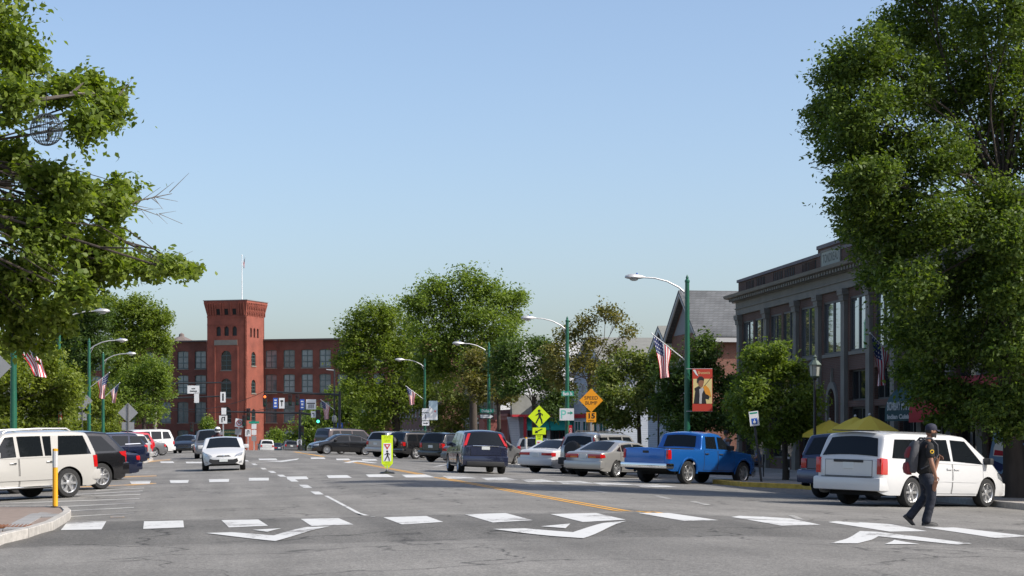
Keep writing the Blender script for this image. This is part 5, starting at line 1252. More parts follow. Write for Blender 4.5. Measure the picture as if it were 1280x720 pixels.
for dz in (26.5, -26.5): MB().tube([(-20 / s, .1, dz / s), (12.5 / s, .0, dz / s)], .014, 6).build('banner_arm', M_galv, t)
# accessible parking sign
t, s, zf = sign_at('accessible_parking_sign', 'white and blue accessible parking sign on a leaning post near the small maple', 952, 0, 68, rz=-.1)
t.rotation_euler = (0, -.12, -.1)
MB().box(-.035, .035, .012, .07, -.1, 2.4).build('post', mat('dark_steel_post', (.04, .04, .04), .6), t)
plate(MB(), rect(0, 2.15, .32, .5)).build('plate', M_signwhite, t); plate(MB(), rect(0, 2.06, .2, .2), -.016, -.0125).build('blue_panel', M_blue, t)
MB().lathe([(.05, -.003), (.05, .003)], 12, Matrix.Translation((.0, -.02, 2.03)) @ Matrix.Rotation(PI / 2, 4, 'X')).box(-.012, .012, -.022, -.018, 2.05, 2.13).build('wheelchair_mark', M_signwhite, t)
plate(MB(), rect(0, 2.34, .26, .05), -.016, -.0125).build('green_line', M_signgreen, t)
# flexible yellow posts
def flex(px, py, h_, label, white=.32):
    g = G(px, py); t = thing('flexible_post', label, 'post', (g.x, g.y, gz(g.x, g.y) + KH), 0, 'yellow flexible posts at the kerbs')
    MB().lathe([(.055, 0), (.055, h_ * (1 - white)), (.0, h_ * (1 - white))], 10).build('lower_tube', mat('amber_plastic', (.75, .36, .01), .45), t, True)
    MB().lathe([(.058, h_ * (1 - white) + .002), (.058, h_ - .05), (.0, h_ - .05)], 10).build('reflective_sleeve', mat('reflective_silver', (.6, .6, .6), .35, .3), t, True)
    MB().lathe([(.055, h_ - .048), (.055, h_), (.0, h_ + .01)], 10).build('cap', mat('amber_plastic'), t, True)
    MB().lathe([(.1, 0), (.1, .015), (.0, .02)], 10).build('foot', M_black, t)
flex(69, 642, 1.22, 'yellow post with silver sleeve on the brick corner in front of the pearl SUV')
flex(185, 577.6, 1.15, 'yellow post at the far left bulb kerb in front of the red SUV')
flex(657.5, 588, 1.3, 'yellow and white post left of the white sedan', .6)
flex(398, 566, 1.2, 'far yellow post beside the bushes below the mill')
flex(575, 575, 1.1, 'yellow post by the kerb behind the driving SUV')
# striped bollards under the maple
for px, py, lb_ in [(985.5, 602, 'thin black bollard with white bands beside the dark slate SUV'), (1000, 590, 'thin black bollard with white bands deeper on the shaded pavement')]:
    g = G(px, py); t = thing('bollard', lb_, 'bollard', (g.x, g.y, gz(g.x, g.y) + KH))
    MB().lathe([(.05, 0), (.05, .85), (.03, .9), (0, .9)], 10).build('shaft', M_black, t, True)
    for z in (.3, .7): MB().lathe([(.053, z), (.053, z + .08)], 10).build('white_band', M_signwhite, t)
# old style lanterns
def lantern(px, py_lantern, d, label, k=.68):
    p = at(px, py_lantern, d); g = gz(p.x, p.y) + KH; t = thing('post_lantern', label, 'lantern', (p.x, p.y, g), 0, 'old style post lanterns'); t.scale = (k, k, k); z = (p.z - g) / k
    MB().lathe([(.2, 0), (.19, .5), (.12, .6), (.08, .8), (.06, z - .5), (.1, z - .45), (.07, z - .4), (.0, z - .4)], 12).build('post', M_black, t, True)
    MB().lathe([(.13, z - .36), (.22, z - .3), (.27, z + .22), (.0, z + .22)], 8).build('glass', mat('lantern_glass', (.35, .36, .33), .25), t)
    mb = MB()
    for k in range(8): a_ = 2 * PI * k / 8; mb.tube([(.22 * math.cos(a_), .22 * math.sin(a_), z - .3), (.275 * math.cos(a_), .275 * math.sin(a_), z + .23)], .012, 5)
    mb.lathe([(.1, z - .42), (.235, z - .32), (.235, z - .29), (.1, z - .29)], 8); mb.build('frame', mat('lantern_copper', (.1, .13, .11), .5, .4), t)
    MB().lathe([(.33, z + .2), (.33, z + .235), (.17, z + .42), (.11, z + .44), (.09, z + .55), (.12, z + .6), (.04, z + .66), (0, z + .72)], 8).build('roof', mat('lantern_copper'), t)
lantern(1018.5, 462, 64, 'old style black post lantern standing before the arched doorway')
lantern(823, 485, 94, 'old style post lantern below the flag by the banner lamp')
# café umbrellas
for px, py, d, lb_ in [(1037, 525, 70, 'leftmost yellow umbrella half hidden by the small maple'), (1069, 521, 68, 'middle yellow umbrella of the three above the dark slate SUV'), (1087, 519.5, 64, 'rightmost yellow umbrella above the white minivan roof')]:
    p = at(px, py, d); g = gz(p.x, p.y) + KH; H = p.z - g; t = thing('cafe_umbrella', lb_, 'umbrella', (p.x, p.y, g), random.uniform(0, 1), 'yellow café umbrellas')
    MB().tube([(0, 0, 0), (0, 0, H)], .025, 8).build('pole', M_galv, t); n = 8; R_ = .98
    mb = MB(); vs_ = [(0, 0, H)]; 
    for ri, zz_ in ((.35, -.14), (1.0, -.48), (1.02, -.6)):
        for k in range(n * 2):
            a_ = 2 * PI * k / (n * 2); q = 1 if k % 2 == 0 else .955; vs_.append((R_ * ri * q * math.cos(a_), R_ * ri * q * math.sin(a_), H + zz_ - (0 if k % 2 == 0 else .015)))
    m2 = n * 2; fs = [(0, 1 + k, 1 + (k + 1) % m2) for k in range(m2)] + [(1 + r_ * m2 + k, 1 + (r_ + 1) * m2 + k, 1 + (r_ + 1) * m2 + (k + 1) % m2, 1 + r_ * m2 + (k + 1) % m2) for r_ in range(2) for k in range(m2)]
    mb.add(vs_, fs).build('canopy', mat('yellow_canvas', (.62, .47, .05), .8), t); MB().ball((0, 0, H + .03), .05, 8).build('finial', M_galv, t)
    MB().lathe([(.3, 0), (.3, .06), (.06, .1), (0, .1)], 14).build('base', M_black, t)
# blue pennant flag by the right edge
g = at(1257, 560, 55); t = thing('garden_flag', 'blue sale flag with starry print leaning by the right edge', 'flag', (g.x, g.y, gz(g.x, g.y) + KH), -TH); z = zat(560, 55) - t.location.z
MB().tube([(.9, .1, 0), (.45, 0, z + .7)], .015, 6).build('staff', M_galv, t)
c = [(-.5, z - .55), (-.12, z - .72), (.52, z + .12), (-.3, z + .58)]
plate(MB(), c, -.008, 0).build('flag_cloth', mat('sky_blue_cloth', (.16, .27, .42), .8), t)
plate(MB(), [(-.44, z - .5), (-.14, z - .66), (.0, z - .48), (-.42, z - .3)], -.012, -.0085).build('star_band', M_fb, t)
plate(MB(), [(-.35, z - .22), (.0, z - .25), (.12, z + .0), (.2, z + .2), (-.05, z + .15), (-.25, z + .22), (-.33, z + .0)], -.012, -.0085).build('white_burst', M_fw, t)
plate(MB(), [(-.33, z - .2), (-.02, z - .22), (.05, z - .1), (-.3, z - .05)], -.015, -.0125).build('red_burst', M_fr, t)
# ------------------------------------------------------------------ traffic signals at the far crossing
M_pole = mat('black_signal_pole', (.02, .022, .024), .5)
def sig_head(parent, x, z, lit=None, k=1.0, y=-.15):
    mb = MB(); mb.rbox(x - .17 * k, x + .17 * k, y - .12, y + .1, z - .52 * k, z + .52 * k, .03); h_ = mb.build('signal_head', M_black, parent)
    for i, (c, nm) in enumerate([((.5, .02, .01), 'red'), ((.5, .25, .01), 'amber'), ((.02, .5, .2), 'green')]):
        zc = z + (.34 - .34 * i) * k; on = (lit == nm)
        m_ = mat('signal_' + nm + ('_lit' if on else '_off'), {'red': (1, .16, .04)}.get(nm, (.1, .95, .6)) if on else tuple(q * .06 for q in c), .4, emit=(({'red': (1, .14, .02)}.get(nm, (.1, 1, .55))), 1.6) if on else None)
        MB().lathe([(.11 * k, -.01), (.11 * k, .01), (0, .03)], 12, Matrix.Translation((x, y - .125, zc)) @ Matrix.Rotation(PI / 2, 4, 'X')).build('lens', m_, h_)
        MB().tube([(x, y - .12, zc + .02), (x, y - .3, zc + .03)], .135 * k, 10, caps=False).build('visor', M_black, h_) if False else None
def mast(px_pole, py_top, py_base, d, label, arms, heads, signs):
    p = at(px_pole, py_base, d); gzv = gz(p.x, p.y) + .1
    t = thing('traffic_signal', label, 'traffic signal', (p.x, p.y, gzv), -TH); s = F / d; X = lambda px: (px - px_pole) / s; Z = lambda py: zat(py, d) - gzv
    MB().lathe([(.22, 0), (.2, .4), (.14, .5), (.11, Z(py_top)), (0, Z(py_top))], 10).build('pole', M_pole, t, True)
    for px0, px1, py0, py1 in arms: MB().tube([(X(px0), 0, Z(py0)), (X(px1), 0, Z(py1))], [.1, .06], 8).build('mast_arm', M_pole, t, True)
    for px, py, lit, k in heads: sig_head(t, X(px), Z(py), lit, k)
    for px, py, w_, h_, m_, m2 in signs:
        o = plate(MB(), rect(X(px), Z(py), w_ / s, h_ / s), -.13, -.11).build('sign_plate', m_, t)
        if m2 is not None:
            q = MB()
            for fx_, fz_, fw2, fh2 in m2[1]: plate(q, rect(X(px) + fx_ * w_ / s, Z(py) + fz_ * h_ / s, fw2 * w_ / s, fh2 * h_ / s), -.136, -.1315)
            q.build('sign_print', m2[0], o)
arrow_up = (M_signblack, [(0, 0, .16, .6), (0, .2, .5, .16)]); lines = (M_signwhite, [(0, .28, .6, .12), (0, 0, .5, .2), (0, -.3, .6, .12)]); blk = (M_signblack, [(-.15, -.05, .14, .6), (.18, .1, .14, .5), (.05, .3, .35, .12)])
mast(424.5, 489, 566, 172, 'black signal mast by the maroon truck with arm of blue and white lane signs', [(424.5, 330, 493.5, 489.5)], [(331.5, 501, 'red', 1), (363, 500, None, .9), (372, 500, None, .9)],
     [(344.5, 504, 5.6, 13, M_blue, lines), (352.5, 504, 7, 13, M_signwhite, arrow_up), (378, 505.5, 5.6, 13, M_blue, lines), (389, 505.5, 12.5, 12.5, M_signwhite, (M_signblack, [(0, .1, .8, .1), (-.2, -.2, .1, .4), (.2, -.2, .1, .4), (0, -.2, .1, .4)]))])
mast(375, 512, 566, 170, 'black signal mast in the middle with left turn plate and green light', [(375, 275, 516.5, 514.5), (375, 402, 516.5, 519.5)], [(398, 521, 'green', 1.15), (310.8, 518, None, 1), (305.5, 526, None, .9), (378, 538, None, .8)],
     [(392, 518, 6, 8, M_signwhite, (M_signblack, [(.1, -.1, .16, .5), (-.1, .15, .4, .14)])), (374.5, 553, 6, 7, M_signwhite, blk), (279, 496.5, 6.5, 13, M_signwhite, (M_signblack, [(0, 0, .3, .7)])), (280, 514, 6, 8.5, M_signwhite, None)])
mast(180, 470, 566, 190, 'left signal mast arm with large pale sign plates before the mill', [(180, 289, 480, 478), (180, 283, 499, 495)], [(240, 534, None, .9)],
     [(242, 487, 15, 10, M_signwhite, (M_signblack, [(0, -.2, .6, .12), (0, .1, .3, .12)])), (246, 497, 6, 13, M_signwhite, None)])
# lamp pole and plates at the same corner
p = at(418, 566, 173); t = thing('signal_corner_lamp', 'slim black lamp pole with blue and green plates left of the maroon truck', 'lamp post', (p.x, p.y, gz(p.x, p.y) + .1), -TH); s = F / 173; Z = lambda py: zat(py, 173) - t.location.z
MB().lathe([(.1, 0), (.07, Z(462)), (0, Z(462))], 8).build('pole', M_pole, t, True); MB().tube([(0, 0, Z(463)), (-10 / s, 0, Z(462))], .05, 6).build('arm', M_galv, t)
plate(MB(), rect(7 / s, Z(532), 7 / s, 7 / s)).build('blue_plate', M_blue, t); plate(MB(), rect(-.5 / s, Z(537.5), 10.5 / s, 3 / s), -.04, -.02).build('name_plate', M_signgreen, t); MB().lathe([(.12, Z(528)), (.22, Z(526)), (.2, Z(521)), (.08, Z(519)), (0, Z(519))], 8).build('lantern', mat('lantern_glass'), t)
plate(MB(), [(5.2 / s, Z(533.5)), (8.8 / s, Z(533.5)), (8.8 / s, Z(531.2)), (7 / s, Z(529.8)), (5.2 / s, Z(531.2))], -.02, -.0125).build('white_mark', M_signwhite, t)
flag((p.x, p.y - .2, zat(512.5, 173)), at(401.5, 500, 172.7), 'striped flag hanging left of the black corner lamp near the green signal', fly=1.5)
# small signs below the tower
for px, py, w_, h_, d, tilt, lb_, pr in [(279, 524.5, 10, 10, 172, 0, 'white square lane sign standing before the tower, left of the tilted plate', blk), (295, 528.5, 10.5, 10.5, 170, .12, 'tilted white no turn sign with red ring before the tower', 'ring'), (310, 541, 7, 8.8, 180, 0, 'small white lane sign low beside the tower corner', blk), (317.5, 533, 6, 6, 182, 0, 'stack of pale route plates on a post at the tower corner', None)]:
    t, s, zf = sign_at('lane_sign', lb_, px, 0, d); t.rotation_euler = (0, tilt, -TH)
    MB().box(-.05, .05, .012, .1, -.1, zf(py) + .3).build('post', M_galv, t)
    if pr != 'ring' and pr: 
        plate(MB(), rect(0, zf(py), w_ / s, h_ / s)).build('plate', M_signwhite, t); q = MB()
        for fx_, fz_, fw2, fh2 in pr[1]: plate(q, rect(fx_ * w_ / s, zf(py) + fz_ * h_ / s, fw2 * w_ / s, fh2 * h_ / s), -.018, -.0125)
        q.build('arrows', M_signblack, t)
    elif pr == 'ring':
        plate(MB(), rect(0, zf(py), w_ / s, h_ / s)).build('plate', M_signwhite, t)
        q = MB(); r_ = .26; zc = zf(py)
        for i in range(20):
            a0, a1 = 2 * PI * i / 20, 2 * PI * (i + 1) / 20; plate(q, [(r_ * math.cos(a0), zc + r_ * math.sin(a0)), (r_ * math.cos(a1), zc + r_ * math.sin(a1)), (r_ * .76 * math.cos(a1), zc + r_ * .76 * math.sin(a1)), (r_ * .76 * math.cos(a0), zc + r_ * .76 * math.sin(a0))], -.018, -.0125)
        q.prism([(-.19, zc + .15), (-.15, zc + .19), (.19, zc - .15), (.15, zc - .19)], 'y', -.02, -.0182); q.build('red_ring', M_red, t)
        q = MB(); plate(q, rect(.08, zc - .02, .06, .2), -.017, -.0125); plate(q, rect(-.08, zc + .0, .06, .14), -.017, -.0125); plate(q, rect(0, zc + .1, .22, .06), -.017, -.0125); q.build('turn_arrow', M_signblack, t)
        plate(MB(), rect(0, zc - .75, .55, .5)).build('lower_plate', M_signback, t)
    else:
        for k_, pyy in enumerate((533, 540.5, 548)): plate(MB(), rect(0, zf(pyy), w_ / s, 6.2 / s)).build('plate', M_signwhite if k_ < 2 else M_signback, t)
        plate(MB(), rect(0, zf(528), 13 / s, 2.6 / s)).build('name_plate', M_signgreen, t)
# wooden utility pole on the left
p = at(194, 566, 185); t = thing('utility_pole', 'grey wooden utility pole before the left mill wing', 'pole', (p.x, p.y, gz(p.x, p.y)))
MB().lathe([(.15, -.1), (.11, zat(503, 185) - t.location.z), (0, zat(503, 185) - t.location.z)], 10).build('shaft', mat('weathered_wood', (.24, .21, .18), .9, noise=.2, scale=6), t, True)
MB().box(-.1, .1, -.15, -.12, 3.6, 4.1).build('notice', M_signwhite, t)
for i, (a, b, lb_) in enumerate([(at(194, 506, 185), at(330, 489.5, 172), 'upper overhead cable crossing in front of the brick tower'), (at(194, 510, 185), at(424, 493, 172), 'lower overhead cable crossing in front of the brick tower')]):
    pts = [a.lerp(b, k / 12) - Vector((0, 0, .9 * 4 * (k / 12) * (1 - k / 12))) for k in range(13)]
    tag(MB().tube(pts, .022, 5).build('overhead_cable', M_black), lb_, 'cable', 'overhead cables')
# ================================================================== TREES
def leaf_mesh(name, start, dirs, lens, n_leaf, size, rng, mats, six=False, droop=.18, jit=.9):
    "leaves set along twigs (start, direction, length); each leaf its own small folded blade"
    k = len(start); idx = np.repeat(np.arange(k), n_leaf); N = len(idx)
    tt = rng.uniform(.08, 1, N) ** .8; L = lens[idx]
    p = start[idx] + dirs[idx] * (L * tt)[:, None]; p[:, 2] -= droop * L * tt * tt
    jt = rng.normal(0, 1, (N, 3)) * size * jit; jt[:, 2] *= .7; p += jt
    nr = rng.normal(0, 1, (N, 3)) * .7 + dirs[idx] * .25 + np.array([0, 0, .75]); nr /= np.linalg.norm(nr, axis=1)[:, None]
    tg = rng.normal(0, 1, (N, 3)) * .8 + dirs[idx] * .9; tg[:, 2] -= .45; tg -= nr * (tg * nr).sum(1)[:, None]; tg /= np.linalg.norm(tg, axis=1)[:, None]
    bt = np.cross(nr, tg); sz = size * rng.uniform(.5, 1.4, N)[:, None]
    if six:
        loc = [(-.5, 0, 0), (-.15, .36, .05), (.18, .26, .04), (.6, 0, -.08), (.18, -.26, .04), (-.15, -.36, .05)]
    else:
        loc = [(-.5, 0, 0), (.0, .30, .05), (.58, 0, -.06), (.0, -.30, .05)]
    m = len(loc); V = np.empty((N, m, 3))
    for i, (a, b, c) in enumerate(loc): V[:, i] = p + (tg * a + bt * b + nr * c) * sz
    me = bpy.data.meshes.new(name); me.vertices.add(N * m); me.vertices.foreach_set('co', V.reshape(-1).astype(np.float32))
    me.loops.add(N * m); me.loops.foreach_set('vertex_index', np.arange(N * m, dtype=np.int32))
    me.polygons.add(N); me.polygons.foreach_set('loop_start', np.arange(0, N * m, m, dtype=np.int32)); me.polygons.foreach_set('loop_total', np.full(N, m, np.int32))
    me.materials.append(mats); me.update(calc_edges=True); return me
TREE_N = [0]
def tree(name, label, base, lobes, n_leaves, size, lm, trunk_r=.2, fork=.35, seed=1, per=14, spread=None, cat='tree', limbs=True, six=False, group=None, hollow=.45, gap=.25, twigs=2, bark=M_bark, fill=.45, dens=1.25):
    "lobes: list of (centre Vector, (rx, ry, rz)) in world metres; base Vector on the ground"
    rng = np.random.default_rng(seed); rnd = random.Random(seed)
    t = thing(name, label, cat, base, 0, group)
    L_ = [(c - base, r) for c, r in lobes]
    area = np.array([(r[0] * r[1] + r[1] * r[2] + r[0] * r[2]) for c, r in L_]); area /= area.sum()
    st_, dr_, ln_ = [], [], []
    axis = np.array([0, 0, min(c.z - r[2] for c, r in L_)])
    for (c, r), a in zip(L_, area):
        nt_ = max(6, int(n_leaves * dens * a / per)); rm_ = (r[0] + r[1] + r[2]) / 3
        ns_ = int(np.clip(round(rm_ / size * .8), 6, 16)); w_ = []
        dd = rng.normal(0, 1, (ns_, 3)); dd /= np.linalg.norm(dd, axis=1)[:, None]
        sc_ = dd * rng.uniform(.2, .85, ns_)[:, None] * np.array(r) + np.array(c); rs_ = rm_ * rng.uniform(.24, .46, ns_)
        pk = rng.choice(ns_, nt_, p=rs_ ** 2 / (rs_ ** 2).sum())
        off = rng.normal(0, 1, (nt_, 3)); off /= np.linalg.norm(off, axis=1)[:, None]; off *= (rng.uniform(0, 1, nt_) ** .5 * rs_[pk] * .75)[:, None]
        s0 = sc_[pk] + off
        nf = int(nt_ * fill); fd = rng.normal(0, 1, (nf, 3)); fd /= np.linalg.norm(fd, axis=1)[:, None]
        s0[:nf] = fd * (rng.uniform(.15, 1, nf) ** (1 / 2.5))[:, None] * np.array(r) * .9 + np.array(c)
        out = s0 - axis; out[:, 2] *= .55; out /= np.linalg.norm(out, axis=1)[:, None] + 1e-6
        rr_ = rng.normal(0, 1, (nt_, 3)); d_ = out * .75 + rr_ * .55 + np.array([0, 0, .12]) + off / (rs_[pk][:, None] + 1e-6) * .5
        d_ /= np.linalg.norm(d_, axis=1)[:, None]
        st_.append(s0); dr_.append(d_); ln_.append(rs_[pk] * rng.uniform(.4, 1.35, nt_) * np.where(rng.uniform(0, 1, nt_) < .13, 2.1, 1.0))
    S_ = np.concatenate(st_); D_ = np.concatenate(dr_); Ln = np.concatenate(ln_)
    cr = link('crown', leaf_mesh('crown', S_, D_, Ln, per, size, rng, lm, six, jit=.9 if spread is None else spread / size * .55), t); cr['kind'] = 'stuff'
    # wood
    mb = MB(); top = max(c.z for c, r in L_); zl = min(c.z - r[2] for c, r in L_)
    mx = sum(c.x for c, r in L_) / len(L_); my = sum(c.y for c, r in L_) / len(L_)
    fz = max(.8, zl + (top - zl) * fork)
    lean = Vector((mx * .18, my * .18, fz))
    mb.tube([(0, 0, -.15), (0, 0, .1), Vector((0, 0, .25)) + lean * .15, lean * .55, lean], [trunk_r * 1.5, trunk_r * 1.2, trunk_r, trunk_r * .88, trunk_r * .75], 12)
    for c, r in L_:
        c = Vector(c); st = lean * rnd.uniform(.75, 1.0); dist = (c - st).length
        if dist < .2: continue
        mid = st.lerp(c, .5) + Vector((rnd.uniform(-.1, .1), rnd.uniform(-.1, .1), rnd.uniform(.02, .12))) * dist
        r0 = min(.06, trunk_r * (.13 + .13 * min(1, max(r) / 3)))
        mb.tube([st, st.lerp(mid, .5) + Vector((0, 0, .04 * dist)), mid, c], [r0, r0 * .8, r0 * .6, r0 * .35], 7)
        for _ in range(twigs):
            dd = Vector((rnd.gauss(0, 1), rnd.gauss(0, 1), rnd.gauss(.3, .8))).normalized(); e = c + Vector((dd.x * r[0], dd.y * r[1], dd.z * r[2])) * .85
            s_ = mid.lerp(c, rnd.uniform(.2, 1)); mm = s_.lerp(e, .5) + Vector((rnd.uniform(-.1, .1), rnd.uniform(-.1, .1), .1)) * (e - s_).length
            mb.tube([s_, mm, e], [r0 * .4, r0 * .25, r0 * .1], 5)
    mb.build('trunk', bark, t, True, fix=False)
    return t
def lob(d, items, jit=1.0, seed=0, ry=None):
    rnd = random.Random(seed); s = F / d; out = []
    for it in items:
        px, py, rx, rz = it[:4]; dd = it[4] if len(it) > 4 else rnd.uniform(-1, 1) * jit
        out.append((at(px, py, d + dd), (rx / s, ry or (rx + rz) / 2 / s, rz / s)))
    return out
def gbase(px, d, kh=KH):
    p = at(px, 560, d); return Vector((p.x, p.y, gz(p.x, p.y) + (kh if abs(p.x - 6.5) > 12.5 else 0)))
LF_oak = leafmat('leaf_oak', (.075, .12, .014), (.20, .255, .042), .45)
LF_elm = leafmat('leaf_elm', (.035, .07, .011), (.145, .20, .036), .42)
LF_map = leafmat('leaf_maple', (.08, .135, .018), (.19, .25, .046), .44)
LF_mapl = leafmat('leaf_light_maple', (.085, .135, .018), (.19, .25, .045), .42)
LF_yel = leafmat('leaf_yellow_green', (.09, .13, .016), (.22, .26, .04), .42)
LF_dk = leafmat('leaf_dark', (.036, .068, .013), (.09, .14, .03), .38)
LF_brn = leafmat('leaf_olive_brown', (.08, .09, .022), (.19, .165, .05), .4)
LF_lin = leafmat('leaf_linden', (.075, .12, .02), (.20, .22, .06), .38)
# big oak reaching in from the left
b = Vector((-10.2, 39.5, gz(-10.2, 39.5) + KH))
tree('oak_tree', 'large green oak reaching in from the left edge with a wire ball hung in it', b,
     lob(39, [(-40, 30, 75, 60), (8, 70, 42, 45), (62, 112, 34, 22), (105, 108, 22, 14), (126, 134, 32, 24), (104, 158, 26, 18), (14, 125, 34, 30), (10, 205, 46, 26), (50, 222, 40, 20), (88, 244, 40, 18), (118, 248, 24, 16), (70, 262, 40, 18), (150, 240, 16, 12), (138, 262, 22, 14),
                 (-10, 270, 60, 40), (40, 290, 55, 40), (92, 312, 44, 26), (125, 300, 26, 16), (140, 332, 34, 18), (105, 345, 34, 16), (180, 335, 26, 11), (210, 336, 16, 8), (232, 338, 8, 6), (-15, 345, 60, 50), (40, 352, 50, 30), (85, 362, 30, 16), (15, 400, 45, 22), (55, 390, 30, 16), (75, 405, 18, 12), (30, 425, 30, 10),
                 (-110, 120, 90, 110), (-120, 300, 90, 100), (-90, 20, 80, 80), (-180, 200, 90, 130), (-60, 410, 50, 25), (-30, -60, 90, 60), (-140, -90, 100, 70)], 1.6, 3, ry=1.15),
     78000, .115, LF_oak, .3, .5, 11, per=11, fill=.15, dens=1.05, six=True, hollow=.25, gap=.42, spread=.17, twigs=3)
# bare twigs of the oak and the wire ball
t = bpy.data.objects['oak_tree']; mb = MB(); rnd = random.Random(5)
def twig(p0, p1, d, r0, n=6):
    mb = MB(); a, c = at(*p0, d) - b, at(*p1, d) - b; mb.tube([a, a.lerp(c, .5) + Vector((0, 0, .08)), c], [r0, r0 * .7, r0 * .3], 5)
    for k in range(n):
        q = rnd.uniform(.3, 1); s_ = a.lerp(c, q) + Vector((0, 0, .04)); e = s_ + (c - a).normalized() * rnd.uniform(.15, .5) + Vector((0, 0, rnd.uniform(-.3, .3)))
        mb.tube([s_, e], [r0 * .4, r0 * .12], 4)
    mb.build('bare_branch', mat('pale_branch_bark', (.2, .17, .14), .9), t, True, fix=False)
for q_ in [((130, 270), (215, 242), 39, .022, 9), ((150, 262), (200, 270), 39, .016, 6), ((140, 135), (162, 105), 39, .014, 3), ((180, 338), (232, 322), 39, .014, 5), ((-60, 150), (95, 118), 37.6, .085, 3)]: twig(*q_)
c = at(58, 162, 36.2); t = thing('wire_ball', 'round dark wire globe ornament hanging in the left oak', 'ornament', c); R_ = .29; mb = MB()
for k in range(12):
    a_ = PI * k / 12; mb.tube([(R_ * math.cos(a_) * math.cos(q), R_ * math.sin(a_) * math.cos(q), R_ * math.sin(q)) for q in [2 * PI * i / 28 for i in range(29)]], .006, 4, caps=False)
for k in range(1, 10):
    zz_ = R_ * math.cos(PI * k / 10); rr = math.sqrt(R_ * R_ - zz_ * zz_); mb.tube([(rr * math.cos(q), rr * math.sin(q), zz_) for q in [2 * PI * i / 28 for i in range(29)]], .006, 4, caps=False)
mb.build('wire_globe', mat('dark_wire', (.03, .04, .045), .6), t); MB().tube([(0, 0, R_ - .01), (0, 0, R_ + .42)], .006, 5).build('hanger', M_black, t)
q = MB()
for k in range(5): q.tube([(0.02 * k, 0, -.2 + .1 * k), (.02 * k + .05, .05, -.15 + .1 * k)], .03, 6)
q.build('lamp_cluster', M_black, t)
# tall elm on the right
b = gbase(1268, 52)
tree('elm_tree', 'tall broad elm filling the right edge above the white minivan', b,
     lob(52, [(1055, 100, 34, 34), (1035, 150, 30, 34), (1090, 70, 34, 34), (1130, 45, 40, 36), (1080, 140, 44, 44), (1130, 110, 50, 44), (1185, 50, 50, 48), (1240, 30, 50, 50), (1180, 120, 56, 50), (1245, 110, 54, 54), (1060, 190, 36, 26), (1110, 190, 46, 36), (1170, 200, 54, 44), (1240, 190, 54, 50),
                 (1075, 228, 30, 20), (1068, 258, 24, 18), (1095, 222, 36, 24), (1100, 270, 40, 26), (1115, 250, 44, 30), (1080, 290, 34, 14), (1110, 310, 46, 30), (1175, 280, 54, 44), (1245, 270, 54, 50), (1102, 345, 26, 16), (1140, 360, 40, 34), (1190, 360, 50, 44), (1250, 350, 50, 48), (1134, 410, 30, 20), (1165, 430, 46, 38), (1225, 430, 50, 44), (1170, 490, 40, 28), (1215, 500, 40, 26), (1150, 465, 24, 20), (1190, 525, 24, 10), (1240, 510, 30, 24), (1268, 535, 12, 14), (1262, 300, 34, 36, -2.4), (1266, 370, 32, 40, -2.4), (1264, 440, 30, 36, -2.3), (1270, 500, 22, 26, -1.8),
                 (1300, 60, 60, 70), (1310, 180, 60, 70), (1310, 320, 60, 70), (1300, 440, 50, 60), (1380, 120, 70, 90), (1380, 300, 70, 90), (1230, -50, 70, 60), (1330, -60, 80, 60), (1160, -10, 40, 30), (1250, -140, 70, 60), (1330, -160, 70, 60), (1290, -210, 60, 50)], 2.2, 8, ry=1.35),
     185000, .11, LF_elm, .25, .42, 21, per=12, fill=.7, hollow=.2, gap=.3, spread=.19, twigs=3)
# trees further right, outside the frame, that throw the shade on the parked row
def street_tree(name, label, x, y, h_, rx, n, size, lm, seed, tr=.22, zlow=2.6, group=None):
    b = Vector((x, y, gz(x, y) + KH)); rnd = random.Random(seed); L_ = []
    for k in range(16):
        a_ = rnd.uniform(0, 6.28); q = rnd.uniform(.2, .75); z = rnd.uniform(zlow + 1, h_ - .8); kk = 1 - .5 * abs((z - zlow) / (h_ - zlow) * 2 - 1)
        L_.append((Vector((x + rx * q * kk * math.cos(a_), y + rx * q * kk * math.sin(a_), b.z + z)), (rx * .42 * kk, rx * .42 * kk, rx * .34)))
    return tree(name, label, b, L_, n, size, lm, tr, .4, seed, group=group)
0 and street_tree('elm_tree', 'second elm standing outside the right edge that shades the pavement', 24.5, 40, 12, 5.2, 26000, .2, LF_elm, 31)
street_tree('elm_tree', 'third elm on the right pavement behind the dark slate SUV crown to crown with the big elm', 25.2, 61, 10.5, 3.4, 15000, .2, LF_elm, 33, zlow=4.6) if False else None
# small maple by the slate SUV
tree('maple_tree', 'small bright maple in front of the stone pilaster block', gbase(982, 71), lob(71, [(950, 455, 20, 26), (940, 490, 24, 22), (985, 470, 26, 22), (965, 510, 36, 26), (1005, 500, 28, 22), (1000, 530, 30, 18), (945, 525, 24, 20), (975, 545, 30, 14), (925, 505, 14, 14), (970, 440, 14, 14)], .8, 4, ry=1.0), 17000, .13, LF_mapl, .1, .3, 41, per=12, spread=.2, hollow=.2)
tree('street_tree', 'dark shaded tree behind the banner lamp with a lit top', gbase(880, 88), lob(88, [(880, 440, 22, 22), (868, 470, 30, 22), (900, 490, 34, 26), (850, 500, 30, 24), (890, 520, 40, 22), (840, 475, 24, 20), (915, 530, 24, 18), (860, 530, 34, 18)], .8, 5, ry=1.3), 20000, .15, LF_dk, .12, .3, 43, per=12, hollow=.2)
tree('linden_tree', 'pale yellow green tree between the speed sign and the banner lamp', gbase(800, 101), lob(101, [(770, 470, 26, 20), (795, 455, 24, 16), (815, 480, 26, 22), (760, 498, 24, 18), (790, 505, 34, 22), (825, 505, 24, 20), (775, 525, 26, 12), (750, 515, 14, 14), (830, 450, 16, 14)], .8, 6, ry=1.2), 17000, .16, LF_lin, .12, .3, 45, per=12, hollow=.2, gap=.35)
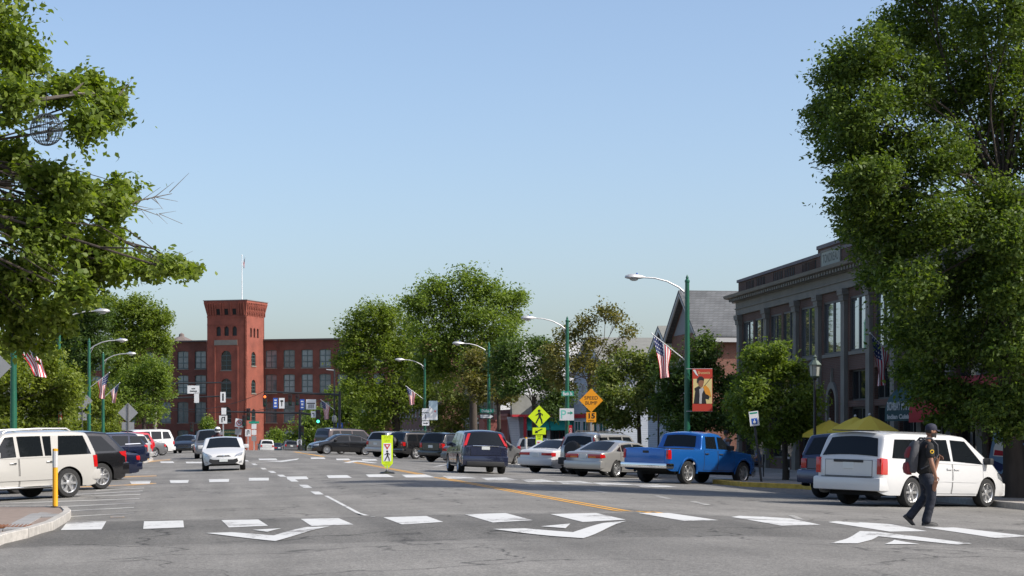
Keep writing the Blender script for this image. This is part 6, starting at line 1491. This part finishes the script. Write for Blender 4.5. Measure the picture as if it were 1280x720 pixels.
tree('locust_tree', 'thin half bare tree with olive brown leaves behind the orange speed sign', gbase(738, 112), lob(112, [(735, 405, 14, 14), (757, 392, 15, 10), (772, 400, 9, 7), (783, 415, 10, 8), (713, 418, 16, 13), (740, 432, 20, 12), (700, 440, 18, 14), (768, 440, 10, 8), (722, 455, 22, 14), (690, 462, 18, 14), (745, 462, 16, 12), (752, 478, 12, 10), (705, 480, 18, 12)], .8, 7, ry=1.0), 6500, .17, LF_brn, .2, .3, 47, per=8, hollow=.1, gap=.4, spread=.4, twigs=4, bark=mat('grey_bark', (.16, .135, .11), .95, noise=.3))
tree('locust_tree', 'dark patchy tree above the low white shop', gbase(668, 132), lob(132, [(640, 440, 26, 18), (672, 436, 24, 14), (688, 455, 20, 16), (650, 462, 26, 16), (675, 480, 28, 16), (640, 485, 20, 14), (700, 492, 18, 16), (625, 460, 16, 16), (690, 510, 18, 12)], .8, 8, ry=1.5), 12000, .2, LF_dk, .18, .3, 49, per=10, hollow=.2, gap=.4, spread=.42, twigs=3)
tree('locust_tree', 'olive leaved tree beside the far right lamp and the one way sign', gbase(625, 148), lob(148, [(600, 450, 20, 16), (620, 470, 20, 14), (605, 490, 20, 16), (632, 495, 14, 12), (590, 475, 14, 14)], .8, 9, ry=1.5), 7000, .22, LF_brn, .16, .3, 51, per=9, hollow=.2, gap=.4, spread=.45)
tree('elm_tree', 'tallest feathery tree in the middle distance behind the far lamps', gbase(592, 168), lob(168, [(580, 362, 34, 20), (545, 365, 26, 18), (612, 370, 28, 20), (522, 378, 16, 16), (635, 378, 16, 14), (650, 376, 9, 9), (560, 395, 44, 26), (606, 400, 38, 24), (585, 428, 44, 26), (545, 425, 36, 28), (625, 420, 24, 20), (640, 400, 12, 12), (560, 460, 32, 28), (600, 455, 30, 22), (535, 460, 24, 26)], 1.5, 10, ry=2.6), 34000, .23, LF_map, .35, .3, 53, per=12, hollow=.2, gap=.3, spread=.42, twigs=3)
tree('maple_tree', 'dense rounded maple left of the tallest feathery tree', gbase(497, 182), lob(182, [(470, 400, 34, 24), (445, 425, 28, 26), (495, 410, 32, 30), (435, 455, 18, 18), (470, 450, 40, 32), (510, 450, 26, 34), (455, 490, 32, 24), (500, 495, 34, 28), (480, 520, 34, 20), (525, 495, 18, 30)], 1.5, 11, ry=2.6), 34000, .24, LF_oak, .4, .3, 55, per=13, hollow=.3, gap=.12, spread=.38)
tree('maple_tree', 'light green small tree below the rounded maple near the black sedan', gbase(440, 215), lob(215, [(430, 500, 26, 20), (445, 520, 30, 22), (418, 525, 22, 20), (440, 545, 32, 14)], 1, 12, ry=2), 12000, .24, LF_map, .15, .3, 57, per=12, hollow=.2)
tree('maple_tree', 'bright bushy tree over the parked black SUVs beside the driving SUV', gbase(565, 180), lob(180, [(560, 495, 24, 18), (578, 515, 26, 18), (548, 520, 22, 18), (565, 540, 26, 12)], 1, 13, ry=1.8), 10000, .2, LF_lin, .14, .3, 59, per=12, hollow=.2)
for px, d, it, lb_, lm in [(382, 270, [(385, 535, 26, 16), (372, 550, 24, 12), (398, 552, 18, 12), (388, 520, 14, 10)], 'broad green bush in front of the right mill wing', LF_map), (345, 285, [(345, 547, 10, 8), (340, 556, 10, 6)], 'small green bush at the tower foot', LF_map), (259, 290, [(259, 532, 6, 11), (261, 548, 7, 8)], 'narrow climbing shrub at the left of the tower foot', LF_map), (300, 300, [(275, 550, 12, 5), (290, 552, 8, 4)], 'low shrub at the tower base behind the lane signs', LF_dk)]:
    tree('bush', lb_, gbase(px, d), lob(d, it, 1, px, ry=1.5), 5000, .3, lm, .1, .3, px, cat='bush', hollow=.1)
# park trees on the left
tree('maple_tree', 'yellow green maple behind the pearl SUV at the left edge', gbase(-30, 98), lob(98, [(10, 470, 36, 26), (60, 480, 34, 28), (35, 510, 44, 26), (78, 505, 20, 24), (-20, 500, 40, 40), (85, 480, 14, 20), (5, 440, 30, 20), (50, 450, 28, 20), (0, 535, 40, 16), (55, 532, 36, 14)], 1.5, 14, ry=1.8), 26000, .17, LF_yel, .2, .3, 61, per=12, hollow=.25, gap=.2)
tree('fir_tree', 'dark tree with deep shade between the maple and the grey diamond sign', gbase(92, 165), lob(165, [(95, 410, 24, 30), (110, 440, 30, 30), (90, 470, 28, 30), (105, 505, 30, 26), (75, 430, 22, 26), (120, 395, 22, 22), (95, 530, 26, 18)], 1.5, 15, ry=2), 28000, .24, LF_dk, .25, .3, 63, per=12, hollow=.3)
tree('elm_tree', 'feathery green tree rising beside the left mill wing', gbase(160, 235), lob(235, [(170, 388, 30, 18), (148, 400, 28, 22), (190, 405, 24, 20), (205, 400, 8, 10), (175, 425, 34, 22), (200, 430, 16, 16), (150, 435, 26, 26), (135, 380, 16, 14), (165, 460, 34, 26)], 1.5, 16, ry=2.4), 26000, .3, LF_oak, .3, .3, 65, per=12, hollow=.2, gap=.3)
tree('maple_tree', 'light green maple just left of the mill windows', gbase(180, 172), lob(172, [(195, 465, 22, 24), (175, 480, 26, 24), (200, 490, 18, 20), (160, 505, 30, 22), (185, 515, 26, 14)], 1.2, 17, ry=2), 15000, .2, LF_map, .2, .3, 67, per=12, hollow=.2)
tree('maple_tree', 'small yellow green tree behind the two grey diamond sign backs', gbase(125, 160), lob(160, [(120, 500, 20, 20), (135, 515, 20, 18), (112, 522, 20, 16), (128, 538, 24, 10)], 1, 18, ry=1.5), 10000, .17, LF_yel, .12, .3, 69, per=12, hollow=.2)
# woods closing the view behind the park: one mass
rng = np.random.default_rng(3); cen = []
for k in range(2600):
    x = rng.uniform(-120, -24); y = rng.uniform(120, 235); top_ = 4.2 + 1.5 * math.sin(x * .13) + 1.2 * math.sin(y * .21)
    cen.append((x, y, rng.uniform(-.5, top_)))
cen = np.array(cen); dv = rng.normal(0, 1, cen.shape); dv[:, 2] = abs(dv[:, 2]); dv /= np.linalg.norm(dv, axis=1)[:, None]
me = leaf_mesh('park_woods', cen, dv, rng.uniform(.8, 2.4, len(cen)), 13, .42, rng, LF_dk)
o = link('park_woods', me); o['kind'] = 'stuff'; tag(o, 'dense green woods filling the park behind the left trees', 'woods')
# ================================================================== PEOPLE
def skin(name, chains, material, parent, sub=2, root=0):
    "chains: list of lists of (id, pos, radius or (rx, ry)); equal ids join the chains into one continuous surface"
    ids = {}; vs_ = []; rad = []; ed = set()
    for ch in chains:
        prev = None
        for nid, p, r in ch:
            if nid not in ids:
                ids[nid] = len(vs_); vs_.append(p); rad.append(r if hasattr(r, '__len__') else (r, r))
            if prev is not None and prev != ids[nid]: ed.add((prev, ids[nid]))
            prev = ids[nid]
    me = bpy.data.meshes.new(name); me.from_pydata(vs_, list(ed), [])
    ob = bpy.data.objects.new(name, me); COL.objects.link(ob)
    sm = ob.modifiers.new('skin', 'SKIN'); sm.use_smooth_shade = True; sm.branch_smoothing = .6
    for i, sv in enumerate(me.skin_vertices[0].data): sv.radius = rad[i]; sv.use_root = (i == root)
    ss = ob.modifiers.new('sub', 'SUBSURF'); ss.levels = sub; ss.render_levels = sub
    bpy.context.view_layer.update()
    m2 = bpy.data.meshes.new_from_object(ob.evaluated_get(bpy.context.evaluated_depsgraph_get()))
    bpy.data.objects.remove(ob); m2.materials.clear(); m2.materials.append(material); m2.name = name
    m2.polygons.foreach_set('use_smooth', [True] * len(m2.polygons))
    return link(name, m2, parent)
def head_mesh(c, material, parent, yaw=0, name='head', beard=None, r=.105):
    "head looking along +x (turned by yaw), chin, nose, brow and ears shaped in"
    R_ = Matrix.Translation(c) @ Matrix.Rotation(yaw, 4, 'Z'); vs_ = []; n, m = 28, 20
    for j in range(m + 1):
        ph = PI * j / m; z = -math.cos(ph)
        for k in range(n):
            a_ = 2 * PI * k / n; x = math.sin(ph) * math.cos(a_); y = math.sin(ph) * math.sin(a_)
            X = x * .098 - .004; Y = y * .076; Z = z * .118
            if z < -.1: X *= 1 + .12 * z; Y *= 1 + .32 * (z + .1)
            fr = max(0, math.cos(a_)) ** 3 * math.sin(ph)
            if x > 0: X += .008 * fr * (1 if z < -.55 else 0) - .006 * math.exp(-((z - .08) / .12) ** 2) * (math.exp(-((abs(a_ if a_ < PI else a_ - 2 * PI) - .45) / .2) ** 2))
            nose = math.exp(-((z + .12) / .16) ** 2) * math.exp(-((a_ if a_ < PI else a_ - 2 * PI) / .16) ** 2); X += .026 * nose
            brow = math.exp(-((z - .22) / .09) ** 2) * max(0, math.cos(a_)) ** 2; X += .006 * brow
            lip = math.exp(-((z + .46) / .06) ** 2) * math.exp(-((a_ if a_ < PI else a_ - 2 * PI) / .3) ** 2); X += .006 * lip
            vs_.append(R_ @ Vector((X, Y, Z)))
    mb = MB(); mb.add(vs_, [(j * n + k, j * n + (k + 1) % n, (j + 1) * n + (k + 1) % n, (j + 1) * n + k) for j in range(m) for k in range(n)])
    for sg in (1, -1): mb.ball(R_ @ Vector((-.012, sg * .078, -.005)), .03, 8, (.7, .35, 1))
    o = mb.build(name, material, parent, 'all')
    return o, R_
SK = mat('skin_tan', (.26, .125, .075), .55, noise=.08, scale=12)
HAIR = mat('dark_hair', (.012, .009, .008), .7)
def hand(chains, pre, wrist_id, w, dr_, palm_n, side_, curl=.5, s=1.0):
    "palm and five fingers, curled; dr_ = towards the fingertips, palm_n = palm side, side_ = thumb side"
    w = Vector(w); dr_ = Vector(dr_).normalized(); palm_n = Vector(palm_n).normalized(); side_ = Vector(side_).normalized()
    chains.append([(wrist_id, w, (.026 * s, .02 * s)), (pre + 'p', w + dr_ * .05 * s, (.036 * s, .017 * s)), (pre + 'k', w + dr_ * .085 * s, (.036 * s, .015 * s))])
    for i, (o, ln) in enumerate([(.027, .075), (.009, .085), (-.009, .078), (-.027, .06)]):
        b0 = w + dr_ * .09 * s + side_ * o * s; p1 = b0 + (dr_ * .8 + palm_n * curl * .5).normalized() * ln * .4 * s; p2 = p1 + (dr_ * .6 + palm_n * curl).normalized() * ln * .32 * s; p3 = p2 + (dr_ * .3 + palm_n * curl * 1.4).normalized() * ln * .28 * s
        chains.append([(pre + 'k', None, None), (pre + 'f%da' % i, b0, .0095 * s), (pre + 'f%db' % i, p1, .009 * s), (pre + 'f%dc' % i, p2, .0085 * s), (pre + 'f%dd' % i, p3, .007 * s)])
    tb = w + dr_ * .03 * s + side_ * .03 * s
    chains.append([(pre + 'p', None, None), (pre + 't0', tb + side_ * .012 * s, .0125 * s), (pre + 't1', tb + (side_ * .6 + dr_).normalized() * .045 * s, .0105 * s), (pre + 't2', tb + (side_ * .35 + dr_ + palm_n * .4).normalized() * .075 * s, .0085 * s)])
def fix(chains):
    seen = {}
    for ch in chains:
        for i, (n_, p, r) in enumerate(ch):
            if p is not None and n_ not in seen: seen[n_] = (Vector(p), r)
    return [[(n_, seen[n_][0], seen[n_][1]) for n_, p, r in ch] for ch in chains]
# ---- the walking man: local +x is where he walks, -y faces the camera
g = G(1157, 657.3); dd = depth(g); sc = (130 / (F / dd)) / 1.83
t = thing('person', 'man in black shirt, jeans and navy cap with red grey backpack crossing the street', 'person', (g.x, g.y, gz(g.x, g.y)), -TH * 1.0 + .12)
t.scale = (sc, sc, sc)
hip = Vector((0.0, 0, .95)); chest = Vector((.0, 0, 1.36)); neck = Vector((.045, 0, 1.53)); hd = Vector((.10, 0, 1.665))
rk_, ra2 = Vector((.075, -.10, .50)), Vector((-.01, -.09, .085))            # right leg, the standing one
lk_, la2 = Vector((.04, .10, .52)), Vector((-.26, .10, .16))               # left leg trailing, heel up
rs_, re_, rw2 = Vector((.0, -.205, 1.42)), Vector((.01, -.27, 1.13)), Vector((.09, -.27, .89))
ls_, le_, lw_ = Vector((.0, .205, 1.42)), Vector((.02, .27, 1.14)), Vector((.24, .22, 1.19))
ch = [[('hip', hip, (.10, .10)), ('belly', hip.lerp(chest, .45), (.11, .10)), ('chest', chest, (.12, .10)), ('nb', neck - Vector((0, 0, .06)), (.07, .065)), ('neck', neck, .056), ('nt', hd - Vector((0, 0, .07)), .056)],
      [('hip', hip, .15), ('rh', hip + Vector((0, -.08, -.07)), .07), ('rk', rk_, .048), ('rcalf', rk_.lerp(ra2, .35), .048), ('ra', ra2, .04), ('rf', ra2 + Vector((.10, -.0, -.06)), .018)],
      [('hip', hip, .15), ('lh', hip + Vector((0, .08, -.07)), .07), ('lk', lk_, .048), ('lcalf', lk_.lerp(la2, .35), .048), ('la', la2, .04), ('lf', la2 + Vector((.06, .0, -.10)), .016)],
      [('chest', chest, .12), ('rs', rs_, .04), ('re', re_, .043), ('rfa', re_.lerp(rw2, .35), .043), ('rw', rw2, .027)],
      [('chest', chest, .12), ('ls', ls_, .04), ('le', le_, .043), ('lfa', le_.lerp(lw_, .35), .043), ('lw', lw_, .027)]]
hand(ch, 'r', 'rw', rw2, (.12, 0, -1), (0, 1, .0), (1, 0, 0), .5); hand(ch, 'l', 'lw', lw_, (.9, -.4, .15), (0, -.5, -1), (0, -.3, 1), .7)
skin('body', fix(ch), SK, t)
head_mesh(hd, SK, t, 0)
# clothes
JEAN = mat('dark_denim', (.011, .014, .024), .85, noise=.35, scale=12, bump=1.0, bscale=13); SHIRT = mat('black_cotton', (.012, .011, .011), .9, noise=.3, scale=9, bump=1.0, bscale=11)
skin('tshirt', [[('w', hip + Vector((0, 0, -.08)), (.19, .17)), ('b', hip.lerp(chest, .3), (.19, .175)), ('b2', hip.lerp(chest, .65), (.19, .17)), ('c', chest, (.20, .16)), ('n', neck + Vector((-.01, 0, -.045)), (.085, .075))],
                [('c', chest, .19), ('rs', rs_ + Vector((0, 0, .0)), .098), ('re', rs_.lerp(re_, .55), .078), ('rf', rs_.lerp(re_, .82), .076)],
                [('c', chest, .19), ('ls', ls_, .098), ('le', ls_.lerp(le_, .55), .08), ('lf', ls_.lerp(le_, .82), .076)]], SHIRT, t)
skin('jeans', [[('h', hip + Vector((0, 0, .04)), (.165, .15)), ('h2', hip + Vector((0, 0, -.06)), (.17, .15))],
               [('h2', hip, .16), ('rh', hip + Vector((.01, -.09, -.18)), .118), ('rm', hip.lerp(rk_, .6) + Vector((.02, -.06, 0)), .104), ('rk', rk_, .09), ('rc', rk_.lerp(ra2, .5), .082), ('ra', ra2 + Vector((-.01, 0, .03)), .085), ('rb', ra2 + Vector((-.01, 0, -.055)), .092)],
               [('h2', hip, .16), ('lh', hip + Vector((.01, .09, -.18)), .118), ('lm', hip.lerp(lk_, .6) + Vector((.02, .06, 0)), .104), ('lk', lk_, .09), ('lc', lk_.lerp(la2, .5), .08), ('la', la2 + Vector((.0, 0, .0)), .085), ('lb', la2 + Vector((-.02, 0, -.04)), .085)]], JEAN, t)
SHOE = mat('black_shoe', (.012, .012, .012), .6)
def shoe(a, pitch, rz=0):
    M_ = Matrix.Translation(a) @ Matrix.Rotation(rz, 4, 'Z') @ Matrix.Rotation(pitch, 4, 'Y'); mb = MB(); prof = [(-.085, .03, .05), (-.07, .042, .085), (-.0, .044, .09), (.08, .05, .065), (.15, .048, .05), (.19, .035, .035), (.205, .012, .018)]; n = 12; vs_ = []
    for x, wy, hz in prof:
        for k in range(n): a_ = 2 * PI * k / n; vs_.append(M_ @ Vector((x, wy * math.cos(a_), -.08 + (hz * math.sin(a_) if math.sin(a_) > 0 else .005 * math.sin(a_)) + .005)))
    mb.add(vs_, [(i * n + k, i * n + (k + 1) % n, (i + 1) * n + (k + 1) % n, (i + 1) * n + k) for i in range(len(prof) - 1) for k in range(n)] + [tuple(range(n))]); mb.build('shoe', SHOE, t, True)
shoe(ra2 + Vector((-.0, 0, -.0)), 0); shoe(la2 + Vector((.0, 0, -.0)), .75)
# cap, beard, hair
R_ = Matrix.Translation(hd); mb = MB()
mb.lathe([(.104, .02), (.106, .05), (.098, .09), (.07, .122), (.03, .136), (0, .138)], 20, R_ @ Matrix.Diagonal((1.0, .84, 1, 1)))
mb.grid(lambda u, v: R_ @ Vector((.085 + .085 * v * (1 - .5 * (2 * u - 1) ** 2), (.075 * (2 * u - 1)) * (1 - .15 * v), .032 - .018 * v - .02 * (2 * u - 1) ** 2)), 10, 5)
mb.build('cap', mat('navy_cap', (.012, .014, .03), .8), t, True)
mb = MB(); mb.grid(lambda u, v: R_ @ Vector(((.094 - .012 * abs(2 * u - 1) - .10 * abs(2 * u - 1) ** 2.2) * (1 - .12 * v) + .008, (.074 * math.sin((2 * u - 1) * PI / 2)) * (1 - .12 * v), -.035 - .085 * v * (1 - .35 * abs(2 * u - 1)))), 14, 6); mb.build('beard', HAIR, t, True)
mb = MB(); mb.lathe([(.07, -.055), (.092, -.02), (.1, .022), (.09, .03)], 18, R_ @ Matrix.Translation((-.012, 0, 0)) @ Matrix.Diagonal((.96, .82, 1, 1))); 
hr = MB(); [hr.add([mb.v[i] for i in f], [tuple(range(len(f)))]) for f in mb.f if sum((mb.v[i][0] - hd.x) for i in f) / len(f) < .005]
hr.build('hair', HAIR, t, True)
# sleeve patch
MB().lathe([(.036, -.002), (.036, .003)], 16, Matrix.Translation((.015, -.305, 1.31)) @ Matrix.Rotation(PI / 2, 4, 'X') @ Matrix.Rotation(0, 4, 'Y')).build('sleeve_emblem', mat('yellow_print', (.75, .45, .02), .6), t)
MB().lathe([(.02, -.004), (.02, .006)], 12, Matrix.Translation((.015, -.306, 1.31)) @ Matrix.Rotation(PI / 2, 4, 'X')).build('emblem_centre', SHIRT, t)
# backpack (held by him: a thing of its own)
tb = thing('backpack', 'grey and red backpack worn by the man crossing the street', 'backpack', t.location, t.rotation_euler.z); tb.scale = t.scale
GB = mat('grey_nylon', (.05, .05, .056), .8, noise=.3, scale=10, bump=.8, bscale=16); RB = mat('red_nylon', (.16, .014, .018), .75, noise=.3, scale=10, bump=.8, bscale=16)
def pack(name, prof, cy, wy, m_):
    mb = MB(); n = 14; vs_ = []
    for z, x0, x1, wv in prof:
        for k in range(n):
            a_ = 2 * PI * k / n; cxx, cs = (x0 + x1) / 2, (x1 - x0) / 2; q = lambda v: math.copysign(abs(v) ** .6, v)
            vs_.append((cxx + cs * q(math.cos(a_)), cy + wv * q(math.sin(a_)), z))
    mb.add(vs_, [(i * n + k, i * n + (k + 1) % n, (i + 1) * n + (k + 1) % n, (i + 1) * n + k) for i in range(len(prof) - 1) for k in range(n)] + [tuple(range(n)), tuple((len(prof) - 1) * n + k for k in range(n))]); return mb.build(name, m_, tb, True)
pack('main_bag', [(.93, -.30, -.20, .09), (.96, -.34, -.18, .14), (1.1, -.35, -.165, .155), (1.3, -.32, -.15, .15), (1.44, -.27, -.13, .13), (1.5, -.22, -.13, .08)], 0, .15, GB)
pack('front_pocket', [(.9, -.33, -.26, .06), (.94, -.385, -.28, .11), (1.02, -.40, -.30, .12), (1.1, -.385, -.3, .11), (1.13, -.35, -.3, .07)], 0, .12, RB)
pack('upper_pocket', [(1.2, -.37, -.28, .08), (1.26, -.375, -.26, .1), (1.36, -.34, -.24, .09), (1.4, -.3, -.24, .06)], 0, .1, RB)
for sg in (-1, 1):
    MB().tube([(-.16, sg * .1, 1.44), (-.06, sg * .125, 1.545), (.06, sg * .13, 1.535), (.165, sg * .14, 1.42), (.17, sg * .17, 1.25), (.06, sg * .2, 1.1), (-.14, sg * .16, 1.0)], [.02, .02, .02, .018, .016, .012, .012], 6).build('shoulder_strap', GB, tb, True)
# ---- motorcycle rider behind the white hatchback
g = G(272, 581); t = thing('motorcycle', 'dark motorcycle mostly hidden behind the white hatchback', 'motorcycle', (g.x, g.y, gz(g.x, g.y)), -PI / 2)
tm, rm, bk = wheel_meshes(.31, 'five', .14) if ('m', ) in WHEELS else (MB().lathe([(.2, -.06), (.29, -.06), (.31, -.02), (.31, .02), (.29, .06), (.2, .06)], 22, Matrix.Rotation(-PI / 2, 4, 'X')).mesh('wheel', M_tyre, True), MB().lathe([(.2, -.03), (.21, 0), (.2, .03), (.03, .03), (0, .03)], 14, Matrix.Rotation(-PI / 2, 4, 'X')).mesh('rim', M_rim, True), None)
for x in (.72, -.7):
    o = link('wheel', tm, t); o.location = (x, 0, .31); link('rim', rm, o)
MB().tube([(.72, .09, .31), (.52, .09, .75), (.42, .09, 1.0)], .025, 8).tube([(.72, -.09, .31), (.52, -.09, .75), (.42, -.09, 1.0)], .025, 8).build('fork', M_chrome, t, True)
MB().tube([(.38, -.35, 1.05), (.42, -.12, 1.02), (.42, .12, 1.02), (.38, .35, 1.05)], .016, 6).build('handlebar', M_chrome, t, True)
MB().rbox(-.1, .4, -.15, .15, .72, .95, .08).build('fuel_tank', MAROON, t, True); MB().rbox(-.75, -.05, -.14, .14, .7, .82, .05).build('seat', M_trim, t, True); MB().rbox(-.25, .3, -.2, .2, .28, .7, .06).build('engine', M_galv, t, True)
MB().ball((.56, 0, .9), .1, 10).build('headlight', M_head, t, True); MB().rbox(-.95, -.5, -.1, .1, .55, .7, .03).build('rear_fender', M_trim, t, True)
r = thing('person', 'motorcycle rider in white helmet showing above the white hatchback roof', 'person', t.location, -PI / 2)
JK = mat('dark_red_jacket', (.05, .012, .014), .7)
hip = Vector((-.3, 0, .92)); chest = Vector((-.18, 0, 1.32)); neck = Vector((-.12, 0, 1.5)); ch = [[('hip', hip, (.16, .13)), ('b', hip.lerp(chest, .5), (.165, .13)), ('c', chest, (.19, .14)), ('nb', neck, .08), ('nt', neck + Vector((.03, 0, .09)), .06)]]
for sg, n_ in ((1, 'l'), (-1, 'r')):
    sh_ = Vector((-.16, sg * .21, 1.40)); el = Vector((.1, sg * .33, 1.2)); wr_ = Vector((.34, sg * .34, 1.09)); kn = Vector((.2, sg * .22, .82)); an = Vector((-.05, sg * .24, .42))
    ch.append([('c', chest, .19), (n_ + 's', sh_, .085), (n_ + 'e', el, .058), (n_ + 'w', wr_, .035)]); ch.append([('hip', hip, .16), (n_ + 'h', hip + Vector((.05, sg * .1, -.03)), .105), (n_ + 'k', kn, .075), (n_ + 'a', an, .05), (n_ + 'f', an + Vector((.14, 0, -.06)), .042)])
    hand(ch, n_, n_ + 'w', wr_, (1, 0, -.1), (0, 0, -1), (0, -sg, 0), .9)
skin('body', fix(ch), JK, r); c = neck + Vector((.05, 0, .2)); M_ = Matrix.Translation(c)
head_mesh(c, SK, r); MB().lathe([(.11, -.13), (.14, -.08), (.148, 0), (.135, .07), (.09, .125), (.04, .145), (0, .148)], 20, M_).build('helmet', mat('white_helmet', (.75, .75, .75), .25, coat=.8), r, True)
MB().grid(lambda u, v: c + Vector((.152 * math.cos((u - .5) * 2.2), .152 * math.sin((u - .5) * 2.2), -.05 + .085 * v)), 14, 4).build('visor', M_glass, r, True)
r['label'] = 'motorcycle rider in white helmet showing above the white hatchback roof'
# ---- two people on the shaded pavement near the blue pickup
def bystander(px, d, label, top_m, seated, yaw):
    p = at(px, 560, d); z0 = gz(p.x, p.y) + KH; r = thing('person', label, 'person', (p.x, p.y, z0), yaw); dz = -.38 if seated else 0
    hip = Vector((0, 0, .93 + dz)); chest = Vector((.02, 0, 1.33 + dz)); neck = Vector((.03, 0, 1.5 + dz)); hd = neck + Vector((.03, 0, .14)); ch = [[('hip', hip, (.10, .10)), ('b', hip.lerp(chest, .5), (.10, .10)), ('c', chest, (.11, .1)), ('nb', neck, .06), ('nt', neck + Vector((.02, 0, .06)), .055)]]
    cl = [[('w', hip, (.175, .15)), ('b', hip.lerp(chest, .5), (.175, .15)), ('c', chest, (.19, .145)), ('n', neck - Vector((0, 0, .03)), .075)]]; tr = [[('h', hip + Vector((0, 0, .03)), (.165, .14)), ('h2', hip - Vector((0, 0, .05)), (.165, .14))]]
    for sg, n_ in ((1, 'l'), (-1, 'r')):
        kn = Vector((.43, sg * .12, .5)) if seated else Vector((.04, sg * .1, .5)); an = Vector((.40, sg * .12, .09)) if seated else Vector((0, sg * .11, .09)); s_ = Vector((0, sg * .2, 1.4 + dz)); e = Vector((.06, sg * .26, 1.12 + dz)); w_ = Vector((.26, sg * .16, 1.05 + dz))
        hh_ = hip + Vector((.02, sg * .09, -.05)); ch.append([('hip', hip, .15), (n_ + 'h', hh_, .09), (n_ + 'k', kn, .058), (n_ + 'a', an, .04), (n_ + 'f', an + Vector((.13, 0, -.045)), .035)]); ch.append([('c', chest, .17), (n_ + 's', s_, .06), (n_ + 'e', e, .042), (n_ + 'w', w_, .027)]); hand(ch, n_, n_ + 'w', w_, (1, -sg * .3, 0), (0, -sg, -.3), (0, 0, 1), .6)
        cl.append([('c', chest, .19), (n_ + 's', s_, .08), (n_ + 'e', s_.lerp(e, .75), .068)]); tr.append([('h2', hip, .16), (n_ + 'h', hh_.lerp(kn, .15), .105), (n_ + 'k', kn, .078), (n_ + 'a', an, .062)])
    skin('body', fix(ch), SK, r); skin('shirt', cl, top_m, r); skin('trousers', tr, JEAN, r); head_mesh(hd, SK, r); M_ = Matrix.Translation(hd)
    MB().lathe([(.105, -.01), (.108, .05), (.09, .1), (.05, .128), (0, .132)], 16, M_ @ Matrix.Translation((-.012, 0, 0)) @ Matrix.Diagonal((1, .84, 1, 1))).build('hair', HAIR, r, True)
    if seated:
        ct = thing('cafe_chair', 'dark chair under the seated person on the shaded pavement', 'chair', (p.x, p.y, z0), yaw); MB().rbox(-.2, .24, -.21, .21, .40, .435, .012).build('seat', M_black, ct); MB().rbox(-.23, -.2, -.2, .2, .55, .85, .01).build('backrest', M_black, ct)
        for a in (-.19, .21):
            for q in (-.18, .18): MB().tube([(a, q, 0), (a, q, .4 if a > 0 else .85)], .014, 6).build('leg', M_black, ct)
bystander(909, 80, 'person in grey blue shirt standing in shade behind the pickup hood', mat('grey_blue_cotton', (.16, .19, .24), .9), False, 2.4)
bystander(948, 76, 'seated person in blue shirt in the shade right of the blue pickup', mat('blue_cotton', (.06, .09, .2), .9), True, 2.9)
